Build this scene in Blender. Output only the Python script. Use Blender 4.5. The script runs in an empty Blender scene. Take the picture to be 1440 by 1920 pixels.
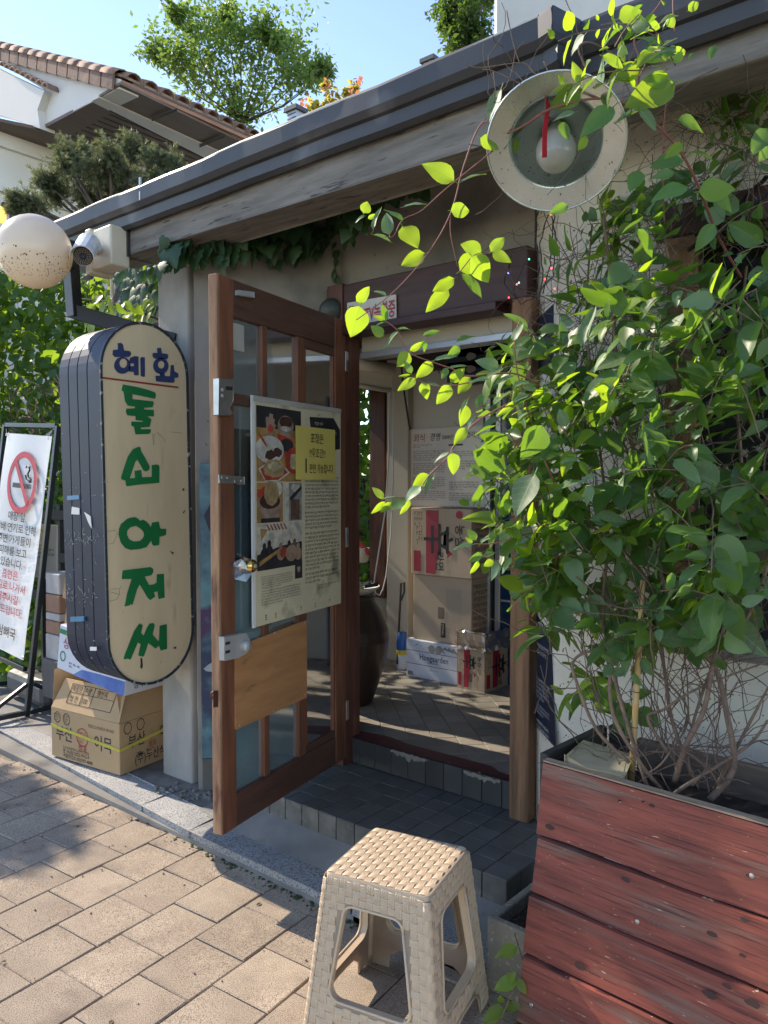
import bpy, math, random
import numpy as np
from mathutils import Vector, Matrix
from mathutils.geometry import tessellate_polygon
rnd = random.Random(7)
V = Vector
sc = bpy.context.scene
col = sc.collection
# ------------------------------------------------------------------ camera
FPX = 1442.0
PITCH = math.radians(2.18); YAW = math.radians(39.17)
cam_d = bpy.data.cameras.new('camera'); cam = bpy.data.objects.new('camera', cam_d); col.objects.link(cam)
cam.location = (0, 0, 1.5); cam.rotation_euler = (math.pi/2-PITCH, 0, YAW)
cam_d.sensor_fit = 'HORIZONTAL'; cam_d.sensor_width = 36; cam_d.lens = 36*FPX/1440
cam_d.clip_start = .05; cam_d.clip_end = 400
sc.camera = cam
# ------------------------------------------------------------------ world, sun, exposure
SUN = V((-1, -.07, .77)).normalized()
w = bpy.data.worlds.new('World'); sc.world = w; w.use_nodes = True
nt = w.node_tree; bg = nt.nodes['Background']
sky = nt.nodes.new('ShaderNodeTexSky'); sky.sky_type = 'NISHITA'; sky.sun_disc = False
sky.sun_elevation = math.asin(SUN.z); sky.sun_rotation = math.atan2(SUN.x, SUN.y)
sky.air_density = 1.0; sky.altitude = 1200; sky.dust_density = .15; sky.ozone_density = 2.2
hs_ = nt.nodes.new('ShaderNodeHueSaturation'); hs_.inputs['Saturation'].default_value = 1.02; hs_.inputs['Hue'].default_value = .508
mg_ = nt.nodes.new('ShaderNodeMix'); mg_.data_type = 'RGBA'; mg_.blend_type = 'MULTIPLY'; mg_.inputs[0].default_value = 1; mg_.inputs[7].default_value = (1.12, 1.03, .91, 1)
nt.links.new(sky.outputs[0], hs_.inputs['Color']); nt.links.new(hs_.outputs[0], mg_.inputs[6]); nt.links.new(mg_.outputs[2], bg.inputs[0]); bg.inputs[1].default_value = .15
sd = bpy.data.lights.new('sun', 'SUN'); sun = bpy.data.objects.new('sun', sd); col.objects.link(sun)
sd.energy = 2.9; sd.angle = math.radians(.5); sd.color = (1, .86, .69)
sun.rotation_euler = SUN.to_track_quat('Z', 'Y').to_euler(); sun.location = (-6, -1, 8)
sc.view_settings.view_transform = 'Standard'; sc.view_settings.look = 'None'
sc.view_settings.exposure = 1.38; sc.view_settings.gamma = 1
sc.view_settings.use_curve_mapping = False
sc.render.engine = 'CYCLES'
sc.cycles.max_bounces = 8; sc.cycles.transparent_max_bounces = 16; sc.cycles.use_denoising = True
# ------------------------------------------------------------------ rays
_R = V((math.cos(YAW), math.sin(YAW), 0))
_F0 = V((-math.sin(YAW), math.cos(YAW), 0))
_F = (_F0*math.cos(PITCH) - V((0, 0, 1))*math.sin(PITCH))
_U = _R.cross(_F)
O = V((0, 0, 1.5))
def ray(px, py): return _F + _R*((px-720)/FPX) + _U*((960-py)/FPX)
def at(px, py, D): return O + ray(px, py)*D
def onP(px, py, p, n):
    d = ray(px, py); return O + d*((p-O).dot(n)/d.dot(n))
def onX(px, py, X): return onP(px, py, V((X, 0, 0)), V((1, 0, 0)))
def onY(px, py, Y): return onP(px, py, V((0, Y, 0)), V((0, 1, 0)))
def onZ(px, py, Z): return onP(px, py, V((0, 0, Z)), V((0, 0, 1)))
# ------------------------------------------------------------------ materials
def _n(nt, t, **k):
    n = nt.nodes.new(t)
    for a, b in k.items(): setattr(n, a, b)
    return n
def c4(c): return (c[0], c[1], c[2], 1)
MATS = {}
def mat(name, c, rough=.6, metal=0, c2=None, scale=5, stretch=(1, 1, 1), detail=5, contrast=(.35, .65),
        speck=None, speck_scale=60, speck_t=(.62, .7), bump=.0, bscale=80, bstretch=None, orand=0, spec=.5,
        transl=0, tcol=None, coat=0, ridge=0, alpha=None, spot=None, spot_scale=3, spot_t=(.6, .66), rvar=0, grain=None):
    m = bpy.data.materials.new(name); m.use_nodes = True; MATS[name] = m
    nt = m.node_tree; P = nt.nodes['Principled BSDF']; L = nt.links
    tc = _n(nt, 'ShaderNodeTexCoord'); mp = _n(nt, 'ShaderNodeMapping'); mp.inputs['Scale'].default_value = stretch
    L.new(tc.outputs['Object'], mp.inputs['Vector'])
    oi = _n(nt, 'ShaderNodeObjectInfo')
    if orand:
        av = _n(nt, 'ShaderNodeVectorMath', operation='MULTIPLY_ADD')
        cmb = _n(nt, 'ShaderNodeCombineXYZ')
        for i in range(3): L.new(oi.outputs['Random'], cmb.inputs[i])
        L.new(cmb.outputs[0], av.inputs[0]); av.inputs[1].default_value = (37, 23, 51); L.new(mp.outputs[0], av.inputs[2])
        vec = av.outputs[0]
    else: vec = mp.outputs[0]
    if c2 is None: c2 = tuple(x*.72 for x in c)
    nz = _n(nt, 'ShaderNodeTexNoise'); nz.inputs['Scale'].default_value = scale; nz.inputs['Detail'].default_value = detail
    nz.inputs['Roughness'].default_value = .62
    L.new(vec, nz.inputs['Vector'])
    mr = _n(nt, 'ShaderNodeMapRange'); mr.inputs[1].default_value = contrast[0]; mr.inputs[2].default_value = contrast[1]
    L.new(nz.outputs['Fac'], mr.inputs[0])
    mx = _n(nt, 'ShaderNodeMix', data_type='RGBA'); L.new(mr.outputs[0], mx.inputs[0])
    mx.inputs[6].default_value = c4(c2); mx.inputs[7].default_value = c4(c)
    out = mx.outputs[2]
    def layer(out, colr, sc_, t, st=None):
        n2 = _n(nt, 'ShaderNodeTexNoise'); n2.inputs['Scale'].default_value = sc_; n2.inputs['Detail'].default_value = 4
        if st:
            m2 = _n(nt, 'ShaderNodeMapping'); m2.inputs['Scale'].default_value = st; L.new(tc.outputs['Object'], m2.inputs[0]); L.new(m2.outputs[0], n2.inputs['Vector'])
        else: L.new(vec, n2.inputs['Vector'])
        r2 = _n(nt, 'ShaderNodeMapRange'); r2.inputs[1].default_value = t[0]; r2.inputs[2].default_value = t[1]
        L.new(n2.outputs['Fac'], r2.inputs[0])
        x2 = _n(nt, 'ShaderNodeMix', data_type='RGBA'); L.new(r2.outputs[0], x2.inputs[0])
        L.new(out, x2.inputs[6]); x2.inputs[7].default_value = c4(colr); return x2.outputs[2]
    if spot: out = layer(out, spot, spot_scale, spot_t)
    if grain: out = layer(out, grain[0], grain[1], grain[2], grain[3])
    if speck: out = layer(out, speck, speck_scale, speck_t)
    if orand:
        hs = _n(nt, 'ShaderNodeHueSaturation'); L.new(out, hs.inputs['Color'])
        r3 = _n(nt, 'ShaderNodeMapRange'); r3.inputs[3].default_value = 1-orand; r3.inputs[4].default_value = 1+orand
        L.new(oi.outputs['Random'], r3.inputs[0]); L.new(r3.outputs[0], hs.inputs['Value']); out = hs.outputs[0]
    L.new(out, P.inputs['Base Color'])
    P.inputs['Roughness'].default_value = rough; P.inputs['Metallic'].default_value = metal
    P.inputs['Specular IOR Level'].default_value = spec; P.inputs['Coat Weight'].default_value = coat
    if rvar:
        rr = _n(nt, 'ShaderNodeMapRange'); rr.inputs[3].default_value = rough-rvar; rr.inputs[4].default_value = rough+rvar
        L.new(nz.outputs['Fac'], rr.inputs[0]); L.new(rr.outputs[0], P.inputs['Roughness'])
    if bump:
        nb = _n(nt, 'ShaderNodeTexNoise'); nb.inputs['Scale'].default_value = bscale; nb.inputs['Detail'].default_value = 3
        if bstretch:
            m3 = _n(nt, 'ShaderNodeMapping'); m3.inputs['Scale'].default_value = bstretch; L.new(tc.outputs['Object'], m3.inputs[0]); L.new(m3.outputs[0], nb.inputs['Vector'])
        else: L.new(vec, nb.inputs['Vector'])
        b = _n(nt, 'ShaderNodeBump'); b.inputs['Strength'].default_value = min(1, bump*60); b.inputs['Distance'].default_value = bump
        L.new(nb.outputs['Fac'], b.inputs['Height']); L.new(b.outputs[0], P.inputs['Normal'])
    if transl:
        T = _n(nt, 'ShaderNodeBsdfTranslucent'); T.inputs[0].default_value = c4(tcol)
        ms = _n(nt, 'ShaderNodeMixShader'); ms.inputs[0].default_value = transl
        L.new(P.outputs[0], ms.inputs[1]); L.new(T.outputs[0], ms.inputs[2])
        L.new(ms.outputs[0], nt.nodes['Material Output'].inputs[0])
    return m
def glassm(name, tint=(.8, .85, .85), gl=.12, rough=.03, dirt=.0, dcol=(.5, .48, .44)):
    m = bpy.data.materials.new(name); m.use_nodes = True; nt = m.node_tree; nt.nodes.remove(nt.nodes['Principled BSDF'])
    T = _n(nt, 'ShaderNodeBsdfTransparent'); T.inputs[0].default_value = c4(tint)
    G = _n(nt, 'ShaderNodeBsdfGlossy'); G.inputs['Roughness'].default_value = rough
    fr = _n(nt, 'ShaderNodeFresnel'); fr.inputs[0].default_value = 1.22
    ad = _n(nt, 'ShaderNodeMath', operation='ADD'); ad.inputs[1].default_value = gl-.04; ad.use_clamp = True
    ms = _n(nt, 'ShaderNodeMixShader'); L = nt.links
    L.new(fr.outputs[0], ad.inputs[0]); L.new(ad.outputs[0], ms.inputs[0]); L.new(T.outputs[0], ms.inputs[1]); L.new(G.outputs[0], ms.inputs[2])
    o = ms
    if dirt:
        D = _n(nt, 'ShaderNodeBsdfDiffuse'); D.inputs[0].default_value = c4(dcol)
        nz = _n(nt, 'ShaderNodeTexNoise'); nz.inputs['Scale'].default_value = 4
        tc = _n(nt, 'ShaderNodeTexCoord'); L.new(tc.outputs['Object'], nz.inputs['Vector'])
        mr = _n(nt, 'ShaderNodeMapRange'); mr.inputs[1].default_value = .3; mr.inputs[2].default_value = .8; mr.inputs[3].default_value = dirt*.3; mr.inputs[4].default_value = dirt
        L.new(nz.outputs['Fac'], mr.inputs[0])
        m2 = _n(nt, 'ShaderNodeMixShader'); L.new(mr.outputs[0], m2.inputs[0]); L.new(ms.outputs[0], m2.inputs[1]); L.new(D.outputs[0], m2.inputs[2]); o = m2
    L.new(o.outputs[0], nt.nodes['Material Output'].inputs[0]); MATS[name] = m; return m
def emis(name, c, s):
    m = bpy.data.materials.new(name); m.use_nodes = True; P = m.node_tree.nodes['Principled BSDF']
    P.inputs['Base Color'].default_value = c4(c); P.inputs['Emission Color'].default_value = c4(c); P.inputs['Emission Strength'].default_value = s
    MATS[name] = m; return m
# ------------------------------------------------------------------ mesh builder
class MB:
    def __init__(s): s.v = []; s.f = []
    def add(s, vs, fs):
        b = len(s.v); s.v += [V(x) for x in vs]; s.f += [tuple(i+b for i in f) for f in fs]; return s
    def box(s, a, b):
        x0, y0, z0 = a; x1, y1, z1 = b
        return s.add([(x0,y0,z0),(x1,y0,z0),(x1,y1,z0),(x0,y1,z0),(x0,y0,z1),(x1,y0,z1),(x1,y1,z1),(x0,y1,z1)],
                     [(0,3,2,1),(4,5,6,7),(0,1,5,4),(1,2,6,5),(2,3,7,6),(3,0,4,7)])
    def obox(s, c, ex, ey, ez):
        c = V(c); ex, ey, ez = V(ex), V(ey), V(ez)
        vs = [c+ex*i+ey*j+ez*k for k in (-1, 1) for i, j in ((-1,-1),(1,-1),(1,1),(-1,1))]
        return s.add(vs, [(0,3,2,1),(4,5,6,7),(0,1,5,4),(1,2,6,5),(2,3,7,6),(3,0,4,7)])
    def poly(s, pts, holes=()):
        rings = [[V(p) for p in pts]] + [[V(p) for p in h] for h in holes]
        tri = tessellate_polygon(rings); flat = [p for r in rings for p in r]
        return s.add(flat, tri)
    def prism(s, pts, off, holes=()):
        off = V(off); rings = [[V(p) for p in pts]] + [[V(p) for p in h] for h in holes]
        flat = [p for r in rings for p in r]; n = len(flat)
        tri = tessellate_polygon(rings)
        fs = [tuple(t) for t in tri] + [tuple(i+n for i in reversed(t)) for t in tri]
        b = 0
        for r in rings:
            k = len(r)
            for i in range(k): j = (i+1) % k; fs.append((b+i, b+j, b+j+n, b+i+n))
            b += k
        return s.add(flat+[p+off for p in flat], fs)
    def quad(s, a, b, c, d): return s.add([a, b, c, d], [(0, 1, 2, 3)])
    def tube(s, pts, r, n=6, cap=True):
        pts = [V(p) for p in pts]
        if not hasattr(r, '__len__'): r = [r]*len(pts)
        b = len(s.v); t0 = (pts[1]-pts[0]).normalized(); a = t0.orthogonal().normalized()
        for i, p in enumerate(pts):
            t = (pts[min(i+1, len(pts)-1)]-pts[max(i-1, 0)])
            t = t.normalized() if t.length > 1e-9 else t0
            a = (a - t*a.dot(t)); a = a.normalized() if a.length > 1e-6 else t.orthogonal().normalized()
            c = t.cross(a)
            for k in range(n):
                q = 2*math.pi*k/n; s.v.append(p+(a*math.cos(q)+c*math.sin(q))*r[i])
        for i in range(len(pts)-1):
            for k in range(n):
                k2 = (k+1) % n; s.f.append((b+i*n+k, b+i*n+k2, b+(i+1)*n+k2, b+(i+1)*n+k))
        if cap: s.f.append(tuple(b+k for k in reversed(range(n)))); s.f.append(tuple(b+(len(pts)-1)*n+k for k in range(n)))
        return s
    def lathe(s, prof, c, axis=(0, 0, 1), n=24, xs=1):
        c = V(c); ax = V(axis).normalized(); a = ax.orthogonal().normalized(); bb = ax.cross(a); b = len(s.v)
        for r, z in prof:
            for k in range(n):
                q = 2*math.pi*k/n; s.v.append(c+ax*z+(a*math.cos(q)*xs+bb*math.sin(q))*r)
        for i in range(len(prof)-1):
            for k in range(n):
                k2 = (k+1) % n; s.f.append((b+i*n+k, b+i*n+k2, b+(i+1)*n+k2, b+(i+1)*n+k))
        return s
    def ball(s, c, r, n=16, sq=(1, 1, 1)):
        b = len(s.v); c = V(c)
        for i in range(n//2+1):
            th = math.pi*i/(n//2)
            for k in range(n):
                q = 2*math.pi*k/n; s.v.append(c+V((math.sin(th)*math.cos(q)*sq[0], math.sin(th)*math.sin(q)*sq[1], math.cos(th)*sq[2]))*r)
        for i in range(n//2):
            for k in range(n):
                k2 = (k+1) % n; s.f.append((b+i*n+k, b+(i+1)*n+k, b+(i+1)*n+k2, b+i*n+k2))
        return s
WL = {}
def wl(p): return WL.get(p.name, V((0, 0, 0))) if p else V((0, 0, 0))
def tag(o, label=None, cat=None, group=None, kind=None):
    if label: o['label'] = label
    if cat: o['category'] = cat
    if group: o['group'] = group
    if kind: o['kind'] = kind
    return o
def thing(name, label, cat, loc=(0, 0, 0), group=None):
    o = bpy.data.objects.new(name, None); col.objects.link(o); o.location = loc; o.empty_display_size = .05
    WL[o.name] = V(loc); return tag(o, label, cat, group)
def mk(name, mb, m, parent=None, bevel=0, smooth=False, loc=None, sub=0, solid=0):
    base = wl(parent) if parent is not None else V((0, 0, 0))
    o0 = V(loc) if loc is not None else base
    me = bpy.data.meshes.new(name)
    if isinstance(mb, MB): vs = [tuple(p-o0) for p in mb.v]; fs = mb.f
    else: vs, fs = mb
    me.from_pydata(vs, [], fs); me.update()
    if smooth: me.polygons.foreach_set('use_smooth', [True]*len(me.polygons))
    if m is not None: me.materials.append(MATS[m] if isinstance(m, str) else m)
    o = bpy.data.objects.new(name, me); col.objects.link(o)
    if parent is not None: o.parent = parent; o.location = o0-base
    else: o.location = o0
    WL[o.name] = o0
    if bevel:
        b = o.modifiers.new('bevel', 'BEVEL'); b.width = bevel; b.segments = 2; b.limit_method = 'ANGLE'; b.angle_limit = .6
    if solid:
        b = o.modifiers.new('solid', 'SOLIDIFY'); b.thickness = solid; b.offset = 0
    if sub:
        b = o.modifiers.new('sub', 'SUBSURF'); b.levels = sub; b.render_levels = sub
    return o
def single(name, mb, m, label, cat, group=None, **k):
    n = len(mb.v); c = sum(mb.v, V())/n; zmin = min(p.z for p in mb.v)
    return tag(mk(name, mb, m, None, loc=(c.x, c.y, zmin), **k), label, cat, group)
def struct(name, mb, m, **k): return tag(mk(name, mb, m, **k), kind='structure')
# text ------------------------------------------------------------
_tc = bpy.data.curves.new('t', 'FONT'); _to = bpy.data.objects.new('t', _tc); col.objects.link(_to)
def textgeo(body, size=1, bold=0, align='LEFT', sx=1, ls=1):
    _tc.body = body; _tc.size = size; _tc.resolution_u = 2; _tc.offset = bold*.35*size; _tc.align_x = align; _tc.space_line = ls
    dg = bpy.context.evaluated_depsgraph_get(); dg.update()
    me = bpy.data.meshes.new_from_object(_to.evaluated_get(dg))
    vs = [(v.co.x*sx, v.co.y) for v in me.vertices]; fs = [tuple(p.vertices) for p in me.polygons]
    bpy.data.meshes.remove(me); return vs, fs
def text(body, o, r, u, size, m, parent, bold=0, align='LEFT', sx=1, name='lettering', ls=1, shear=0, fit=None):
    vs, fs = textgeo(body, size, bold, align, sx, ls)
    if fit:
        w_ = max(x for x, y in vs)-min(x for x, y in vs); k = fit/w_; vs = [(x*k, y) for x, y in vs]
    o, r, u = V(o), V(r).normalized(), V(u).normalized(); mb = MB(); mb.add([o+r*(x+shear*y)+u*y for x, y in vs], fs)
    return mk(name, mb, m, parent)
def glyphblock(mb, P, x0, x1, y0, y1, rows, rng, fill=.94, hfrac=.6):
    """tiny unreadable print: P(x,y) -> point"""
    rh = (y1-y0)/rows
    for i in range(rows):
        y = y0+rh*i; x = x0; xe = x1 if i < rows-1 else x0+(x1-x0)*rng.uniform(.4, .8); cw = rh*.62*abs(1)
        while x < xe-cw:
            for k in range(rng.randint(2, 4)):
                if x > xe-cw: break
                yy = y+rh*.2; h = rh*hfrac
                t = rng.random()
                def bar(a, b, c, d): mb.quad(P(x+cw*a, yy+h*b), P(x+cw*c, yy+h*b), P(x+cw*c, yy+h*d), P(x+cw*a, yy+h*d))
                bar(.05, .0, .5, .2)
                if t < .7: bar(.62, 0, .76, .65)
                if t > .3: bar(.05, .38, .55, .55)
                if t > .5: bar(.1, .75, .8, .95)
                if t < .4: bar(.05, .2, .18, .9)
                x += cw
            x += cw*.55
# ------------------------------------------------------------------ material table
mat('sand_joint', (.27, .22, .165), .95, c2=(.15, .125, .09), scale=30, bump=.002, bscale=200)
mat('asphalt', (.12, .11, .10), .9, scale=20)
mat('paver', (.46, .38, .285), .9, c2=(.35, .285, .215), scale=5, orand=.09, speck=(.15, .11, .08), speck_scale=330, speck_t=(.47, .62), bump=.0022, bscale=230, spec=.25, spot=(.27, .22, .17), spot_scale=7, spot_t=(.55, .72))
mat('granite', (.40, .40, .39), .75, c2=(.27, .27, .27), scale=4, speck=(.12, .12, .12), speck_scale=150, speck_t=(.5, .62), bump=.002, bscale=90, orand=.12, spot=(.44, .36, .26), spot_scale=2.5, spot_t=(.58, .75))
mat('concrete', (.25, .235, .21), .9, c2=(.15, .145, .135), scale=3, bump=.003, bscale=40, spot=(.11, .10, .09), spot_scale=5, spot_t=(.55, .7))
mat('riser_tile', (.17, .16, .14), .6, c2=(.085, .08, .072), scale=9, orand=.2, spot=(.24, .22, .19), spot_scale=12, spot_t=(.58, .72))
mat('dark_tile', (.135, .13, .12), .55, c2=(.095, .092, .085), scale=6, orand=.09, bump=.0006, bscale=90, rvar=.12, spot=(.10, .095, .09), spot_scale=5, spot_t=(.6, .8))
mat('grout', (.13, .13, .125), .9, c2=(.07, .07, .07), scale=20)
mat('floor_tile', (.27, .245, .205), .5, c2=(.19, .17, .145), scale=5, orand=.18, rvar=.1, bump=.0005, bscale=80)
mat('red_paint', (.11, .02, .025), .55, c2=(.06, .015, .02), scale=8, spot=(.10, .085, .08), spot_scale=12, spot_t=(.62, .68))
mat('render_patch', (.30, .27, .22), .95, c2=(.25, .22, .18), scale=30, bump=.004, bscale=60)
mat('wall_grey', (.33, .30, .26), .92, c2=(.23, .21, .185), scale=1.7, speck=(.10, .09, .08), speck_scale=45, speck_t=(.70, .73), bump=.003, bscale=50, spot=(.15, .14, .125), spot_scale=2.6, spot_t=(.52, .72))
mat('wall_white', (.74, .68, .57), .9, c2=(.62, .565, .47), scale=2.5, speck=(.10, .08, .05), speck_scale=75, speck_t=(.655, .69), bump=.003, bscale=60, spot=(.42, .38, .32), spot_scale=2.2, spot_t=(.6, .75))
mat('pillar_concrete', (.42, .40, .36), .9, c2=(.27, .255, .23), scale=3, bump=.004, bscale=30, spot=(.15, .14, .13), spot_scale=6, spot_t=(.6, .68), stretch=(1, 1, .5))
mat('weathered_beam', (.25, .225, .19), .85, c2=(.12, .11, .096), scale=4, stretch=(1, 9, 9), contrast=(.3, .7), bump=.003, bscale=30, bstretch=(1, 14, 14), spot=(.07, .062, .058), spot_scale=7, spot_t=(.62, .68))
mat('gutter_metal', (.05, .051, .057), .45, metal=.2, c2=(.035, .036, .04), scale=3, rvar=.1, spot=(.13, .13, .135), spot_scale=4, spot_t=(.6, .8), bump=.002, bscale=3)
mat('gutter_lip', (.42, .42, .40), .45, metal=.6)
mat('soffit_dark', (.10, .085, .07), .85, scale=8, stretch=(1, 8, 8))
mat('brown_frame', (.12, .042, .026), .5, c2=(.06, .022, .016), scale=5, stretch=(6, 6, .8), bump=.001, bscale=40, bstretch=(9, 9, 1), spot=(.17, .08, .05), spot_scale=5, spot_t=(.62, .75))
mat('header_frame', (.075, .030, .024), .55, c2=(.045, .018, .016), scale=5, stretch=(.8, 8, 8), bump=.002, bscale=20, bstretch=(1, 12, 12))
mat('post_wood', (.33, .18, .09), .8, c2=(.14, .075, .042), scale=5, stretch=(7, 7, .5), contrast=(.3, .68), bump=.004, bscale=16, bstretch=(10, 10, .7), spot=(.08, .05, .035), spot_scale=3, spot_t=(.6, .8))
mat('cream_panel', (.62, .56, .44), .6, c2=(.52, .47, .37), scale=2)
mat('beige_wall', (.50, .46, .385), .7, c2=(.43, .395, .33), scale=1.5)
mat('pale_panel', (.60, .575, .52), .5, c2=(.50, .48, .44), scale=1.4)
mat('alu', (.55, .56, .57), .4, metal=.5, scale=3)
mat('black', (.012, .012, .014), .5)
mat('blue_glass', (.02, .055, .12), .08, c2=(.008, .02, .05), scale=4)
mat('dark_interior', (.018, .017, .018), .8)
mat('bollard_black', (.02, .021, .024), .4, metal=.3)
glassm('glass', (.80, .86, .86), .06, .05, .12)
glassm('clear', (.93, .95, .95), .05, .05)
# ------------------------------------------------------------------ ground and pavement
struct('ground', MB().box((-90, -60, -.30), (60, 120, -.03)), 'asphalt')
pav = struct('pavement', MB().box((-12, -3, -.028), (3, 1.97, -.012)), 'sand_joint')
PS = .2245; ang = .088
ca, sa = math.cos(ang), math.sin(ang)
def paver_mesh(k):
    r = random.Random(k); g = .0022; h = PS/2-g; h2 = PS/2-.0012; b = .0035
    vs = []; q = [(-h, -h2), (h, -h2), (h, h2), (-h, h2)]
    q = [(x+r.uniform(-.0015, .0015), y+r.uniform(-.0015, .0015)) for x, y in q]
    t = [r.uniform(-.002, .001) for _ in q]
    for x, y in q: vs.append((x, y, -.03))
    for x, y in q: vs.append((x, y, -b))
    for (x, y), z in zip(q, t): vs.append((x-math.copysign(b, x), y-math.copysign(b, y), z))
    fs = [(8, 9, 10, 11)]
    for i in range(4):
        j = (i+1) % 4; fs += [(i, j, 4+j, 4+i), (4+i, 4+j, 8+j, 8+i)]
    me = bpy.data.meshes.new('paving_stone'); me.from_pydata(vs, [], fs); me.materials.append(MATS['paver']); return me
pm = [paver_mesh(i) for i in range(6)]
far = MB(); npv = 0
for i in range(-24, 16):
    off = rnd.uniform(-.02, .02)+(PS/2 if i % 2 else 0)
    for j in range(-9, 1):
        u = (i)*PS; v_ = j*PS+off
        x = -2.40+u*ca-v_*sa*1.0; y = 1.86+u*sa*0+v_*ca+.0
        # columns run along Y, slightly turned
        x = -2.42+i*PS - (v_)*ang; y = 1.845+v_+ (i*PS)*ang*.4
        if y > 2.03 or y < -.4 or x > -.3: continue
        z = rnd.uniform(-.003, .001)
        if -5.3 < x and y > .45 and npv < 300:
            npv += 1
            o = bpy.data.objects.new('paving_stone', rnd.choice(pm)); col.objects.link(o); o.parent = pav
            o.location = (x, y, z); o.rotation_euler = (rnd.uniform(-.004, .004), rnd.uniform(-.004, .004), ang*1.0+rnd.choice((0, 1))*math.pi)
        else:
            far.obox((x, y, -.017+z), V((ca, sa, 0))*(PS/2-.004), V((-sa, ca, 0))*(PS/2-.004), (0, 0, .015))
tag(mk('paving_field', far, 'paver', pav), kind='stuff')
# grit, dry leaf scraps and moss along the kerb and in the joints
mat('litter', (.20, .13, .07), .9, c2=(.09, .06, .035), scale=40); mat('moss', (.05, .075, .03), .95, c2=(.03, .045, .02), scale=40)
r_ = random.Random(44); lt = MB(); ms = MB()
for k in range(260):
    x = r_.uniform(-4.6, -.9); y = r_.choice((r_.uniform(.6, 1.9), 1.92-abs(r_.gauss(0, .03)))); s = r_.uniform(.0015, .0045)
    lt.ball((x, y, .001), s, 6, (1, 1, .6))
for k in range(22):
    x, y, a, s = r_.uniform(-4.4, -1.2), r_.uniform(.7, 1.9), r_.uniform(0, 6.3), r_.uniform(.006, .013); c_, s_ = math.cos(a)*s, math.sin(a)*s
    lt.add([(x-c_, y-s_, .002), (x+s_*.5, y-c_*.5, .005), (x+c_, y+s_, .002), (x-s_*.5, y+c_*.5, .004)], [(0, 1, 2), (0, 2, 3)])
for k in range(420):
    x = r_.uniform(-5.4, -3.2) if k % 3 else r_.uniform(-3.2, -1.6); y = 1.93+max(0, -2.6-x)*.065-abs(r_.gauss(0, .014)); ms.ball((x, y, .0), r_.uniform(.003, .008), 6, (1.3, 1, .8))
tag(mk('ground_litter', lt, 'litter'), kind='stuff'); tag(mk('kerb_moss', ms, 'moss'), kind='stuff')
# curb of granite slabs
curb = struct('kerb', MB().box((-6.4, 1.93, -.03), (-.2, 2.05, .02)), 'concrete')
cx = [-6.4, -5.5, -4.62, -3.72, -3.0, -2.62, -1.72, -.85, -.2]
def kz(x): return .055 if x > -2.6 else .055-(-2.6-x)*.010
def ky(x): return 1.93 if x > -2.6 else 1.93+(-2.6-x)*.065
for a, b in zip(cx[:-1], cx[1:]):
    a2, b2 = a+.004, b-.004
    p = [V((a2, ky(a), kz(a))), V((b2, ky(b), kz(b))), V((b2, ky(b)+.15, kz(b))), V((a2, ky(a)+.15, kz(a)))]
    mk('kerb_stone', MB().prism(p, (0, 0, -.14)), 'granite', curb, bevel=.008, loc=((a+b)/2, 1.9, 0))
# strip of worn concrete between kerb and building
pts = [V((-6.4, 2.0, 0))]
cm = MB(); N = 60; xs = [-6.4+i*(6.2/N) for i in range(N+1)]
for i in range(N):
    a, b = xs[i], xs[i+1]
    def z(x): return kz(x)-.004
    def sl(x): return .048*min(1, max(0, (x+2.75)/.3))+.005
    cm.quad((a, ky(a)+.10, z(a)), (b, ky(b)+.10, z(b)), (b, 2.19, z(b)+sl(b)), (a, 2.19, z(a)+sl(a))); cm.quad((a, 2.19, z(a)+sl(a)), (b, 2.19, z(b)+sl(b)), (b, 3.2, z(b)+sl(b)), (a, 3.2, z(a)+sl(a)))
struct('concrete_apron', cm, 'concrete')
r_ = random.Random(4); mb = MB()
for k in range(140):   # crumbled render at the pillar foot
    x = -3.12+r_.uniform(0, .62); y = 2.14+r_.gauss(0, .03)+ (x+3.12)*.35; s = r_.uniform(.004, .014)
    mb.ball((x, y-.04, .052+s*.3), s, 6, (1, 1, .6))
tag(mk('rubble', mb, 'concrete'), kind='stuff')
# ------------------------------------------------------------------ tiled platform and step
PZ, PY0, PX0, PX1 = .19, 2.18, -2.50, -1.255
plat = struct('porch_platform', MB().box((PX0+.004, PY0+.006, .02), (PX1-.004, 2.70, PZ-.005)), 'grout')
TS = .0955
def tile_mesh(name, w, d, h, m, b=.0015):
    mb = MB(); x, y = w/2, d/2
    vs = [(-x, -y, -h), (x, -y, -h), (x, y, -h), (-x, y, -h), (-x, -y, -b), (x, -y, -b), (x, y, -b), (-x, y, -b),
          (-x+b, -y+b, 0), (x-b, -y+b, 0), (x-b, y-b, 0), (-x+b, y-b, 0)]
    fs = [(8, 9, 10, 11)]
    for i in range(4):
        j = (i+1) % 4; fs += [(i, j, 4+j, 4+i), (4+i, 4+j, 8+j, 8+i)]
    me = bpy.data.meshes.new(name); me.from_pydata(vs, [], fs); me.materials.append(MATS[m]); return me
tm = tile_mesh('tile', TS-.004, TS-.004, .008, 'dark_tile')
tmr = tile_mesh('tile', TS-.004, TS-.002, .008, 'riser_tile')
nx = int((PX1-PX0)/TS)
def inst(me, name, loc, rot=(0, 0, 0), parent=None):
    o = bpy.data.objects.new(name, me); col.objects.link(o)
    if parent is not None: o.parent = parent; loc = V(loc)-wl(parent)
    o.location = loc; o.rotation_euler = rot; return o
for i in range(nx+1):
    x = PX1-TS*(i+.5)
    for j in range(5):
        y = PY0+TS*(j+.5)
        inst(tm, 'tile', (x, y, PZ+rnd.uniform(-.001, .001)), (rnd.uniform(-.006, .006), rnd.uniform(-.006, .006), 0), plat)
    inst(tmr, 'tile', (x, PY0, PZ-TS*.5-.001), (math.pi/2, 0, 0), plat)
    mk
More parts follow.
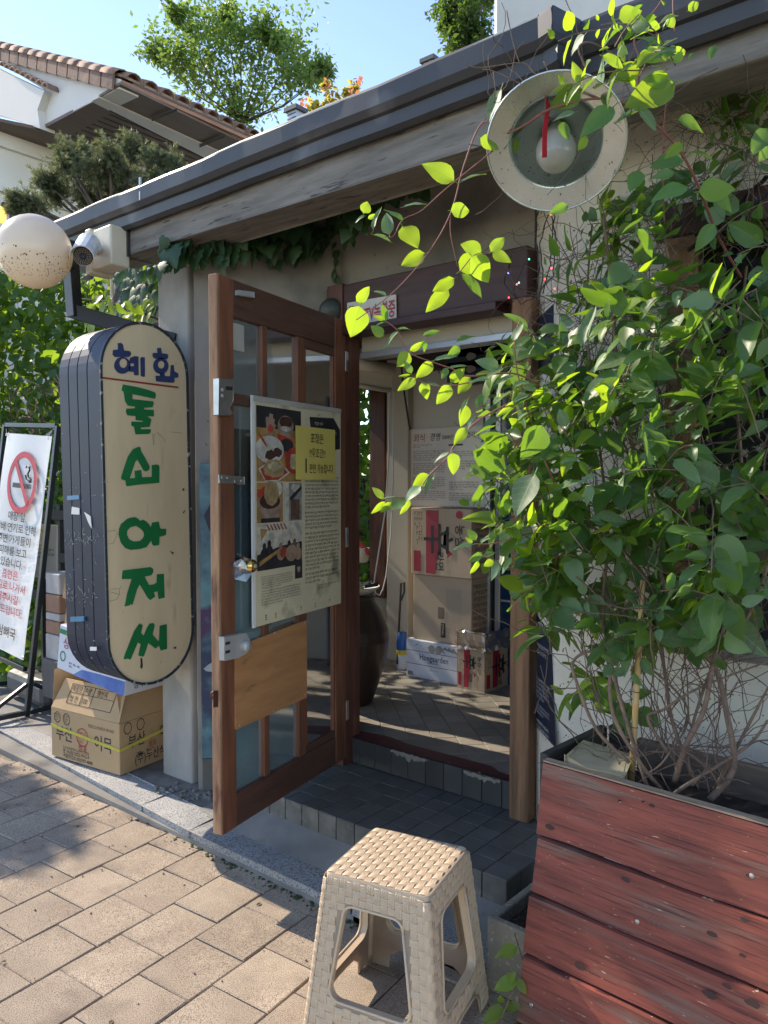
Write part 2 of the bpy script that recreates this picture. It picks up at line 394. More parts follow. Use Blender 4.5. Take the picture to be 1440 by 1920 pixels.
for j in range(5):
    inst(tm, 'tile', (PX1, PY0+TS*(j+.5), PZ-TS*.5), (0, math.pi/2, 0), plat)
FZ = .31
stp = struct('door_step', MB().box((-2.46, 2.675, .1), (-1.42, 2.75, FZ-.006)), 'grout')
mat('step_tile', (.075, .073, .068), .55, c2=(.05, .049, .046), scale=6, orand=.12)
rt = tile_mesh('tile', TS-.003, .115, .008, 'step_tile')
for i in range(11):
    inst(rt, 'tile', (-2.42+TS*(i+.5), 2.667, PZ+.058), (math.pi/2, 0, 0), stp)
mk('painted_edge', MB().poly([V(p) for p in [(-2.44, 2.660, FZ+.004), (-1.45, 2.660, FZ+.004), (-1.45, 2.70, FZ+.004), (-1.60, 2.715, FZ+.004), (-1.66, 2.75, FZ+.004), (-2.1, 2.745, FZ+.004), (-2.22, 2.77, FZ+.004), (-2.44, 2.74, FZ+.004)]]), 'red_paint', stp)
def ragged(a, b, zt, d, seed):
    r = random.Random(seed); n = 16; top = []; bot = []
    for i in range(n+1):
        x = a+(b-a)*i/n; top.append(V((x, 2.661, zt-.001+r.uniform(-.003, .003)))); bot.append(V((x, 2.661, zt-d*math.sin(math.pi*min(1, max(.05, i/n)))**.5*r.uniform(.4, 1.1))))
    mk('mortar_patch', MB().prism(top+bot[::-1], (0, .01, 0)), 'render_patch', stp)
ragged(-2.13, -1.92, FZ-.005, .035, 1); ragged(-1.74, -1.56, FZ-.008, .028, 5)
# interior floor
fl = struct('interior_floor', MB().box((-4.2, 2.70, .1), (-.9, 4.6, FZ-.006)), 'grout')
fa = math.radians(46); d1 = V((-math.sin(fa), math.cos(fa), 0)); d2 = V((math.cos(fa), math.sin(fa), 0))
mk('threshold_fill', MB().quad((-2.45, 2.70, FZ-.0015), (-1.45, 2.70, FZ-.0015), (-1.45, 2.87, FZ-.0015), (-2.45, 2.87, FZ-.0015)), 'floor_tile', fl)
ftm = tile_mesh('floor_tile', .106, .106, .008, 'floor_tile')
for i in range(-22, 22):
    for j in range(-22, 22):
        p = V((-2.3, 3.35, FZ))+d2*(i*.109)+d1*(j*.109)
        if 2.742 < p.y < 4.10 and -3.5 < p.x < -1.45 and not (p.x < -2.7 and p.y < 2.95):
            inst(ftm, 'floor_tile', p, (rnd.uniform(-.004, .004), rnd.uniform(-.004, .004), fa), fl)
# ------------------------------------------------------------------ walls
struct('front_wall', MB().prism([V((-2.456, 2.70, .04)), V((-2.93, 2.215, .04)), V((-3.10, 2.34, .04)), V((-2.62, 2.86, .04))], (0, 0, 2.71)).box((-2.455, 2.70, 2.40), (-1.45, 2.86, 2.75)), 'wall_grey')
# splayed and right wall, with window opening
W0 = V((-1.44, 2.70, 0)); W1 = V((-1.257, 2.51, 0)); RY = 2.51
wm = MB()
wm.prism([V((-1.44, 2.70, .08)), V((-1.257, 2.51, .08)), V((-1.257, 2.86, .08)), V((-1.44, 2.86, .08))], (0, 0, 2.67))
wm.box((-1.2565, RY, .0), (-.845, RY+.3, 2.75)).box((-.845, RY, .0), (1.2, RY+.3, .97)).box((-.845, RY, 2.36), (1.2, RY+.3, 2.75))
struct('right_wall', wm, 'wall_white')
struct('upper_right_wall', MB().box((-1.2, RY-.004, 2.05), (1.2, RY-.001, 2.75)), 'wall_grey') if False else None
pil = single('concrete_pillar', MB().box((onY(300, 1000, 2.245).x, 2.245, .0), (onY(356, 1000, 2.245).x, onX(375, 1000, onY(356, 1000, 2.245).x).y, 2.563)), 'pillar_concrete', 'square bare concrete pillar behind the oval sign, holding the eave beam', 'pillar', bevel=.012)
single('tiled_plinth', MB().prism([V((-2.47, 2.66, .04)), V((-2.90, 2.215, .04)), V((-2.93, 2.245, .04)), V((-2.50, 2.69, .04))], (0, 0, .17)), 'dark_tile', 'low dark tiled plinth between the concrete pillar and the open door', 'plinth', bevel=.006)
# interior shell
sh = MB()
bwx = onY(722, 900, 4.15).x; bwz = onY(700, 1110, 4.15).z; bwt = onY(700, 680, 4.15).z
sh.box((bwx, 4.15, .1), (-.9, 4.25, 2.7)).box((-4.2, 4.15, .1), (bwx-.001, 4.25, bwz)).box((-4.2, 4.15, bwt), (bwx-.001, 4.25, 2.7))                                # back wall
sh.box((-1.30, 2.86, .1), (-1.2, 4.15, 2.7))                              # right inner wall
struct('interior_wall', sh, 'beige_wall')
struct('interior_ceiling', MB().box((-4.2, 2.86, 2.45), (-.9, 4.6, 2.5)), 'soffit_dark')
# left side of the room: sill wall, posts and header (glazed)
sw = thing('side_window', 'tall side window with reddish brown posts, leaves outside, behind the open door', 'window', (-3.35, 2.86, FZ))
mk('sill_wall', MB().box((-3.72, 3.081, .1), (-3.62, 4.149, .72)), 'beige_wall', sw)
mk('header', MB().box((-3.72, 3.081, 2.10), (-3.62, 4.149, 2.45)), 'beige_wall', sw)
mk('sun_stop_panel', MB().box((-3.72, 2.87, .1), (-3.62, 3.08, 2.45)), 'beige_wall', sw)  # added solid panel, trims the sun on the floor to one patch
mk('pane', MB().box((-3.675, 3.09, .72), (-3.67, 4.14, 2.10)), 'clear', sw)
# brown mullion + beige column seen through the door
p1 = onZ(702, 1110, FZ+.25)
single('window_post', MB().box((onY(693, 900, 4.07).x, 4.07, bwz-.02), (onY(721, 900, 4.07).x, 4.145, bwt+.05)), 'brown_frame', 'reddish brown wooden post beside the bead chain inside the doorway', 'post', bevel=.004)
single('wall_column', MB().box((onY(725, 900, 4.0).x, 4.0, FZ), (onY(765, 900, 4.0).x, 4.149, 2.44)), 'beige_wall', 'beige column at the back left corner of the entrance room', 'column', bevel=.004)
# ------------------------------------------------------------------ door frame
df = thing('door_frame', 'dark red brown wooden frame around the open doorway with a pale header strip', 'door frame', (-2.0, 2.66, PZ))
mk('left_post', MB().box((-2.455, 2.60, PZ-.002), (-2.362, 2.72, 2.40)), 'brown_frame', df, bevel=.004)
mk('header_beam', MB().box((-2.47, 2.61, 2.20), (-1.43, 2.73, 2.395)), 'header_frame', df, bevel=.006)
mk('header_ledge', MB().box((-2.36, 2.58, 2.165), (-1.55, 2.70, 2.199)), 'header_frame', df, bevel=.004)
mk('header_panel', MB().box((-2.36, 2.735, 2.105), (-1.52, 2.80, 2.20)), 'cream_panel', df)
mk('header_track', MB().box((-2.36, 2.72, 2.075), (-1.52, 2.80, 2.104)), 'alu', df, bevel=.003)
o = mk('right_post', MB().box((-1.548, 2.60, PZ-.002), (-1.445, 2.715, 2.20)), 'post_wood', df, bevel=.008, label=None) if False else mk('right_post', MB().box((onY(955, 1200, 2.60).x, 2.60, PZ-.002), (onY(992, 1200, 2.60).x, 2.699, 2.20)), 'post_wood', df, bevel=.008)
tag(o, 'weathered raw wooden right post')
# ------------------------------------------------------------------ eave: beam, gutter, roof
BX0 = -3.42
def jogpt(px, py, y): return onY(px, py, y)
BF = 2.075; bza, bzb = 2.57, 2.56
bm = MB().prism([V((BX0+.16, BF, 2.565)), V((-1.02, BF, 2.55)), V((-1.02, BF, 2.78)), V((BX0+.16, BF, 2.78))], (0, .18, 0))
bm2 = MB().box((-1.0, 2.175, onY(1360, 130, 2.175).z), (1.6, 2.33, 2.76))
eb = single('eave_beam', bm, 'weathered_beam', 'long grey weathered wooden beam under the gutter above the door', 'beam', bevel=.008)
single('eave_beam', bm2, 'weathered_beam', 'grey weathered beam under the eave at the top right corner', 'beam', bevel=.008)
single('beam_end_block', MB().box((BX0, BF+.03, bza-.005), (BX0+.155, BF+.15, 2.79)), 'weathered_beam', 'short cracked wooden block at the left end of the eave, beside the beige box', 'beam', bevel=.006)
single('beam_bracket', MB().box((BX0+.12, BF-.014, bza-.012), (BX0+.2, BF-.001, 2.79)), 'gutter_metal', 'dark metal strap over the joint at the left end of the eave beam', 'bracket')
# gutter profile (y outward negative, z)
GP = [(-.10, .010), (-.104, .0), (-.100, -.055), (-.085, -.075), (-.07, -.080), (-.066, -.122), (-.05, -.134), (-.02, -.126)]
def gutter(x0, x1, y, ztop, n=24, sagseed=3, y1=None, z1=None):
    r = random.Random(sagseed); mb = MB(); rows = []
    for i in range(n+1):
        t = i/n; x = x0+(x1-x0)*t; yy = y+((y1-y)*t if y1 is not None else 0); zz = ztop+((z1-ztop)*t if z1 is not None else 0)
        w1 = .004*math.sin(x*5.1)+.003*math.sin(x*13+1); rows.append([V((x, yy+.10+a+w1*.5, zz+b+w1*(1 if k < 2 else .6))) for k, (a, b) in enumerate(GP)])
    b = len(mb.v); k = len(GP)
    for rr in rows: mb.v += rr
    for i in range(n):
        for j in range(k-1): mb.f.append((b+i*k+j, b+(i+1)*k+j, b+(i+1)*k+j+1, b+i*k+j+1))
    return mb
XL, XR = -3.86, -1.065
gt = thing('roof_gutter', 'long dark grey metal gutter and fascia along the eave over the doorway', 'gutter', ((XL+XR)/2, 2.0, 2.6))
mk('trough', gutter(XL, XR, 2.0, 2.808), 'gutter_metal', gt, solid=.004)
cap = MB().prism([V((XL, 2.0+.10+a, 2.808+b)) for a, b in GP]+[V((XL, 2.15, 2.83))], (-.006, 0, 0)); mk('end_cap', cap, 'gutter_metal', gt)
mk('lip', MB().tube([V((XL+(XR-XL)*i/24, 2.0+.002*math.sin(i), 2.812+.004*math.sin((XL+(XR-XL)*i/24)*5.1))) for i in range(25)], .005, 6), 'gutter_lip', gt)
mk('joint_strap', MB().obox((-3.02, 1.998, 2.80), (.004, 0, 0), (0, .004, 0), (0, 0, .05)), 'gutter_lip', gt)
g2 = thing('roof_gutter', 'dark grey metal gutter of the set-back eave behind the vine at the top right', 'gutter', (.2, 2.1, 2.6))
mk('trough', gutter(-.985, 1.6, 2.10, 2.802, sagseed=5), 'gutter_metal', g2, solid=.004)
g3 = thing('gutter_corner', 'mitred dark metal corner joining the two gutters above the lamp', 'gutter', (-1.02, 2.05, 2.6))
jm = MB()
for (xa, ya), (xb, yb) in (((XR, 2.0), (-1.015, 1.985)), ((-1.015, 1.985), (-.985, 2.10))):
    n0 = len(jm.v)
    for x, y in ((xa, ya), (xb, yb)):
        jm.v += [V((x, y+.10+a, 2.810+b)) for a, b in GP]
    k = len(GP)
    for j in range(k-1): jm.f.append((n0+j, n0+k+j, n0+k+j+1, n0+j+1))
mk('mitre', jm, 'gutter_metal', g3, solid=.005)
rf = MB()
rf.prism([V((XL-.02, 2.06, 2.812)), V((-1.0, 2.06, 2.812)), V((-1.0, 4.6, 3.05)), V((XL-.02, 4.6, 3.05))], (0, 0, -.03))
rf.prism([V((-1.0, 2.16, 2.805)), V((1.6, 2.16, 2.805)), V((1.6, 4.6, 3.05)), V((-1.0, 4.6, 3.05))], (0, 0, -.03))
mat('roof_dark', (.09, .08, .075), .8, scale=5)
single('shop_roof', rf, 'roof_dark', 'dark low roof of the restaurant above the gutter', 'roof')
single('roof_edge_roll', MB().tube([(-3.95, 2.35, 2.85), (-3.9, 2.2, 2.88), (-3.6, 2.16, 2.885), (-3.3, 2.16, 2.88)], [.03, .035, .035, .02], 8), 'gutter_metal', 'rolled grey roof flashing at the left end of the gutter', 'flashing', smooth=True)
# ------------------------------------------------------------------ right window
rw = thing('shop_window', 'brown framed shop window behind the vine on the right wall', 'window', (0, RY, 1.0))
mk('left_jamb', MB().box((-.862, RY-.03, 1.0), (-.78, RY+.06, 2.29)), 'post_wood', rw, bevel=.004)
mk('lintel', MB().box((-.90, RY-.04, 2.27), (1.2, RY+.06, 2.37)), 'header_frame', rw, bevel=.004)
mk('sill', MB().box((-.84, RY-.03, .955), (1.2, RY+.06, 1.0)), 'weathered_beam', rw, bevel=.004)
mk('mullion', MB().box((-.30, RY-.01, 1.0), (-.25, RY+.05, 2.27)), 'post_wood', rw, bevel=.004)
mk('pane', MB().box((-.78, RY+.02, 1.0), (1.2, RY+.025, 2.27)), 'clear', rw)
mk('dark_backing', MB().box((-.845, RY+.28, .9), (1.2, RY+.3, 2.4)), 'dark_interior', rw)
mat('straw', (.28, .2, .11), .8, scale=30)
h = MB().lathe([(.0, .12), (.05, .115), (.08, .09), (.085, .03), (.16, .0), (.165, .005)], (-.49, RY+.14, 1.36), (0, -.8, .5), 20)
single('straw_hat', h, 'straw', 'straw hat hanging inside the dark right-hand window', 'hat', smooth=True)
# ------------------------------------------------------------------ the open door
mat('door_wood', (.235, .088, .042), .5, c2=(.11, .045, .026), scale=6, stretch=(5, 5, .6), contrast=(.3, .7), bump=.001, bscale=20, bstretch=(9, 9, .7), spot=(.09, .035, .022), spot_scale=2.5, spot_t=(.55, .72), rvar=.1)
mat('door_wood_h', (.13, .058, .035), .55, c2=(.065, .032, .022), scale=6, stretch=(1, 1, 8), contrast=(.3, .7), bump=.001, bscale=20, bstretch=(1, 1, 12), spot=(.05, .028, .02), spot_scale=3, spot_t=(.55, .72))
mat('door_edge', (.46, .27, .14), .75, c2=(.20, .10, .06), scale=6, stretch=(5, 5, .8), contrast=(.3, .7), bump=.002, bscale=20, bstretch=(9, 9, .7), spot=(.16, .07, .04), spot_scale=5, spot_t=(.55, .65))
mat('maroon', (.25, .075, .065), .5, c2=(.18, .055, .048), scale=2)
glassm('door_glass', (.62, .68, .68), -.02, .06, .14, (.25, .27, .27)); glassm('cloudy_glass', (.62, .68, .68), -.02, .1, .40, (.30, .43, .45)); glassm('maroon_glass', (.9, .9, .9), .0, .05, .05)
mat('plywood', (.47, .235, .095), .6, c2=(.33, .155, .062), scale=3, stretch=(1.2, 1.2, 7), contrast=(.3, .7), bump=.0006, bscale=12, bstretch=(1, 1, 12), spot=(.20, .09, .045), spot_scale=4, spot_t=(.66, .74))
mat('steel', (.55, .55, .54), .35, metal=.9, c2=(.42, .42, .41), scale=14)
mat('grey_cast', (.50, .50, .49), .45, metal=.3)
mat('brass', (.75, .50, .14), .18, metal=1, c2=(.6, .38, .09))
mat('tan_board', (.33, .20, .11), .6, scale=4)
mat('blue_board', (.045, .22, .34), .5, c2=(.03, .15, .25), scale=4, stretch=(4, 4, .7))
mat('paper_grey', (.48, .46, .41), .6, scale=3)
mat('paper_old', (.70, .62, .42), .45, c2=(.58, .51, .35), scale=3, spot=(.30, .26, .18), spot_scale=6, spot_t=(.6, .72), coat=.35)
mat('paper_white', (.72, .72, .70), .5, c2=(.62, .62, .6), scale=2)
mat('yellow_note', (.66, .55, .14), .7, c2=(.6, .5, .12), scale=2)
mat('ink', (.02, .02, .022), .6)
F0 = V((-2.168, 1.735, 0)); H0 = V((-2.352, 2.612, 0)); DU = (H0-F0).normalized(); DN = V((DU.y, -DU.x, 0))  # DN: toward camera side (+X)
if DN.x < 0: DN = -DN
DW = (H0-F0).length; TH = .036
def dp(u, z, n=0): return F0+DU*u+V((0, 0, z))+DN*n
door = thing('wooden_door', 'open reddish brown wooden door with glass panes, locks and a poster', 'door', tuple(H0+V((0, 0, .23))))
def dbox(name, u0, u1, z0, z1, n0, n1, m, bevel=.003, parent=None, **k):
    c = dp((u0+u1)/2, (z0+z1)/2, (n0+n1)/2)
    return mk(name, MB().obox(c, DU*(u1-u0)/2, DN*(n1-n0)/2, V((0, 0, (z1-z0)/2))), m, parent or door, bevel=bevel, **k)
ZB, ZT = .23, 2.232
tag(dbox('stile', .0125, .092, ZB, ZT, -TH, 0, 'door_wood'), 'free-edge stile, worn orange brown')
dbox('edge_strip', 0, .012, ZB+.004, ZT, -TH-.001, .0, 'door_edge')
dbox('stile', DW-.092, DW, ZB, ZT, -TH, 0, 'door_wood')
dbox('rail', .0925, DW-.0925, 2.10, ZT, -TH, -.001, 'door_wood_h')
dbox('rail', .0925, DW-.0925, ZB, .353, -TH, -.001, 'door_wood_h')
dbox('rail', .0925, .51, 1.785, 1.825, -TH, -.003, 'door_wood_h')
dbox('rail', .0925, .51, 1.17, 1.215, -TH, -.003, 'door_wood_h')
dbox('mullion', .51, .56, .3535, 2.0995, -TH, -.002, 'door_wood')
for z0, z1 in ((.3535, 1.1695), (1.2155, 1.7845), (1.8255, 2.0995)):
    dbox('muntin', .268, .302, z0, z1, -TH+.004, -.003, 'door_wood')
    dbox('pane', .0925, .2675, z0, z1, -.021, -.018, 'cloudy_glass' if z0 < .5 else 'door_glass', 0)
    dbox('pane', .3025, .5095, z0, z1, -.021, -.018, 'cloudy_glass' if z0 < .5 else 'door_glass', 0)
for z0, z1 in ((.3535, .385), (2.06, 2.0995)): dbox('bead_moulding', .5605, DW-.0925, z0, z1, -.022, -.004, 'door_wood_h')
dbox('bead_moulding', .5605, .575, .3855, 2.0595, -.022, -.004, 'door_wood'); dbox('bead_moulding', DW-.107, DW-.0925, .3855, 2.0595, -.022, -.004, 'door_wood')
dbox('back_panel', .5605, DW-.0925, .3535, 2.0995, -TH, -.024, 'maroon')
dbox('pane', .5755, DW-.1075, .3855, 2.0595, -.016, -.013, 'maroon_glass', 0)
# patches behind the glass
dbox('tan_patch', .094, .26, 1.50, 1.70, -.029, -.024, 'tan_board', 0)
dbox('blue_patch', .094, .26, 1.215, 1.505, -.030, -.0235, 'blue_board', 0)
dbox('blue_patch', .094, .2, 1.46, 1.545, -.034, -.0305, 'blue_board', 0)
dbox('paper_patch', .094, .265, .93, 1.165, -.028, -.024, 'paper_grey', 0)
dbox('paper_patch', .303, .50, .93, 1.165, -.028, -.024, 'paper_grey', 0)
stk = dbox('white_sticker', .0935, .175, 1.985, 2.082, -.0175, -.0165, 'paper_grey', 0)
# plywood patch board: corners from the picture
pc = [onP(px, py, F0+DN*.008, DN) for px, py in ((443, 1213), (575, 1163), (575, 1308), (443, 1368))]
ply = mk('plywood_patch', MB().prism(pc, -DN*.007), 'plywood', door, bevel=.001)
for px, py in ((450, 1360), (514, 1333), (572, 1302), (572, 1168), (515, 1186)):
    mk('screw', MB().lathe([(.0, .002), (.004, .0015), (.005, 0)], onP(px, py, F0+DN*.0095, DN), DN, 8), 'steel', ply)
# top catch, locks, hinge leaf, knobs
def dplate(name, pxs, n0, n1, m, parent=None, bevel=.001, label=None):
    p = [onP(px, py, F0+DN*n1, DN) for px, py in pxs]
    o = mk(name, MB().prism(p, -DN*(n1-n0)), m, parent or door, bevel=bevel)
    if label: o['label'] = label
    return o
dplate('top_catch', ((447, 544), (477, 548), (477, 558), (447, 553)), .001, .015, 'grey_cast')
lk = dplate('rim_lock', ((410, 710), (437, 711), (437, 752), (430, 765), (436, 775), (432, 779), (410, 778)), .001, .024, 'steel', label='upper steel rim lock with two round buttons')
for y in (731, 742): mk('button', MB().lathe([(0, .004), (.006, .003), (.007, 0)], onP(417, y, F0+DN*.0245, DN), DN, 10), 'grey_cast', lk)
dplate('dark_label', ((424, 724), (436, 725), (436, 732), (424, 731)), .0245, .0255, 'ink', lk, 0)
hp = dplate('hasp_plate', ((411, 890), (458, 894), (458, 908), (447, 909), (445, 907), (412, 906)), .001, .006, 'steel')
for x, y in ((416, 895), (426, 896), (440, 903), (452, 902)): mk('screw', MB().lathe([(0, .002), (.004, .001), (.005, 0)], onP(x, y, F0+DN*.0062, DN), DN, 8), 'grey_cast', hp)
l2 = dplate('night_latch', ((420, 1195), (461, 1187), (468, 1200), (469, 1211), (461, 1226), (448, 1233), (421, 1239)), .001, .024, 'grey_cast', label='grey night latch with round knob')
mk('turn_knob', MB().lathe([(0, .022), (.019, .02), (.021, .012), (.021, 0)], onP(458, 1211, F0+DN*.0245, DN), DN, 18), 'grey_cast', l2, smooth=True)
for y in (1206, 1222): mk('bolt_slot', MB().obox(onP(427, y, F0+DN*.0245, DN), DU*.012, DN*.001, V((0, 0, .005))), 'ink', l2)
dplate('hook_plate', ((401, 1296), (409, 1295), (409, 1325), (401, 1326)), .0005, .003, 'brown_frame')
hk = onP(396, 1309, F0+DU*.0, V((-DU.x, -DU.y, 0)))
mk('hook_eye', MB().tube([dp(-.012, 1.5-.404*1.875+.0+.012*math.sin(a), -.018+.012*math.cos(a)) for a in [i*.55 for i in range(12)]], .004, 6), 'brown_frame', door, smooth=True)
# brass knob on both faces
kc = onP(455, 1060, F0, DN)
prof = [(.0, .058), (.012, .058), (.022, .052), (.0265, .040), (.024, .028), (.012, .020), (.011, .008), (.026, .006), (.027, .0)]
k1 = mk('brass_knob', MB().lathe(prof, kc, DN, 24), 'brass', door, smooth=True)
mk('key_cylinder', MB().lathe([(.0, .0605), (.007, .0605), (.008, .057)], kc, DN, 12), 'grey_cast', k1)
mk('brass_knob', MB().lathe(prof, kc-DN*(TH+.001), -DN, 24), 'brass', door, smooth=True)
r_ = random.Random(3); film = MB()
for k in range(7):  # loose clear film wrapped round the knob neck
    c = kc+DU*r_.uniform(-.055, .0)+V((0, 0, r_.uniform(-.03, .02)))+DN*r_.uniform(.004, .03); a = V((r_.uniform(-1, 1), r_.uniform(-1, 1), r_.uniform(-1, 1))).normalized()*.026; b = a.orthogonal()*1.0
    film.add([c-a-b*.6, c+a-b, c+a*.7+b, c-a*.8+b*.7, c+a*.1+DN*.01], [(0, 1, 4), (1, 2, 4), (2, 3, 4), (3, 0, 4)])
glassm('film', (.93, .93, .92), .22, .12); mk('plastic_film', film, 'film', door)
for z in (.45, 1.25, 2.05):
    dbox('hinge', DW-.004, DW+.02, z-.045, z+.045, -.004, .003, 'steel', .001)
# ---- menu poster on the door
PU0, PU1, PZ0, PZ1 = .190, .833, .957, 1.822
poster = thing('menu_poster', 'faded article poster with food photos taped in clear film on the open door', 'poster', tuple(dp(.5, PZ0, .01)))
PN = .010
def pp(s, t, n=0): return dp(PU0+(PU1-PU0)*s, PZ1+(PZ0-PZ1)*t, PN+n)
pb = MB().prism([pp(0, 0), pp(1, -.006), pp(1, 1.0), pp(.7, 1.0), pp(0, 1.003)], -DN*.004); mk('sheet', pb, 'paper_old', poster)
def prect(name, s0, t0, s1, t1, n, m, parent=poster): return mk(name, MB().quad(pp(s0, t0, n), pp(s1, t0, n), pp(s1, t1, n), pp(s0, t1, n)), m, parent)
def pell(mb, s, t, rs, rt, n, k=22, a=0, jag=0, rr=random.Random(2)):
    pts = []
    for i in range(k):
        q = 2*math.pi*i/k; j = 1+rr.uniform(-jag, jag); x, y = rs*math.cos(q)*j, rt*math.sin(q)*j
        pts.append(pp(s+x*math.cos(a)-y*math.sin(a), t+x*math.sin(a)+y*math.cos(a), n))
    mb.poly(pts); return mb
cols = dict(wood_t=(.42, .24, .08), plate=(.62, .60, .54), dk=(.03, .03, .035), meat=(.07, .03, .022), red=(.45, .06, .035), egg=(.6, .5, .3), noodle=(.42, .30, .14), pot=(.36, .26, .2), brownb=(.16, .09, .06), grey=(.3, .3, .28), skin=(.42, .27, .19), lite=(.6, .56, .46), stripe=(.33, .1, .06), hood=(.36, .24, .17))
for k, c in cols.items(): mat('print_'+k, c, .4, c2=tuple(x*.6 for x in c), scale=18, contrast=(.4, .6), coat=.3)
prect('photo', .03, .035, .50, .367, .0008, 'print_wood_t'); prect('photo', .03, .035, .50, .13, .0012, 'print_dk')
def pe(m, s, t, rs, rt, n, **k): mk('print', pell(MB(), s, t, rs, rt, n, **k), 'print_'+m, poster)
pe('pot', .33, .115, .085, .05, .0014); pe('meat', .33, .095, .07, .026, .0018); pe('lite', .33, .125, .06, .012, .002)
pe('hood', .17, .115, .05, .045, .0016, jag=.25); pe('red', .17, .13, .03, .02, .002, jag=.3)
mk('print', MB().poly([pp(.24, .15, .0018), pp(.40, .17, .0018), pp(.45, .25, .0018), pp(.34, .27, .0018), pp(.25, .19, .0018)]), 'print_red', poster)
pe('dk', .34, .20, .07, .03, .0022)
pe('plate', .16, .225, .145, .062, .0024); pe('lite', .10, .20, .06, .03, .0028, jag=.2); pe('meat', .17, .25, .055, .025, .003, jag=.15); pe('meat', .235, .235, .045, .022, .0032, jag=.15); pe('red', .09, .185, .05, .008, .0031, a=.6)
pe('red', .42, .27, .10, .062, .0026); pe('egg', .41, .275, .04, .038, .003, jag=.15)
mk('print', MB().poly([pp(.04, .31, .0034), pp(.22, .255, .0034), pp(.37, .325, .0034), pp(.24, .366, .0034), pp(.11, .366, .0034)]), 'print_plate', poster)
mk('print', MB().poly([pp(.06, .313, .0036), pp(.22, .265, .0036), pp(.345, .325, .0036), pp(.24, .36, .0036), pp(.11, .362, .0036)]), 'print_red', poster)
pe('noodle', .20, .31, .11, .04, .0038, jag=.12); pe('egg', .20, .30, .06, .02, .004, jag=.2)
prect('photo', .03, .372, .295, .55, .0008, 'print_wood_t'); pe('red', .1, .42, .07, .03, .0012, jag=.2); pe('plate', .25, .40, .04, .03, .0012)
pe('pot', .16, .465, .12, .045, .0014); pe('meat', .16, .455, .105, .034, .0018); pe('noodle', .175, .42, .075, .055, .0022, jag=.05)
mk('print', MB().poly([pp(.06, .47, .0013), pp(.27, .47, .0013), pp(.25, .53, .0013), pp(.08, .53, .0013)]), 'print_pot', poster); prect('print', .07, .53, .26, .55, .0016, 'print_dk')
prect('photo', .305, .372, .505, .55, .0008, 'print_grey'); prect('print', .305, .372, .36, .55, .0012, 'print_lite'); prect('print', .38, .45, .48, .545, .0013, 'print_brownb')
pe('lite', .43, .395, .045, .02, .0015, jag=.1); mk('print', MB().poly([pp(.37, .44, .0016), pp(.50, .385, .0016), pp(.505, .40, .0016), pp(.38, .46, .0016)]), 'print_dk', poster)
prect('photo', .03, .555, .505, .76, .0008, 'print_dk')
mk('print', MB().poly([pp(.03, .555, .0012), pp(.505, .555, .0012), pp(.505, .65, .0012), pp(.28, .66, .0012), pp(.03, .69, .0012)]), 'print_lite', poster)
for k in range(6): mk('print', MB().poly([pp(.12+k*.035, .558, .0015), pp(.135+k*.035, .558, .0015), pp(.165+k*.035, .585, .0015), pp(.148+k*.035, .587, .0015)]), 'print_stripe', poster)
mk('print', MB().poly([pp(.06, .575, .0014), pp(.14, .58, .0014), pp(.07, .63, .0014)]), 'print_wood_t', poster)
for s, t, m in ((.15, .645, 'dk'), (.10, .655, 'dk'), (.36, .655, 'dk'), (.27, .66, 'skin'), (.42, .65, 'brownb'), (.46, .67, 'skin')):
    pe(m, s, t, .018, .016, .0018); pe(m, s, t+.037, .04, .03, .0017)
pe('hood', .385, .70, .065, .038, .0021); pe('hood', .385, .68, .045, .02, .0023); pe('red', .30, .69, .04, .025, .002, jag=.2)
mk('print', MB().poly([pp(.05, .72, .002), pp(.24, .675, .002), pp(.24, .69, .002), pp(.05, .74, .002)]), 'print_wood_t', poster)
# small portrait: plain head and shoulders
prect('photo', .425, .745, .508, .825, .0011, 'print_dk'); pe('dk', .467, .768, .022, .02, .0014); pe('skin', .467, .776, .018, .021, .0016); pe('brownb', .467, .82, .036, .014, .0015) if False else None
pe('dk', .467, .762, .02, .009, .0018)
r_ = random.Random(11); tb = MB()
P1 = lambda x, y: pp(x, y, .0012)
glyphblock(tb, P1, .545, .975, .34, .50, 9, r_); glyphblock(tb, P1, .545, .97, .51, .60, 5, r_); glyphblock(tb, P1, .545, .975, .61, .80, 10, r_); glyphblock(tb, P1, .545, .975, .805, .865, 3, r_)
glyphblock(tb, P1, .07, .40, .785, .845, 6, r_); glyphblock(tb, P1, .07, .49, .848, .92, 6, r_); glyphblock(tb, P1, .70, .97, .875, .90, 2, r_)
mk('article_text', tb, 'ink', poster)
tt = MB(); rr = random.Random(5)
for x in (.06, .12, .22, .27, .35, .40, .45, .50, .55, .63, .67, .72, .77, .85, .89, .93, .97): glyphblock(tt, P1, x-.014, x+.012, .958-.006*rr.random(), .985, 1, rr, hfrac=.8)
mk('edge_letters', tt, 'ink', poster)
bk = MB().poly([pp(.60, .055, .002), pp(.90, .045, .002), pp(.985, .10, .002), pp(.985, .20, .002), pp(.9, .205, .002), pp(.61, .11, .002)]); mk('black_leaflet', bk, 'ink', poster)
tb = MB(); P2 = lambda x, y: pp(x, y, .0028); glyphblock(tb, P2, .66, .95, .07, .10, 1, r_); glyphblock(tb, P2, .86, .97, .105, .19, 2, r_); mk('leaflet_text', tb, 'print_lite', poster)
cr = MB()
for k in range(26):   # creases in the film
    s, t = r_.uniform(.3, .98), r_.uniform(.86, .99); 
    if k % 3 == 0: s, t = r_.uniform(.5, .98), r_.uniform(.01, .14)
    a = r_.uniform(.3, 1.2); l = r_.uniform(.015, .05); cr.tube([pp(s, t, .003), pp(s+l*math.cos(a), t-l*math.sin(a)*.7, .004)], .0007, 3)
mk('film_crease', cr, 'film', poster)
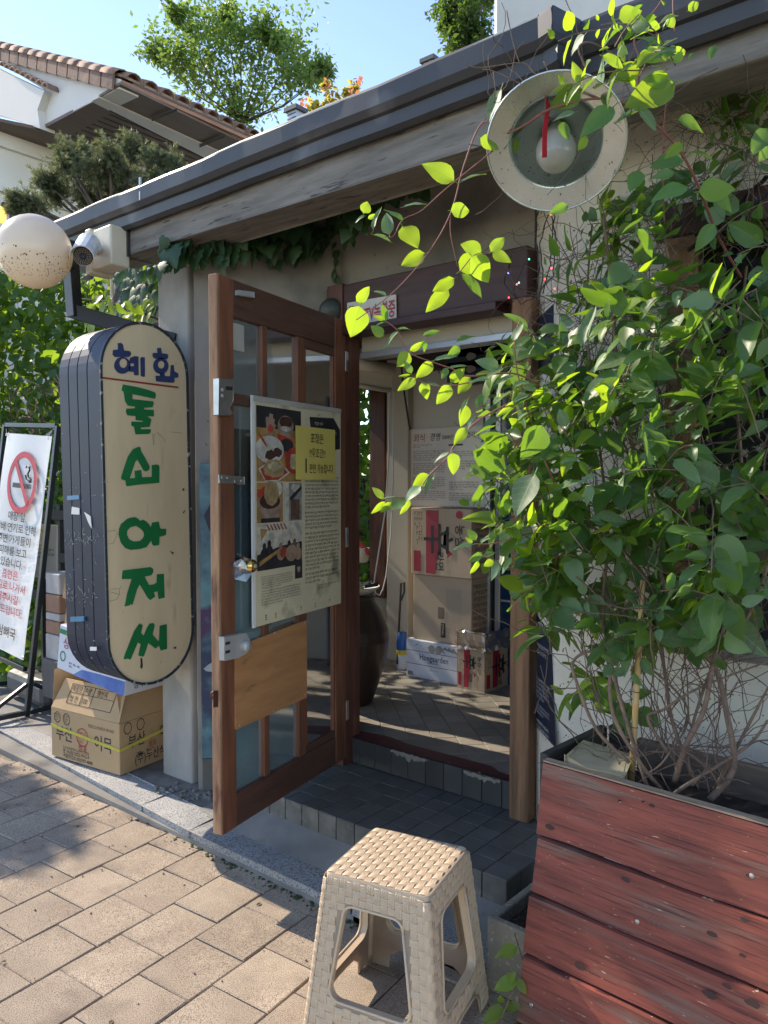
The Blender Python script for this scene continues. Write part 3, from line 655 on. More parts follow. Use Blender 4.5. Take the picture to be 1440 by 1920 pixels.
mk('edge_tape', MB().prism([pp(-.012, -.004, .0025), pp(.012, -.004, .0025), pp(.012, 1.004, .0025), pp(-.012, 1.004, .0025)], -DN*.008), 'paper_white', poster)
mk('edge_tape', MB().quad(pp(0, -.004, .003), pp(1, -.008, .003), pp(1, .014, .003), pp(0, .022, .003)), 'paper_grey', poster)
# ---- yellow note
NU0, NU1, NZ0, NZ1 = .464, .774, 1.513, 1.732
def npt(s, t, n=0): return dp(NU0+(NU1-NU0)*s, NZ1+(NZ0-NZ1)*t, PN+.006+n)
nm = MB(); g = 8
for i in range(g+1):
    for j in range(g+1): nm.v.append(npt(i/g, j/g, .004*math.sin(i/g*3)*(j/g)**2))
nm.f = [(i*(g+1)+j, (i+1)*(g+1)+j, (i+1)*(g+1)+j+1, i*(g+1)+j+1) for i in range(g) for j in range(g)]
note = single('yellow_note', nm, 'yellow_note', 'yellow handwritten paper note taped over the door poster', 'note')
HN = dict(r=DU, u=V((0, 0, 1)), m='ink', parent=note)
text('포장은', npt(.5, .29, .006), size=.047, align='CENTER', sx=.8, **HN)
text('!!무조건!!', npt(.5, .565, .006), size=.044, align='CENTER', sx=.75, shear=.1, **HN)
text('1', npt(.17, .87, .006), size=.085, bold=.03, sx=.75, **HN)
text('판만 가능합니다', npt(.30, .86, .006), size=.043, sx=.66, **HN)
# ------------------------------------------------------------------ mural on the wall left of the door
mat('mural', (.12, .27, .29), .5, c2=(.025, .045, .10), scale=2.6, contrast=(.4, .58), spot=(.45, .48, .48), spot_scale=5, spot_t=(.62, .68), bump=.002, bscale=25, speck=(.07, .03, .10), speck_scale=3, speck_t=(.56, .6))
LS = V((-.698, -.716, 0)).normalized(); LN = V((-LS.y, LS.x, 0)); LN = LN if LN.dot(O-V((-2.6, 2.5, 0))) > 0 else -LN; LW = V((-2.47, 2.686, 0))
def lw(a, z, n=0): return LW+LS*a+LN*n+V((0, 0, z))
mu = single('mural_board', MB().obox(lw(.325, .90, .012), LS*.315, LN*.010, V((0, 0, .69))), 'mural', 'painted teal and navy mural board on the wall behind the door', 'mural', bevel=.004)
r_ = random.Random(8)
mat('mural_cloud', (.46, .50, .48), .6, c2=(.25, .35, .40), scale=14); mat('mural_blue', (.03, .07, .30), .5); mat('mural_dark', (.02, .018, .05), .5)
for k in range(16):
    x, z = r_.uniform(.06, .60), r_.uniform(.62, .85); q = [lw(x+r_.uniform(.6, 1.2)*.04*math.cos(a*.7), z+r_.uniform(.5, 1.1)*.03*math.sin(a*.7), .0235+.0001*k) for a in range(9)]
    mk('painted_cloud', MB().poly(q), r_.choice(('mural_cloud', 'mural_cloud', 'mural_blue')), mu)
for k in range(8):
    x, z = r_.uniform(.1, .55), r_.uniform(.95, 1.45); q = [lw(x+r_.uniform(.6, 1.2)*.08*math.cos(a*.7), z+r_.uniform(.5, 1.1)*.11*math.sin(a*.7), .0255+.0001*k) for a in range(9)]
    mk('painted_petal', MB().poly(q), 'mural_dark', mu)
# ------------------------------------------------------------------ CCTV plate and small spotlight above the door
mat('sign_white', (.66, .63, .56), .5, scale=4, spot=(.42, .36, .26), spot_scale=9, spot_t=(.6, .75)); mat('sign_red', (.42, .03, .05), .5)
c = [onY(px, py, 2.600) for px, py in ((651, 568), (742, 552), (743, 599), (651, 619))]
cs = single('cctv_plate', MB().prism(c, (0, .006, 0)), 'sign_white', 'small white plate with red CCTV lettering screwed on the header beam', 'sign')
rr_ = (c[2]-c[3]).normalized(); uu_ = V((0, 0, 1))
text('CCTV녹화중', onY(664, 607, 2.597), rr_, uu_, .080, 'sign_red', cs, bold=.05, fit=(c[2]-c[3]).length*.82)
mk('camera_pictogram', MB().tube([onY(x, y, 2.597) for x, y in ((654, 590), (656, 575), (662, 574), (664, 588), (656, 592))], .0025, 4), 'ink', cs)
mat('green_metal', (.06, .07, .06), .5)
sp = single('round_spotlight', MB().lathe([(0, .05), (.04, .045), (.055, .02), (.06, -.02), (.05, -.03), (.0, -.03)], onY(622, 583, 2.60), (.5, -.85, -.2), 20), 'green_metal', 'round dark green bracket lamp tucked behind the top of the door', 'lamp', smooth=True)
# ------------------------------------------------------------------ OVAL SHOP SIGN
mat('sign_face', (.76, .63, .385), .42, c2=(.66, .545, .33), scale=2.2, stretch=(1, 3, .8), spot=(.34, .27, .17), spot_scale=4, spot_t=(.64, .8), speck=(.14, .10, .07), speck_scale=24, speck_t=(.73, .76), coat=.2)
mat('sign_navy', (.014, .026, .055), .5, c2=(.008, .015, .035), scale=4, stretch=(1, 1, 1), speck=(.30, .33, .36), speck_scale=40, speck_t=(.715, .74), rvar=.06, bump=.001, bscale=30, spec=.35)
mat('sign_green', (.012, .20, .055), .45, c2=(.01, .16, .045), scale=6, speck=(.35, .36, .2), speck_scale=30, speck_t=(.74, .76)); mat('sign_blue', (.035, .06, .16), .5); mat('sign_line', (.35, .035, .04), .5)
mat('rim_dark', (.03, .045, .06), .5, speck=(.35, .33, .3), speck_scale=50, speck_t=(.62, .66))
XS = -2.95
top = onX(256, 603, XS); bot = onX(273, 1284, XS); ax = (top-bot).normalized(); hl = (top-bot).length
mid_l = onX(195, 950, XS); mid_r = onX(356, 950, XS); SW = abs(mid_r.y-mid_l.y); SR = SW/2
side = V((0, 1, 0)); side = (side-ax*side.dot(ax)).normalized()
cmid = (mid_l+mid_r)/2; ctr = V((XS, cmid.y, (top.z+bot.z)/2))
SIDE = side
def stad(r, x, n=20):
    out = []
    for k in range(n+1): a = math.pi*k/n; out.append(ctr+ax*(hl/2-SR)+SIDE*(r*math.cos(a))+ax*(r*math.sin(a))+V((x-XS, 0, 0)))
    for k in range(n+1): a = math.pi+math.pi*k/n; out.append(ctr-ax*(hl/2-SR)+SIDE*(r*math.cos(a))+ax*(r*math.sin(a))+V((x-XS, 0, 0)))
    return out
sign = thing('oval_shop_sign', 'tall oval cream lightbox sign with blue and green Korean letters and navy sides', 'sign', (XS-.17, ctr.y, bot.z))
bandx = [0, -.015, -.10, -.104, -.18, -.184, -.25, -.254, -.33]; bandr = [SR, SR, SR, SR-.006, SR, SR-.006, SR, SR-.006, SR]
bandx = [-.004, -.10, -.102, -.106, -.108, -.18, -.182, -.186, -.188, -.255, -.257, -.261, -.263, -.335]
bandr = [SR, SR, SR-.006, SR-.006, SR, SR, SR-.006, SR-.006, SR, SR, SR-.006, SR-.006, SR, SR]
bmh = MB(); rings = [stad(r, XS+x) for x, r in zip(bandx, bandr)]; n = len(rings[0])
for r in rings: bmh.v += r
for i in range(len(rings)-1):
    for k in range(n): k2 = (k+1) % n; bmh.f.append((i*n+k, i*n+k2, (i+1)*n+k2, (i+1)*n+k))
bmh.f.append(tuple((len(rings)-1)*n+k for k in range(n)))
mk('side_casing', bmh, 'sign_navy', sign)
mk('rim', MB().prism(stad(SR+.004, XS-.004), (.010, 0, 0), holes=[stad(SR-.007, XS-.004)]), 'rim_dark', sign)
sf = mk('sign_face', MB().poly(stad(SR-.006, XS)), 'sign_face', sign)
def sx(o, pts): return [onX(o[0]+x/7.385, o[1]+y/7.385, XS+.003) for x, y in pts]
A, B, C_ = (180, 600), (180, 820), (180, 1040)
def circ(cx, cy, rx, ry, n=22): return [(cx+rx*math.cos(2*math.pi*k/n), cy+ry*math.sin(2*math.pi*k/n)) for k in range(n)]
def letter(parts, m):
    mb = MB()
    for o, pts, holes in parts: mb.poly(sx(o, pts), [sx(o, h) for h in holes])
    return mk('letter', mb, m, sign)
def off(ps, d): return ps
letter([(A, [(300,322),(350,315),(378,345),(388,420),(470,430),(490,465),(470,505),(430,513),(262,512),(228,480),(235,415),(305,408)], []),
        (A, circ(365, 628, 114, 117), [circ(378, 598, 52, 65, 18)]),
        (A, [(470,525),(530,500),(590,505),(592,765),(530,765),(520,715),(455,715),(455,640),(525,640),(525,600),(455,600)], []),
        (A, [(612,525),(640,510),(678,520),(678,780),(655,788),(620,775)], [])], 'sign_blue')
letter([(A, [(845,388),(900,385),(915,460),(990,470),(1003,500),(990,540),(920,545),(800,528),(780,490),(790,455),(850,455)], []),
        (A, circ(897, 635, 108, 113), [circ(902, 618, 45, 54, 18)]),
        (A, [(885,735),(950,735),(955,775),(1025,778),(1035,625),(1078,622),(1085,710),(1140,740),(1142,795),(1090,798),(1085,865),(1040,868),(830,848),(822,770),(885,772)], [])], 'sign_blue')
letter([(A, [(52,782),(1143,922),(1143,945),(52,805)], [])], 'sign_line')
letter([(A, [(370,892),(560,925),(700,960),(815,1000),(830,1030),(820,1090),(505,1025),(505,1095),(790,1125),(803,1150),(785,1205),(665,1215),(668,1238),(800,1243),(803,1333),(710,1333),(768,1375),(745,1478),(620,1490),(625,1512),(755,1510),(762,1535),(740,1575),(545,1583),(525,1475),(488,1462),(490,1405),(655,1410),(640,1395),(548,1385),(545,1330),(435,1320),(413,1270),(420,1228),(540,1222),(540,1200),(440,1185),(400,1120),(383,990),(355,975)], [])], 'sign_green')
letter([(B, [(590,130),(618,140),(625,190),(670,265),(745,405),(735,450),(690,475),(655,455),(570,305),(540,350),(468,568),(540,562),(532,465),(625,452),(640,552),(770,548),(772,385),(850,375),(878,395),(878,628),(590,655),(430,678),(413,660),(410,600),(348,580),(350,540),(440,265),(510,165)], [])], 'sign_green')
letter([(B, [(480,1112),(540,1105),(575,1120),(610,1155),(650,1140),(700,1165),(735,1205),(760,1245),(775,1180),(870,1167),(885,1250),(905,1268),(972,1265),(970,1350),(880,1378),(875,1490),(800,1502),(775,1480),(765,1430),(700,1520),(610,1545),(480,1560),(400,1530),(340,1450),(312,1350),(318,1265),(345,1200),(430,1130)],
         [[(555,1225),(610,1260),(655,1305),(665,1350),(650,1395),(605,1435),(520,1442),(460,1410),(430,1350),(435,1290),(480,1245)]])], 'sign_green')
letter([(C_, [(370,218),(750,172),(790,195),(795,240),(765,285),(675,305),(735,420),(800,410),(840,385),(843,272),(940,265),(950,595),(865,615),(850,510),(800,520),(820,580),(755,628),(720,605),(605,415),(570,480),(505,700),(478,680),(470,700),(395,718),(430,540),(495,335),(355,338)], [])], 'sign_green')
letter([(C_, [(600,952),(648,975),(625,1085),(660,1120),(700,1020),(740,955),(790,945),(815,975),(785,1105),(860,1195),(872,1190),(880,985),(980,960),(985,1305),(895,1328),(872,1260),(825,1300),(725,1225),(665,1405),(640,1412),(585,1395),(618,1240),(580,1215),(480,1455),(440,1440),(380,1450),(400,1380),(525,1060)], [])], 'sign_green')
mat('soot', (.05, .04, .03), .9)
def scuff(o, pts): mk('scuff', MB().poly(sx(o, pts)), 'soot', sign)
scuff(C_, [(615,1430),(640,1432),(645,1490),(650,1550),(630,1585),(612,1560),(618,1500)]); scuff(C_, [(1060,1295),(1110,1270),(1112,1305)]); scuff(B, [(1020,1570),(1085,1600),(1060,1620)]); scuff(B, [(1200,1040),(1240,1000),(1215,1055)]); scuff(B, [(1195,715),(1220,700),(1225,735),(1200,742)])
def xl(o, pts): mk('scratch', MB().tube(sx(o, pts), .0006, 3), 'soot', sign)
xl(B, [(135,1300),(270,1290),(295,1330),(240,1470),(135,1480),(135,1300)]); xl(C_, [(205,480),(325,467),(325,545),(285,620),(180,650)]); xl(C_, [(200,515),(320,550)]); xl(A, [(1035,1550),(1195,1565)]); xl(A, [(778,1570),(795,1735),(805,1572)]); xl(A, [(850,1560),(940,1640),(955,1700)])
# stickers and latches on the narrow side (faces -Y)
def fy(px, py):
    p = onY(px, py, ctr.y-SR-.003); return p
def sidepatch(pts, m, name='sticker', d=.002): mk(name, MB().prism([fy(x, y)+V((0, -.001, 0)) for x, y in pts], (0, d, 0)), m, sign)
mat('latch_blue', (.07, .22, .42), .45, metal=.3)
sidepatch([(147,684),(159,682),(159,690),(147,692)], 'paper_white')
sidepatch([(126,930),(148,928),(149,936),(126,938)], 'latch_blue', 'latch', .008); sidepatch([(132,1157),(157,1156),(157,1165),(132,1166)], 'latch_blue', 'latch', .008)
sidepatch([(114,713),(136,711),(136,718),(114,720)], 'steel', 'latch', .008)
sidepatch([(135,950),(149,953),(149,965),(134,964)], 'paper_white'); sidepatch([(158,960),(170,968),(172,991),(166,980)], 'paper_white'); sidepatch([(169,1213),(181,1213),(181,1220),(169,1220)], 'paper_white')
r_ = random.Random(9); sc_ = MB()
for k in range(90):
    px, py = r_.uniform(122, 182), r_.choice((r_.uniform(1000, 1020), r_.uniform(1105, 1130), r_.uniform(900, 1240)))
    p = fy(px, py); sc_.tube([p, p+V((r_.uniform(-.02, .02), 0, r_.uniform(-.02, .02)))], .0006, 3)
tag(mk('side_scratches', sc_, 'grey_cast', sign), kind='stuff')
# bracket: hanging bar and diagonal arm above the sign
brk = thing('sign_bracket', 'black steel angle arm that carries the oval sign and the globe lamp', 'bracket', (-3.4, 1.95, 2.3))
b0 = V((-3.36, 1.92, 2.62)); b1 = V((-3.36, 1.92, 2.285)); b2 = V((-2.90, 2.16, 2.235))
def sqbar(a, b, wd, ht, m, name, parent):
    a, b = V(a), V(b); t = (b-a).normalized(); s_ = t.cross(V((0, 0, 1))); s_ = s_.normalized() if s_.length > .1 else V((1, 0, 0)); u_ = s_.cross(t)
    return mk(name, MB().obox((a+b)/2, t*(b-a).length/2, s_*wd/2, u_*ht/2), m, parent, bevel=.003)
q0, q1, q2 = at(131, 500, 3.75), at(140, 585, 3.75), onY(330, 640, 2.25)
sqbar(q0+V((0, 0, .12)), q1+V((0, 0, -.025)), .07, .05, 'bollard_black', 'drop_arm', brk)
sqbar(q1, q2, .05, .07, 'bollard_black', 'cross_arm', brk)
# ------------------------------------------------------------------ globe lamp
mat('globe', (.86, .77, .62), .25, c2=(.78, .67, .52), scale=1.5, transl=.25, tcol=(.9, .75, .5), spec=.6)
gc = at(65, 472, 3.45); GR = 67*3.45/1442
gl = thing('globe_lamp', 'cream globe lamp with rusty streaks at its underside, left of the security camera', 'lamp', tuple(gc))
mk('globe', MB().ball(gc, GR, 40), 'globe', gl, smooth=True)
mat('rust', (.16, .08, .04), .9); st = MB(); r_ = random.Random(5)
for k in range(420):
    a = r_.gauss(0, .12)+r_.randint(0, 25)*.25; th = math.radians(r_.gauss(128, 16)); 
    if th > 2.95 or th < 1.6: continue
    ln = r_.uniform(.01, .05); wd = r_.uniform(.005, .014)*math.sin(th)
    def sp_(t, a): return gc+V((math.sin(t)*math.cos(a), math.sin(t)*math.sin(a), math.cos(t)))*(GR*1.003)
    st.quad(sp_(th, a), sp_(th, a+wd/GR*.5), sp_(th+ln, a+wd/GR*.5), sp_(th+ln, a))
tag(mk('rust_streaks', st, 'rust', gl), kind='stuff')
mk('mount', MB().tube([gc+V((.06, .10, .0)), gc+(q0-gc)*.98], .03, 10), 'bollard_black', gl)
# ------------------------------------------------------------------ security camera and junction box
mat('ivory', (.66, .60, .46), .5, c2=(.55, .49, .36), scale=4); mat('cam_white', (.72, .73, .70), .35)
jb = thing('junction_box', 'ivory plastic junction box under the gutter end, behind the security camera', 'junction box', tuple(onY(200, 505, 2.13)))
jc = onY(183, 470, 2.0); ex = V((1, 0, 0)).normalized()
mk('box_body', MB().obox(jc+V((.06, .03, 0)), V((.085, 0, 0)), V((0, .05, 0)), V((0, 0, .092))), 'ivory', jb, bevel=.008)
mk('box_lid', MB().obox(jc+V((-.035, .03, -.004)), V((.024, 0, 0)), V((0, .062, 0)), V((0, 0, .106))), 'ivory', jb, bevel=.008)
sc2 = thing('security_camera', 'white bullet security camera pointing down from the ivory box', 'camera', tuple(at(157, 475, 3.55)))
cf = at(156, 480, 3.40); cd = (V((-1.0, 0, .95))-cf); cd = ((O-cf).normalized()+V((-.15, -.1, -.30))).normalized()
mk('camera_body', MB().lathe([(0, -.17), (.036, -.17), (.041, -.15), (.041, 0), (.043, .004)], cf, cd, 24), 'cam_white', sc2, smooth=True)
mk('face_plate', MB().lathe([(0, .005), (.040, .005), (.042, 0)], cf, cd, 24), 'bollard_black', sc2)
hd = MB(); a_ = V((0, 0, 1)).cross(cd).normalized(); up_ = cd.cross(a_)
prev = None; n0 = 0
for zz in (-.17, .035):
    for k in range(9):
        t = math.pi*k/8; hd.v.append(cf+cd*zz+a_*math.cos(t)*.051+up_*(math.sin(t)*.051+.004))
hd.f = [(k, k+1, 9+k+1, 9+k) for k in range(8)]; mk('sun_hood', hd, 'cam_white', sc2, solid=.004)
ld = MB()
for rr2, nn in ((.019, 12), (.027, 18), (.034, 22)):
    for k in range(nn):
        q = 2*math.pi*k/nn; ld.lathe([(0, .0025), (.0018, .0015), (.002, 0)], cf+cd*.0055+a_*rr2*math.cos(q)+up_*rr2*math.sin(q), cd, 5)
mk('led_ring', ld, 'ivory', sc2); mk('lens', MB().lathe([(0, .004), (.008, .003), (.01, 0)], cf+cd*.0055, cd, 14), 'blue_glass', sc2)
mk('swivel_arm', MB().tube([cf-cd*.08, cf-cd*.09+V((.02, .05, .01)), jc+V((-.05, .0, .02))], [.014, .018, .03], 10), 'cam_white', sc2, smooth=True)
# ------------------------------------------------------------------ no-smoking banner stand
mat('banner', (.72, .73, .72), .55, c2=(.64, .65, .65), scale=2); mat('stand_steel', (.035, .045, .055), .4, metal=.5); mat('banner_red', (.55, .04, .07), .6)
dRt = -(_R*(-1720/FPX)+_U*(170/FPX)+_F).normalized()
G0 = onZ(50, 1342, .04)
tn = (G0-O).dot(dRt)/ray(108, 800).dot(dRt); G1 = O+ray(108, 800)*tn
up = (G1-G0).normalized(); bn = dRt.cross(up).normalized()
if bn.dot(O-G0) < 0: bn = -bn
def bp(px, py, n=0): return onP(px, py, G0+bn*n, bn)
tl = bp(10, 797); tr = bp(109, 799); wid = (tr-tl).dot(dRt)
bn_t = thing('banner_stand', 'white no-smoking banner with Korean text on a black steel stand', 'banner stand', tuple(G0))
def bar(a, b, w_, name='frame_bar', m='stand_steel', parent=None, e=None):
    a, b = V(a), V(b); t = (b-a).normalized(); s_ = t.cross(bn).normalized(); u_ = s_.cross(t)
    return mk(name, MB().obox((a+b)/2, t*((b-a).length/2), s_*w_/2, u_*w_/2), m, parent or bn_t, bevel=.002)
bar(G0, tr, .03, 'upright'); bl_ = G0-dRt*wid; bar(bl_, tl, .03, 'upright'); bar(tl+dRt*.017, tr-dRt*.017, .028)
lr = bp(50, 1256); bar(lr-dRt*.017, lr-dRt*(wid-.017), .028)
h3 = G0+up*.20
for s in (1, -1):
    f_ = G0+bn*(.32*s); f_.z = .07; bar(G0+bn*.02*s+up*.02, f_, .03, 'foot'); bar(h3+bn*.02*s, f_-bn*.06*s+V((0, 0, .02)), .024, 'brace')
    g_ = bl_+bn*(.32*s); g_.z = .07; bar(bl_+bn*.02*s+up*.02, g_, .03, 'foot')
cl = [bp(14, 812, .012), bp(95.5, 818, .012), bp(47, 1238, .012)]; ww = (cl[1]-cl[0]).dot(dRt); bl2 = cl[2]-dRt*ww*1.0
g = 14; cm = MB()
for i in range(g+1):
    for j in range(g+1):
        s, t = i/g, j/g; p = cl[0].lerp(cl[1], s).lerp(bl2.lerp(cl[2], s), t); cm.v.append(p+bn*(.008*math.sin(s*5+t*3)+.004*math.sin(t*9)))
cm.f = [(i*(g+1)+j, (i+1)*(g+1)+j, (i+1)*(g+1)+j+1, i*(g+1)+j+1) for i in range(g) for j in range(g)]
ban = mk('banner_cloth', cm, 'banner', bn_t, smooth=True)
for p in (cl[0]+dRt*.012-up*.012, cl[1]-dRt*.012-up*.012, cl[2]-dRt*.012+up*.012): mk('eyelet', MB().lathe([(.004, .012), (.009, .013), (.011, .010)], p, bn, 12), 'steel', bn_t)
for a, b in ((cl[0], tl+dRt*.02), (cl[1], tr-dRt*.02)): mk('tie', MB().tube([a+bn*.006, b], .003, 5), 'black', bn_t)
mid = lambda py, f=.5, n=.026: (lambda a: a+dRt*((bp_l(py)-a).dot(dRt))*0)(bp(50, py, n))
def lft(t): return cl[0].lerp(bl2, t)
BH = (bl2-cl[0]).length
def bpt(s, t, n=.014): return cl[0].lerp(cl[1], s).lerp(bl2.lerp(cl[2], s), t)+bn*n
cu = bpt(.52, .222); rw_, ru_ = ww*.335, ww*.335
ring = [cu+dRt*rw_*math.cos(a)+up*ru_*math.sin(a) for a in [2*math.pi*k/40 for k in range(40)]]; rin = [cu+(p-cu)*.80 for p in ring]
mk('red_ring', MB().poly(ring, [rin]), 'banner_red', bn_t)
d45 = (dRt*.62-up*.78).normalized(); d90 = d45.cross(bn)
mk('red_bar', MB().obox(cu+bn*.0015, d45*ru_*.84, d90*ru_*.09, bn*.0006), 'banner_red', bn_t)
mk('cigarette', MB().obox(cu-up*ru_*.10-dRt*rw_*.1, dRt*rw_*.50, up*ru_*.075, bn*.0004).obox(cu-up*ru_*.10+dRt*rw_*.52, dRt*rw_*.03, up*ru_*.075, bn*.0004).obox(cu-up*ru_*.10+dRt*rw_*.62, dRt*rw_*.03, up*ru_*.075, bn*.0004), 'ink', bn_t)
sm = [(.62, .02), (.60, .14), (.42, .2), (.36, .30), (.46, .42), (.40, .52), (.26, .56), (.2, .48)]
mk('smoke_line', MB().tube([cu+dRt*rw_*x*1.0+up*ru_*(y+.0) for x, y in sm], ru_*.025, 4), 'ink', bn_t)
mk('smoke_line', MB().tube([cu+dRt*rw_*x+up*ru_*y for x, y in ((.52, .02), (.5, .08), (.3, .12), (.22, .25))], ru_*.025, 4), 'ink', bn_t)
def bt(s, t, body, sz, m='ink', fw=.5): text(body, bpt(.5, t, .0155), dRt, up, sz, m, bn_t, bold=.03, align='CENTER', fit=ww*fw)
for i, (b_, m_, fw) in enumerate((('매장 앞', 'ink', .40), ('담배 연기로 인해', 'ink', .92), ('주변 가게들이', 'ink', .76), ('피해를 보고', 'ink', .64), ('있습니다.', 'ink', .52), ('흡연은', 'banner_red', .37), ('큰길로 나가서', 'banner_red', .76), ('해주시길', 'banner_red', .50), ('부탁드립니다.', 'banner_red', .74))):
    bt(.5, .396+i*.0535, b_, BH*.046, m_, fw)
bt(.5, .925, '삼삼뼈국', BH*.054, 'ink', .56)
# dark plastic base weight behind the banner
mat('grey_plastic', (.07, .075, .085), .5, c2=(.05, .055, .062), scale=3)
wb = MB(); wc = onZ(45, 1325, .06)
single('plastic_base_weight', MB().obox(wc+V((-.12, .30, .08)), V((.30, -.02, 0)), V((.02, .24, 0)), V((0, 0, .085))), 'grey_plastic', 'dark grey plastic base weight lying behind the banner stand', 'base weight', bevel=.045)
# clutter and low fence behind
fence = thing('dark_fence', 'dark wooden fence with open rails behind the banner stand', 'fence', (-4.9, 3.0, .05))
fa_, fb_ = V((-7.2, 2.75, 0)), V((-4.25, 3.35, 0)); fd = (fb_-fa_).normalized()
mat('fence_dark', (.045, .042, .04), .8, scale=6, stretch=(1, 6, 6))
for k in range(7):
    p = fa_+fd*((fb_-fa_).length*k/6); mk('post', MB().box((p.x-.03, p.y-.03, .03), (p.x+.03, p.y+.03, 1.33)), 'fence_dark', fence)
for z in (.35, .62, .92, 1.25): mk('rail', MB().obox((fa_+fb_)/2+V((0, -.035, z)), fd*(fb_-fa_).length/2, V((fd.y, -fd.x, 0))*.012, V((0, 0, .035))), 'fence_dark', fence)
# second small white banner and stacked things
s2 = thing('white_notice', 'small white notice sheet on a dark stand behind the big banner', 'notice', tuple(onZ(90, 1280, .1)))
q = [at(70, 983, 5.2), at(106, 985, 5.2), at(106, 1088, 5.2), at(66, 1082, 5.2)]
mk('sheet', MB().prism(q, (0, .01, 0)), 'banner', s2)
rg = (q[1]-q[0]).normalized()
cy = at(74, 1008, 5.17); mat('notice_yellow', (.7, .55, .05), .5)
mk('yellow_ring', MB().poly([cy+rg*.05*math.cos(a)+V((0, 0, .06*math.sin(a))) for a in [k*.4 for k in range(16)]], [[cy+rg*.037*math.cos(a)+V((0, 0, .047*math.sin(a))) for a in [k*.4 for k in range(16)]]]), 'notice_yellow', s2)
tb = MB(); rq = random.Random(3)
def PQ(x, y): return q[0].lerp(q[1], x).lerp(q[3].lerp(q[2], x), y)+V((.0, -.004, 0))
glyphblock(tb, PQ, .1, .95, .42, .66, 3, rq); mk('notice_text', tb, 'ink', s2)
for x in (76, 100): mk('leg', MB().tube([at(x+4, 1080, 5.23), at(x+8, 1300, 5.0)], .018, 4), 'stand_steel', s2)
mat('sack', (.42, .41, .40), .7, c2=(.32, .31, .30), scale=6); mat('brown_carton', (.30, .17, .11), .8); mat('crate', (.10, .09, .09), .7, scale=8)
bs = thing('wrapped_bundle', 'tall bundle of white packages with brown tape bands standing by the fence', 'bundle', tuple(at(95, 1300, 5.0)))
for i, (ya, yb, m_) in enumerate(((1075, 1115, 'sack'), (1115, 1150, 'brown_carton'), (1150, 1165, 'sack'), (1165, 1190, 'brown_carton'), (1190, 1250, 'sack'))):
    a, b = at(78, ya, 4.75), at(118, yb-1, 4.75); mk('package', MB().obox((a+b)/2+V((0, .09, 0)), V((.085, 0, 0)), V((0, .09, 0)), V((0, 0, abs(a.z-b.z)/2))), m_, bs, bevel=.008)
a, b = at(60, 1252, 4.7), at(122, 1300, 4.7)
single('slatted_crate', MB().obox((a+b)/2+V((0, .12, 0)), V((.12, 0, 0)), V((0, .1, 0)), V((0, 0, .12))), 'crate', 'dark slatted crate under the wrapped bundle', 'crate', bevel=.004)
# ------------------------------------------------------------------ cardboard boxes beside the sign
mat('cardboard', (.50, .335, .175), .8, c2=(.43, .285, .145), scale=2.5, stretch=(1, 1, 1), bump=.0006, bscale=60, bstretch=(6, 6, .2), spot=(.36, .24, .13), spot_scale=4, spot_t=(.6, .75))
mat('box_ink', (.045, .04, .04), .8); mat('box_red', (.42, .05, .05), .7); mat('strap', (.78, .68, .12), .35, transl=.2, tcol=(.8, .7, .1)); mat('box_white', (.66, .68, .74), .45, c2=(.6, .62, .7), scale=2)
mat('box_blue', (.06, .13, .42), .45, c2=(.16, .28, .55), scale=5); mat('box_green', (.02, .22, .10), .5); mat('tape_tan', (.42, .28, .12), .25, coat=.5)
BZ = .05
Bn, Bl, Br = onZ(225, 1455, BZ), onZ(97, 1416, BZ), onZ(299, 1422, BZ)
e1 = (Bl-Bn); e1.z = 0; L1 = e1.length; e1.normalize(); e2 = V((e1.y, -e1.x, 0)); e2 = e2 if e2.dot(Br-Bn) > 0 else -e2; L2 = .40
Hc = Bn.z+.262
bx = thing('fish_cake_carton', 'large open brown carton with Korean print and yellow strap beside the pillar', 'carton', tuple(Bn))
def bpn(a, b, z): return Bn+e1*a+e2*b+V((0, 0, z))
bm_ = MB(); t_ = .006
bm_.obox(bpn(L1/2, L2/2, .13), e1*L1/2, e2*L2/2, V((0, 0, .13))); mk('carton_body', bm_, 'cardboard', bx, bevel=.004)
# flaps leaning inwards and up
hf = .20
def flap(a, b, inn, h_, nm='flap', skew=.03):
    o_ = inn*h_*.42; p = [a, b, b+(a-b).normalized()*skew+o_+V((0, 0, h_*.86)), a+(b-a).normalized()*skew+o_+V((0, 0, h_*.86))]
    return mk(nm, MB().prism(p, inn.cross((b-a).normalized())*0+inn*.004), 'cardboard', bx), p
f1, fp = flap(bpn(.002, 0, .262), bpn(L1-.002, 0, .262), e2, .165)
f2, fq = flap(bpn(0, .01, .262), bpn(0, L2-.01, .262), e1, .165)
f3, _q = flap(bpn(L1, .01, .262), bpn(L1, L2-.01, .262), -e1*-.25, .22)
nF = -e2; nR = -e1; Z_ = V((0, 0, 1))
def fr(a, z, d=.0015): return bpn(a, 0, z)+nF*d          # front, a measured from the near corner towards the left
def tx(body, a, z, size, m='box_ink', sx_=.9, bold=.01): return text(body, fr(a, z), -e1, Z_, size, m, bx, bold=bold, sx=sx_)
tx('부산', L1*.93, .105, .085, sx_=.92, bold=.02); tx('어묵', L1*.36, .105, .085, sx_=.92, bold=.02)
tx('범표', L1*.585, .068, .042, 'box_red', bold=.02)
tx('주소:부산광역시 강서구 대저2동', L1*.82, .058, .018, bold=0); tx('본 사:(051)322-7915-9', L1*.82, .036, .026); tx('서울영업소:(02)797-4848', L1*.82, .012, .026)
tx('영업신고:부산진서 제190호', L1*.44, .205, .020, bold=0)
cc = fr(L1*.525, .142, .002); rn = [cc-e1*.048*math.cos(a)+Z_*.048*math.sin(a) for a in [k*math.pi/14 for k in range(28)]]
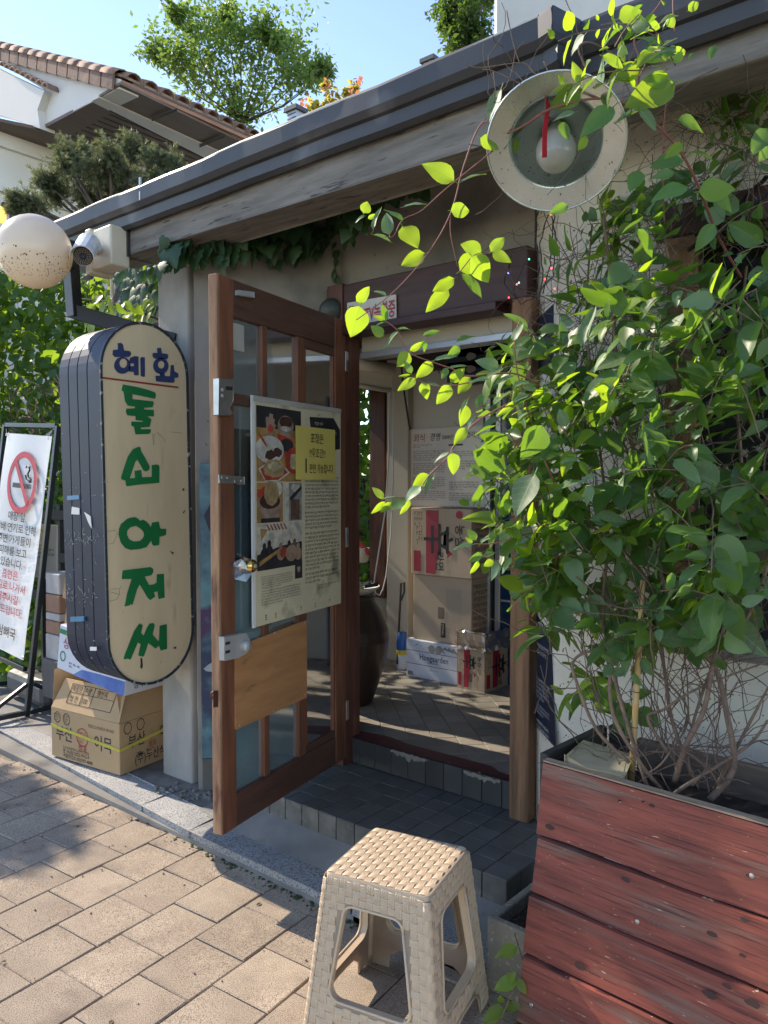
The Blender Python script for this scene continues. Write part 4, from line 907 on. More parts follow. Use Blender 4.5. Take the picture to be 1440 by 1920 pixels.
mk('round_stamp', MB().poly(rn, [[cc+(p-cc)*.88 for p in rn]]), 'box_red', bx); tb = MB(); glyphblock(tb, lambda x, y: cc-e1*(x-.5)*.07-Z_*(y-.5)*.07, .05, .95, .05, .95, 3, rq, hfrac=.75); mk('stamp_pattern', tb, 'box_red', bx)
for kk, (a, ns) in enumerate(((.90, 6), (.76, 20))):
    c_ = fr(L1*a, .215, .002); rr2 = [c_-e1*.028*math.cos(q_*2*math.pi/ns+.5)+Z_*.032*math.sin(q_*2*math.pi/ns+.5) for q_ in range(ns)]
    mk('quality_mark', MB().poly(rr2, [[c_+(p-c_)*.86 for p in rr2]]), 'box_ink', bx); tb = MB(); glyphblock(tb, lambda x, y: c_-e1*(x-.5)*.04-Z_*(y-.5)*.042, 0, 1, 0, 1, 3, rq, hfrac=.7); mk('quality_mark', tb, 'box_ink', bx)
# right face print
def frr(b, z, d=.0015): return bpn(0, b, z)+nR*d
text('(주)두산식품', frr(.09, .03), e2, Z_, .062, 'box_ink', bx, bold=.02, sx=.75)
text('부산', frr(.05, .125), e2, Z_, .075, 'box_ink', bx, bold=.02, sx=.8); text('어묵', frr(.25, .125), e2, Z_, .075, 'box_ink', bx, bold=.02, sx=.8); text('범표', frr(.18, .095), e2, Z_, .035, 'box_red', bx, bold=.02, sx=.8)
tb = MB(); glyphblock(tb, lambda x, y: frr(.1+.2*x, .09-.03*y), 0, 1, 0, 1, 2, rq); mk('small_print', tb, 'box_ink', bx)
for b_ in (.05, .13):
    c_ = frr(b_, .225); rr2 = [c_+e2*.026*math.cos(k)+Z_*.032*math.sin(k) for k in [i*math.pi/4 for i in range(8)]]; mk('quality_mark', MB().poly(rr2, [[c_+(p-c_)*.84 for p in rr2]]), 'box_ink', bx)
# strap
sz = .150
mk('yellow_strap', MB().prism([fr(-.002, sz-.030, .004), fr(L1, sz+.008, .004), fr(L1, sz+.023, .004), fr(-.002, sz-.015, .004)], nF*-.002), 'strap', bx)
mk('yellow_strap', MB().prism([frr(-.002, sz-.030, .004), frr(L2, sz+.01, .004), frr(L2, sz+.025, .004), frr(-.002, sz-.015, .004)], nR*-.002), 'strap', bx)
# table printed on the front flap
fx = (fp[1]-fp[0]).normalized(); fu = ((fp[3]-fp[0])-fx*(fp[3]-fp[0]).dot(fx)).normalized(); fnrm = fx.cross(fu); fnrm = fnrm if fnrm.dot(O-fp[0]) > 0 else -fnrm; fH = .155
def fpt(a, h_): return fp[0]+fx*(L1*a)+fu*(fH*h_)+fnrm*.002
ln = MB()
def line(a, b, w_=.0013): ln.tube([a, b], w_, 4)
for h_ in (.25, .62, .90): line(fpt(.16, h_), fpt(.80, h_))
for a_ in (.16, .80): line(fpt(a_, .25), fpt(a_, .90))
line(fpt(.46, .25), fpt(.46, .90)); line(fpt(.61, .25), fpt(.61, .90)); mk('printed_table', ln, 'box_ink', bx)
for s_, a_, h_ in (('제품명', .785, .67), ('수량', .60, .67), ('행선지', .42, .67), ('삼 천', .77, .33), ('500', .595, .33)):
    text(s_, fpt(a_, h_), -fx, fu, .036, 'box_ink', bx, bold=.01, sx=.85)
# white/blue carton on top (tilted), behind the sign
e1b = (e1+e2*.0).normalized(); wb_ = thing('persimmon_gift_box', 'white and blue printed gift carton balanced on the big brown carton', 'carton', tuple(bpn(L1/2, L2/2, .39)))
ta, tb_ = V(onP(107, 1252, bpn(0, -.01, 0), e2)), V(onP(233, 1306, bpn(0, -.01, 0), e2))
wx = (ta-tb_).normalized(); wl_ = (ta-tb_).length; wy = e2; wz = wx.cross(wy); wz = wz if wz.z > 0 else -wz
WH = .235
def wp(a, b, z): return tb_+wx*a+wy*b+wz*z
mk('carton_body', MB().obox(wp(wl_/2, .17, WH/2), wx*wl_/2, wy*.17, wz*WH/2), 'box_white', wb_, bevel=.004)
mk('blue_swoosh', MB().poly([wp(0.002, -.002, 0), wp(wl_*.75, -.002, 0), wp(wl_*.62, -.002, .045), wp(wl_*.35, -.002, .06), wp(.002, -.002, .075)]), 'box_blue', wb_)
mk('green_band', MB().poly([wp(wl_, -.002, WH-.045), wp(wl_*.55, -.002, WH-.045), wp(wl_*.55, -.002, WH-.02), wp(wl_, -.002, WH-.02)]), 'box_green', wb_)
text('상주', wp(wl_*.93, -.003, .125), -wx, wz, .06, 'sign_red', wb_, bold=.01); text('명실', wp(wl_*.90, -.003, .175), -wx, wz, .035, 'notice_yellow', wb_, bold=.01)
cc = wp(wl_*.92, -.003, .075); rr2 = [cc+wx*.022*math.cos(k)+wz*.028*math.sin(k) for k in [i*math.pi/8 for i in range(16)]]; mk('green_seal', MB().poly(rr2, [[cc+(p-cc)*.75 for p in rr2]]), 'box_green', wb_)
tb = MB(); glyphblock(tb, lambda x, y: wp(wl_*(.82-.2*x), -.003, .06-.03*y), 0, 1, 0, 1, 2, rq); mk('small_print', tb, 'box_ink', wb_)
tb = MB(); glyphblock(tb, lambda x, y: wp(wl_*(.52-.48*x), -.0035, .035-.025*y), 0, 1, 0, 1, 1, rq); mk('white_print', tb, 'box_white', wb_)
for z in (.02,): text('상주', wp(-.003, .05, .03)+e1*0, wy, wz, .05, 'box_ink', wb_, sx=.8)
a, b = at(113, 1085, 4.35), at(160, 1165, 4.35)
single('tall_flattened_carton', MB().prism([at(123, 1078, 4.3), at(117, 1120, 4.3), at(126, 1125, 4.3), at(120, 1175, 4.3), at(200, 1175, 4.3), at(200, 1090, 4.3)], (0, .02, 0)), 'cardboard', 'flattened orange brown carton standing upright behind the sign', 'carton')
# ------------------------------------------------------------------ interior things
mat('jar_clay', (.055, .032, .022), .35, c2=(.04, .024, .018), scale=4, bump=.001, bscale=20, coat=.3)
jc_ = onZ(660, 1345, FZ); jc_ = V((-2.76, 3.10, FZ))
jar = thing('onggi_jar', 'big dark brown glazed clay jar inside the doorway', 'jar', tuple(jc_))
mk('jar_body', MB().lathe([(0, 0), (.115, 0), (.125, .02), (.17, .15), (.205, .28), (.210, .34), (.2115, .345), (.209, .35), (.205, .39), (.206, .395), (.20, .41), (.165, .50), (.13, .555), (.135, .575), (.14, .585), (.12, .587)], jc_, n=40), 'jar_clay', jar, smooth=True)
pl = thing('enamel_plate', 'white plate of odds and ends lying on the clay jar', 'plate', tuple(jc_+V((0, 0, .59))))
mk('dish', MB().lathe([(0, .01), (.09, .01), (.14, .04), (.145, .045), (.14, .035), (.09, 0), (0, 0)], jc_+V((.02, 0, .59)), n=28), 'paper_white', pl, smooth=True)
r_ = random.Random(1); 
for k in range(14):
    c_ = jc_+V((.02+r_.uniform(-.08, .08), r_.uniform(-.08, .08), .61+r_.uniform(0, .06))); mk('odd_piece', MB().obox(c_, V((r_.uniform(.01, .03), r_.uniform(-.01, .01), .006)), V((0, .015, 0)), V((0, 0, .01))), r_.choice(('ink', 'notice_yellow', 'box_green', 'steel')), pl)
bw = thing('beige_cup', 'cream cup and red handle on the window sill above the jar', 'cup', tuple(at(680, 1040, 4.6)))
mk('cup_body', MB().lathe([(.02, 0), (.035, .01), (.045, .06), (.045, .09)], at(679, 1055, 4.6), n=20), 'cream_panel', bw, smooth=True)
mk('handle', MB().tube([at(672, 1015, 4.6), at(692, 1038, 4.55)], .014, 6), 'sign_red', bw)
# bead chain
ch = MB()
for i in range(60):
    t = i/59; py = 730+370*t; ch.ball(at(738-20*t**2*1.0-(8 if t > .93 else 0), py, 4.4), .0045, 5) if i % 1 == 0 else None
loop = [at(738-1*k, 760+k*9.6, 4.4) for k in range(0, 35)]+[at(702+6*math.cos(a)-0, 1095+22*math.sin(a), 4.4) for a in [0.2+.3*i for i in range(10)]]
ch2 = MB().tube([at(738, 735, 4.4), at(737, 900, 4.4), at(733, 1000, 4.4), at(724, 1080, 4.4), at(718, 1105, 4.4), at(712, 1116, 4.4), at(704, 1112, 4.4), at(701, 1095, 4.4), at(706, 1060, 4.4), at(722, 960, 4.4), at(729, 850, 4.4), at(730, 735, 4.4)], .0045, 5)
single('bead_chain', ch2, 'pale_panel', 'long white bead chain of the roller blind hanging in a loop', 'chain')
rb = thing('roller_blind', 'rolled beige blind across the top of the side window', 'blind', tuple(at(700, 690, 4.5)))
mk('roll', MB().tube([at(640, 676, 4.42), at(742, 694, 4.42)], .035, 12), 'cream_panel', rb, smooth=True)
mk('cloth', MB().quad(at(640, 680, 4.45), at(735, 697, 4.45), at(735, 712, 4.45), at(640, 697, 4.45)), 'cream_panel', rb)
mk('bottom_bar', MB().tube([at(640, 718, 4.45), at(733, 733, 4.45)], .014, 8), 'beige_wall', rb, smooth=True)
mk('cloth', MB().quad(at(640, 697, 4.46), at(735, 712, 4.46), at(735, 733, 4.46), at(640, 718, 4.46)), 'cream_panel', rb)
def ibox(px0, py0, px1, py1, Y, dep): a, b = onY(px0, py0, Y), onY(px1, py1, Y); return MB().box((a.x, Y, min(a.z, b.z)), (b.x, Y+dep, max(a.z, b.z)))
single('dark_speaker', MB().obox(at(712, 657, 4.35), V((.09, .03, 0)), V((-.02, .05, 0)), V((0, 0, .05))), 'bollard_black', 'dark boxy device mounted above the roller blind', 'device', bevel=.006)
pn = single('white_board', ibox(766, 672, 905, 960, 4.05, .02), 'pale_panel', 'large blank pale board on the back wall above the article poster', 'board', bevel=.002)
art = thing('article_poster', 'enlarged magazine article with handwritten red and black heading on the back wall', 'poster', tuple(onY(840, 940, 4.03)))
A0, A1 = onY(770, 805, 4.03), onY(909, 948, 4.03)
def ap(s, t, n=.0): return V((A0.x+(A1.x-A0.x)*s, 4.03-n, A0.z+(A1.z-.01-A0.z)*t))
mat('art_paper', (.70, .65, .61), .5, c2=(.62, .57, .53), scale=2, coat=.3)
mk('sheet', MB().prism([ap(0, 0), ap(1, 0), ap(1, 1), ap(0, 1)], (0, .006, 0)), 'art_paper', art)
X_ = V((1, 0, 0))
text('외식', ap(.04, .165, .002), X_, Z_, .062, 'sign_red', art, sx=.85, shear=.1); text('경영', ap(.27, .155, .002), X_, Z_, .055, 'ink', art, sx=.85, shear=.1)
text('2009년', ap(.44, .15, .002), X_, Z_, .036, 'ink', art, sx=.8); text('특집기사', ap(.70, .135, .002), X_, Z_, .042, 'ink', art, sx=.85, shear=.1)
tb = MB(); rq = random.Random(12); PA = lambda x, y: ap(x, y, .002)
glyphblock(tb, PA, .04, .32, .20, .25, 2, rq); 
for y0, y1, n_ in ((.28, .42, 5), (.44, .60, 6), (.62, .78, 6), (.80, .93, 5)): glyphblock(tb, PA, .04, .50, y0, y1, n_, rq)
for y0, y1, n_ in ((.30, .40, 4), (.42, .54, 4), (.68, .80, 4), (.82, .93, 4)): glyphblock(tb, PA, .54, .93, y0, y1, n_, rq)
mk('article_text', tb, 'ink', art); mk('black_caption', MB().quad(ap(.53, .215, .003), ap(.72, .215, .003), ap(.72, .235, .003), ap(.53, .235, .003)), 'ink', art)
# boxes
mat('ramen_carton', (.50, .38, .27), .75, c2=(.44, .335, .235), scale=3, bump=.0005, bscale=60, bstretch=(6, 6, .2)); mat('ramen_red', (.40, .02, .045), .5); mat('bag', (.6, .55, .5), .15, transl=.3, tcol=(.6, .5, .4), coat=.6)
YB = 3.74
def carton(name, label, x0, x1, z0, z1, Y, dep, m, rot=0):
    c_ = V(((x0+x1)/2, Y+dep/2, z0)); t = thing(name, label, 'carton', tuple(c_))
    mk('carton_body', MB().box((x0, Y, z0), (x1, Y+dep, z1)), m, t, bevel=.005); return t
hx0, hx1 = onY(762, 1240, YB).x, onY(869, 1240, YB).x
hz1 = FZ+.232
hb = carton('beer_carton', 'white beer carton printed Hoegaarden under the stacked brown cartons', hx0, hx1, FZ, hz1, YB, .28, 'box_white')
def hp_(s, z, n=.002): return V((hx0+(hx1-hx0)*s, YB-n, FZ+z))
mat('hop_grey', (.30, .29, .28), .6); mat('brown_line', (.14, .10, .08), .6)
text('Hoegaarden', hp_(.24, .115), X_, Z_, .052, 'sign_blue', hb, bold=.03, fit=(hx1-hx0)*.5); text('ORIGINAL', hp_(.38, .098), X_, Z_, .018, 'ink', hb, bold=0, sx=1)
for z in (.163, .082): mk('brown_stripe', MB().quad(hp_(0, z), hp_(1, z), hp_(1, z+.003), hp_(0, z+.003)), 'brown_line', hb)
for dx, rr2 in ((.46, .025), (.58, .025)): mk('hop_print', MB().poly([hp_(dx+rr2/(hx1-hx0)*math.cos(a), .19+rr2*math.sin(a)) for a in [k*.5 for k in range(12)]]), 'hop_grey', hb)
for k in range(9):
    s = .2+.075*k; r0 = .05; q_ = [hp_(s, .20, .0025), hp_(s+.04, .215, .0025), hp_(s+.1*(1 if k > 4 else -1)+.03, .19-.01*(k % 3), .0025)]; mk('leaf_print', MB().poly(q_), 'hop_grey', hb)
text('SINCE 1445', hp_(.42, .055), X_, Z_, .012, 'hop_grey', hb)
bcm = MB(); 
for k in range(12): bcm.quad(hp_(.03+k*.008, .01), hp_(.034+k*.008, .01), hp_(.034+k*.008, .035), hp_(.03+k*.008, .035))
mk('barcode', bcm, 'ink', hb)
mx0, mx1 = onY(775, 1150, YB+.02).x, onY(884, 1150, YB+.02).x; mz0, mz1 = hz1+.002, onY(830, 1081, YB+.02).z
mb_ = carton('brown_carton', 'plain brown carton with a barcode panel, middle of the indoor stack', mx0, mx1, mz0, mz1, YB+.02, .26, 'ramen_carton')
def mp(s, t, n=.002): return V((mx0+(mx1-mx0)*s, YB+.02-n, mz1+(mz0-mz1)*t))
tb = MB(); glyphblock(tb, lambda x, y: mp(.58+.27*x, .17+.68*y), 0, 1, 0, 1, 22, rq); mk('small_print', tb, 'hop_grey', mb_)
bcm = MB()
for k in range(11): bcm.quad(mp(.44, .47+k*.016), mp(.55, .47+k*.016), mp(.55, .479+k*.016), mp(.44, .479+k*.016))
mk('barcode', bcm, 'ink', mb_); mk('number_panel', MB().quad(mp(.49, .70), mp(.57, .70), mp(.57, .92), mp(.49, .92)), 'ink', mb_)
text('273486', mp(.505, .71, .003), -Z_, X_, .024, 'ramen_carton', mb_, bold=.02)
tx0, tx1 = onY(771, 1000, YB).x, onY(884, 1000, YB).x; tz0, tz1 = mz1+.002, onY(830, 953.5, YB).z
def ramen(t, P):  # P(s,t) -> point on the face; print reads turned by 90 degrees
    mk('red_band', MB().poly([P(.26, .03), P(.47, .03), P(.47, .62), P(.42, .97), P(.26, .97)]), 'ramen_red', t)
    r90 = (P(0, 1)-P(0, 0)).normalized(); u90 = (P(1, 0)-P(0, 0)).normalized(); w_ = (P(1, 0)-P(0, 0)).length; nn = r90.cross(u90)
    nn = nn if nn.dot(O-P(0, 0)) > 0 else -nn
    text('辛', P(.27, .20)+nn*.002, r90, u90, w_*.52, 'ink', t, bold=.02, sx=.92); text('라면', P(.44, .63)+nn*.002, r90, u90, w_*.15, 'ink', t, bold=.02)
    text('농심', P(.76, .22)+nn*.002, r90, u90, w_*.17, 'ink', t, bold=.02)
    c_ = P(.81, .085)+nn*.001; mk('round_mark', MB().poly([c_+r90*w_*.055*math.cos(a)+u90*w_*.055*math.sin(a) for a in [k*.4 for k in range(16)]]), 'ramen_red', t)
    mk('red_triangle', MB().poly([P(.60, .57), P(.70, .66), P(.62, .72)]), 'ramen_red', t); mk('red_panel', MB().poly([P(.05, .64), P(.17, .64), P(.17, .95), P(.05, .95)]), 'ramen_red', t)
    tb = MB(); q_ = random.Random(4); glyphblock(tb, lambda x, y: P(.20-.15*y, .05+.53*x), 0, 1, 0, 1, 4, q_); mk('small_print', tb, 'ink', t)
tc_ = carton('noodle_carton', 'brown and red noodle carton on top of the indoor stack, print turned sideways', tx0, tx1, tz0, tz1, YB, .26, 'ramen_carton')
ramen(tc_, lambda s, t: V((tx0+(tx1-tx0)*s, YB-.002, tz1+(tz0-tz1)*t)))
for nm, z0_, z1_, t in (('side', tz0, tz1, tc_), ('side', mz0, mz1, mb_)):
    tb = MB(); glyphblock(tb, lambda x, y: V((tx1+.002 if t is tc_ else mx1+.002, YB+.04+.18*x, z1_-.03-(z1_-z0_-.06)*y)), 0, 1, 0, 1, 9, rq); mk('side_print', tb, 'ink', t)
# open noodle carton lined with a plastic bag
N0, NL, NR_ = onZ(909, 1300, FZ), onZ(867, 1291, FZ), onZ(957, 1288, FZ)
d_l = (NL-N0); ll = d_l.length*1.25; d_l.normalize(); d_r = V((-d_l.y, d_l.x, 0)); d_r = d_r if d_r.dot(NR_-N0) > 0 else -d_r; lr_ = .30
nz1 = onP(907, 1193, N0, V((0, -1, 0))).z
nb = thing('open_noodle_carton', 'open brown and red noodle carton lined with clear plastic, used as a bin', 'carton', tuple(N0))
hN = nz1-FZ
for a, b, c_ in ((N0, d_l*ll, d_r*.005), (N0, d_r*lr_, d_l*.005), (N0+d_l*ll, d_r*lr_, -d_l*.005), (N0+d_r*lr_, d_l*ll, -d_r*.005)):
    mk('carton_side', MB().prism([a, a+b, a+b+Z_*hN, a+Z_*hN], c_), 'ramen_carton', nb)
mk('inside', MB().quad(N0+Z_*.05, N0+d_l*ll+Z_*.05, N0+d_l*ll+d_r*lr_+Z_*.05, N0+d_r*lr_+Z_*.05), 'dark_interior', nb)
ramen(nb, lambda s, t: N0+d_l*ll*(1-s)-d_r*.002+Z_*(hN*(.80-.78*t)))
ramen(nb, lambda s, t: N0+d_r*lr_*s-d_l*.002+Z_*(hN*(.80-.78*t)))
bgm = MB(); k = 40; per = []
rq = random.Random(6)
corners = [N0-d_l*.006-d_r*.006, N0+d_l*(ll+.006)-d_r*.006, N0+d_l*(ll+.006)+d_r*(lr_+.006), N0-d_l*.006+d_r*(lr_+.006)]
for i in range(k):
    t = i/k*4; a = corners[int(t) % 4]; b = corners[(int(t)+1) % 4]; per.append(a.lerp(b, t-int(t)))
cen = (corners[0]+corners[2])/2
rows = [(hN*.72, .012), (hN*.78, .004), (hN*.9, .008), (hN*1.03, .004), (hN*1.05, -.006), (hN*.9, -.015)]
for z, o_ in rows:
    for p in per: dd = (p-cen).normalized(); bgm.v.append(p+dd*(o_+rq.uniform(-.004, .004))+Z_*(z+rq.uniform(-.008, .008)*(1.6 if z < hN*.75 else 1)))
bgm.f = [(i*k+j, i*k+(j+1) % k, (i+1)*k+(j+1) % k, (i+1)*k+j) for i in range(len(rows)-1) for j in range(k)]
glassm('liner', (.90, .87, .84), .25, .15, .30); mk('plastic_liner', bgm, 'liner', nb, smooth=False)
mk('brown_tape', MB().prism([N0-d_l*.0-d_r*.003+Z_*hN*.80, N0+d_l*ll-d_r*.003+Z_*hN*.82, N0+d_l*ll-d_r*.003+Z_*hN*.74, N0-d_r*.003+Z_*hN*.70], -d_r*.002), 'tape_tan', nb)
mk('brown_tape', MB().prism([N0-d_l*.003+Z_*hN*.80, N0+d_r*lr_-d_l*.003+Z_*hN*.84, N0+d_r*lr_-d_l*.003+Z_*hN*.76, N0-d_l*.003+Z_*hN*.70], -d_l*.002), 'tape_tan', nb)
# blue spray can, iron poker
sc0 = onY(754, 1243, 3.86); sc0.z = FZ
can = thing('spray_bottle', 'blue and white bottle with yellow label beside the beer carton', 'bottle', tuple(sc0))
mat('can_blue', (.02, .12, .42), .35); mk('bottle_body', MB().lathe([(0, 0), (.034, 0), (.036, .01), (.036, .13), (.03, .15)], sc0, n=20), 'box_white', can, smooth=True)
mk('bottle_cap', MB().lathe([(.037, .12), (.037, .17), (.03, .20), (.026, .235), (0, .24)], sc0, n=20), 'can_blue', can, smooth=True); mk('yellow_label', MB().lathe([(.0375, .095), (.0375, .125)], sc0, n=20), 'notice_yellow', can); 
single('iron_hook', MB().tube([at(745, 1245, 4.9), at(748, 1180, 4.92), at(752, 1094, 4.95), at(758, 1092, 4.95), at(758, 1110, 4.95), at(752, 1126, 4.95)], .007, 6), 'bollard_black', 'thin black iron rod with a bent top leaning on the beige column', 'hook')
# fridge and shelf on the right side
fr_ = thing('glass_fridge', 'upright drinks fridge with blue lit-looking glass and silver frame', 'fridge', (-1.9, 3.9, FZ))
fx0 = onY(912, 1000, 3.95).x
mk('silver_frame', MB().box((fx0, 3.93, FZ), (fx0+.035, 4.14, 2.05)), 'alu', fr_, bevel=.003)
mk('black_gasket', MB().box((fx0+.036, 3.95, FZ), (fx0+.07, 4.14, 2.05)), 'black', fr_)
mk('silver_frame', MB().box((fx0+.071, 3.93, FZ), (fx0+.105, 4.14, 2.05)), 'alu', fr_, bevel=.003)
mk('blue_glass_door', MB().box((fx0+.106, 3.94, FZ), (fx0+.62, 4.14, 2.05)), 'blue_glass', fr_)
for z in (.8, 1.15, 1.5): mk('shelf_strip', MB().box((fx0+.11, 3.935, z), (fx0+.6, 3.939, z+.012)), 'alu', fr_)
mat('beam_brown_in', (.07, .05, .045), .7)
single('upper_shelf', ibox(766, 660, 990, 672, 3.98, .3), 'beam_brown_in', 'dark shelf high on the back wall carrying blue boxes', 'shelf')
mat('navy_box', (.012, .03, .085), .5); mat('label_cream', (.35, .33, .30), .6)
for i, (y0, y1) in enumerate(((632, 655), (656, 680), (681, 703))):
    b_ = thing('navy_box', ('top navy box of the stack on the high shelf', 'middle navy box of the high stack with a cream label', 'lowest navy box of the high stack above the board')[i], 'box', tuple(onY(890, y1, 3.9)), 'navy boxes stacked high indoors')
    mk('box_body', ibox(838, y0, 985, y1, 3.86, .3), 'navy_box', b_, bevel=.002)
    c_ = onY(883, (y0+y1)/2, 3.857); mk('cream_label', MB().poly([c_+X_*.034*math.cos(a)+Z_*.022*math.sin(a)*(1+.15*math.cos(3*a)) for a in [k*.4 for k in range(16)]]), 'label_cream', b_)
# hanging wind bell
wbm = MB().lathe([(0, .06), (.012, .05), (.045, -.02), (.047, -.03)], at(823, 618, 3.5), n=16)
wb2 = thing('iron_wind_bell', 'small black iron wind bell hanging under the header strip', 'bell', tuple(at(823, 600, 3.5)))
mk('bell', wbm, 'black', wb2, smooth=True); mk('cord', MB().tube([at(823, 596, 3.5), at(823, 700, 3.5)], .002, 4), 'black', wb2)
for dx in (-8, 13): mk('clapper', MB().ball(at(823+dx, 634, 3.5), .018, 10), 'black', wb2, smooth=True)
single('black_cable', MB().tube([at(754, 640, 4.6), at(752, 680, 4.6), at(757, 730, 4.65), at(766, 790, 4.7), at(769, 806, 4.7)], .006, 6), 'black', 'thin black cable running down beside the blank board', 'cable')
# small sticker sign on the right post, poster on the splayed wall
pst = thing('dark_wall_poster', 'torn dark blue poster with white print on the angled wall beside the post', 'poster', (-1.38, 2.63, 1.0))
SD = (W1-W0).normalized(); SN = V((SD.y, -SD.x, 0)); SN = SN if SN.dot(O-W0) > 0 else -SN
def sp2(px, py, n=.003): return onP(px, py, W0+SN*n, SN)
mat('poster_navy', (.02, .035, .075), .45, c2=(.012, .015, .03), scale=5, spot=(.25, .26, .28), spot_scale=9, spot_t=(.66, .7), stretch=(1, 1, .4))
mk('sheet', MB().prism([sp2(1004, 1150), sp2(1033, 1190), sp2(1041, 1402), sp2(1001, 1358)], -SN*.002), 'poster_navy', pst)
mk('sheet', MB().prism([sp2(1005, 600), sp2(1037, 570), sp2(1037, 690), sp2(1006, 700)], -SN*.002), 'poster_navy', pst)
text('AFTER스쿨', sp2(1005, 1176, .006), SD, Z_, .040, 'paper_white', pst, sx=.85)
tb = MB(); rq = random.Random(9); SP = lambda x, y: sp2(1005, 1200, .006)+SD*(.19*x)-Z_*(.42*y)
for y0, y1, n_ in ((.0, .12, 2), (.32, .52, 5), (.56, .66, 3), (.70, .86, 3)): glyphblock(tb, SP, .05, .95, y0, y1, n_, rq)
mk('poster_text', tb, 'paper_white', pst)
# cords and fairy lights by the lamp
fl_ = thing('fairy_lights', 'black string of tiny coloured bulbs draped below the lamp on the wall', 'string lights', tuple(onY(1030, 420, 2.5)))
r_ = random.Random(2); bulbs = {'red': [], 'green': [], 'blue': []}
def drape(pts, Y=2.46, r0=.0022):
    P_ = []
    for (x0, y0), (x1, y1) in zip(pts[:-1], pts[1:]):
        n_ = max(2, int(math.hypot(x1-x0, y1-y0)/12))
        for k in range(n_): t = k/n_; P_.append(onY(x0+(x1-x0)*t+r_.uniform(-2, 2), y0+(y1-y0)*t+r_.uniform(-2, 2), Y+r_.uniform(-.01, .01)))
    P_.append(onY(*pts[-1], Y)); mk('wire', MB().tube(P_, r0, 4), 'black', fl_)
drape([(1008, 395), (1004, 450), (1012, 500), (1002, 560)]); drape([(1030, 395), (1012, 455), (1018, 520), (1008, 570)]); drape([(1040, 395), (1036, 450), (1030, 510), (1018, 550)]); drape([(1034, 400), (1042, 450), (1036, 520), (1012, 548)])
drape([(960, 480), (944, 530), (968, 560), (955, 578)], 2.58); drape([(1000, 560), (975, 570), (962, 545), (985, 490)], 2.56); drape([(1440, 330), (1350, 420), (1290, 470)], 2.44, .006); drape([(1440, 360), (1395, 400), (1330, 455)], 2.43, .006)
emis('led_red', (.9, .05, .05), 4); emis('led_green', (.1, .7, .4), 2); emis('led_blue', (.1, .1, .9), 3)
for px, py, m_ in ((1033, 402, 'led_red'), (1034, 503, 'led_red'), (1021, 524, 'led_red'), (1040, 541, 'led_red'), (969, 533, 'led_red'), (954, 558, 'led_red'), (953, 512, 'led_blue'), (992, 486, 'led_green'), (973, 530, 'led_green')):
    mk('tiny_bulb', MB().ball(onY(px, py, 2.44 if px > 1000 else 2.56), .0035, 6), m_, fl_)
# ------------------------------------------------------------------ big reflector lamp at the eave corner
mat('reflector', (.66, .74, .74), .27, metal=.95, c2=(.52, .60, .60), scale=5, speck=(.12, .09, .06), speck_scale=110, speck_t=(.66, .70), rvar=.06); mat('bulb_glass', (.50, .50, .46), .12, transl=.35, tcol=(.7, .7, .66), coat=.5)
lc = at(1042, 272, 1.92); LR = 128*1.92/FPX
la = ((O-lc).normalized()+V((-.04, 0, -.52))).normalized()
lamp = thing('reflector_lamp', 'large round tin reflector lamp with a frosted bulb hanging at the eave corner', 'lamp', tuple(lc))
lp = [(1, 0), (.985, -.006), (.70, -.055), (.66, -.07), (.645, -.10), (.60, -.20), (.48, -.31), (.30, -.38), (.20, -.39), (.20, -.8), (0, -.82)]
mk('shade', MB().lathe([(r*LR, z*LR) for r, z in lp], lc, la, 56), 'reflector', lamp, smooth=True, solid=.0012)
mk('rolled_rim', MB().lathe([(LR*(1+.016*math.cos(a)), LR*.016*math.sin(a)) for a in [k*math.pi/4 for k in range(9)]], lc, la, 56), 'reflector', lamp, smooth=True)
bb_ = lc-la*LR*.16
mk('bulb', MB().lathe([(0, .36*LR), (.12*LR, .345*LR), (.22*LR, .28*LR), (.285*LR, .15*LR), (.295*LR, .03*LR), (.25*LR, -.13*LR), (.17*LR, -.30*LR), (.14*LR, -.42*LR)], bb_+V((0, 0, -.02)), (la+V((0, 0, -.5))).normalized(), 28), 'bulb_glass', lamp, smooth=True)
mk('neck', MB().tube([lc-la*LR*.85, lc-la*LR*1.1+V((0, .02, .02)), V((-1.06, 2.12, 2.62))], [.035, .03, .02], 10), 'bollard_black', lamp, smooth=True)
mat('ribbon', (.62, .02, .05), .4, transl=.25, tcol=(.8, .05, .08))
rbm = MB(); rp = [(1027, 157, 7), (1029, 175, 7), (1024, 185, 6), (1028, 200, 8), (1025, 220, 8), (1022, 240, 9), (1021, 265, 9), (1021, 296, 9)]
for k, (x, y, w_) in enumerate(rp): rbm.v += [at(x-w_/2, y, 1.86-.003*(k % 2)), at(x+w_/2, y-1, 1.87+.003*(k % 2))]
rbm.f = [(2*k, 2*k+1, 2*k+3, 2*k+2) for k in range(len(rp)-1)]
single('red_ribbon', rbm, 'ribbon', 'red ribbon hanging down in front of the round lamp', 'ribbon', solid=.0008)
single('red_ribbon_scrap', MB().quad(at(1054, 147, 2.0), at(1066, 148, 2.0), at(1065, 158, 2.0), at(1055, 157, 2.0)), 'ribbon', 'small scrap of red ribbon behind the top rim of the lamp', 'ribbon', solid=.0008)
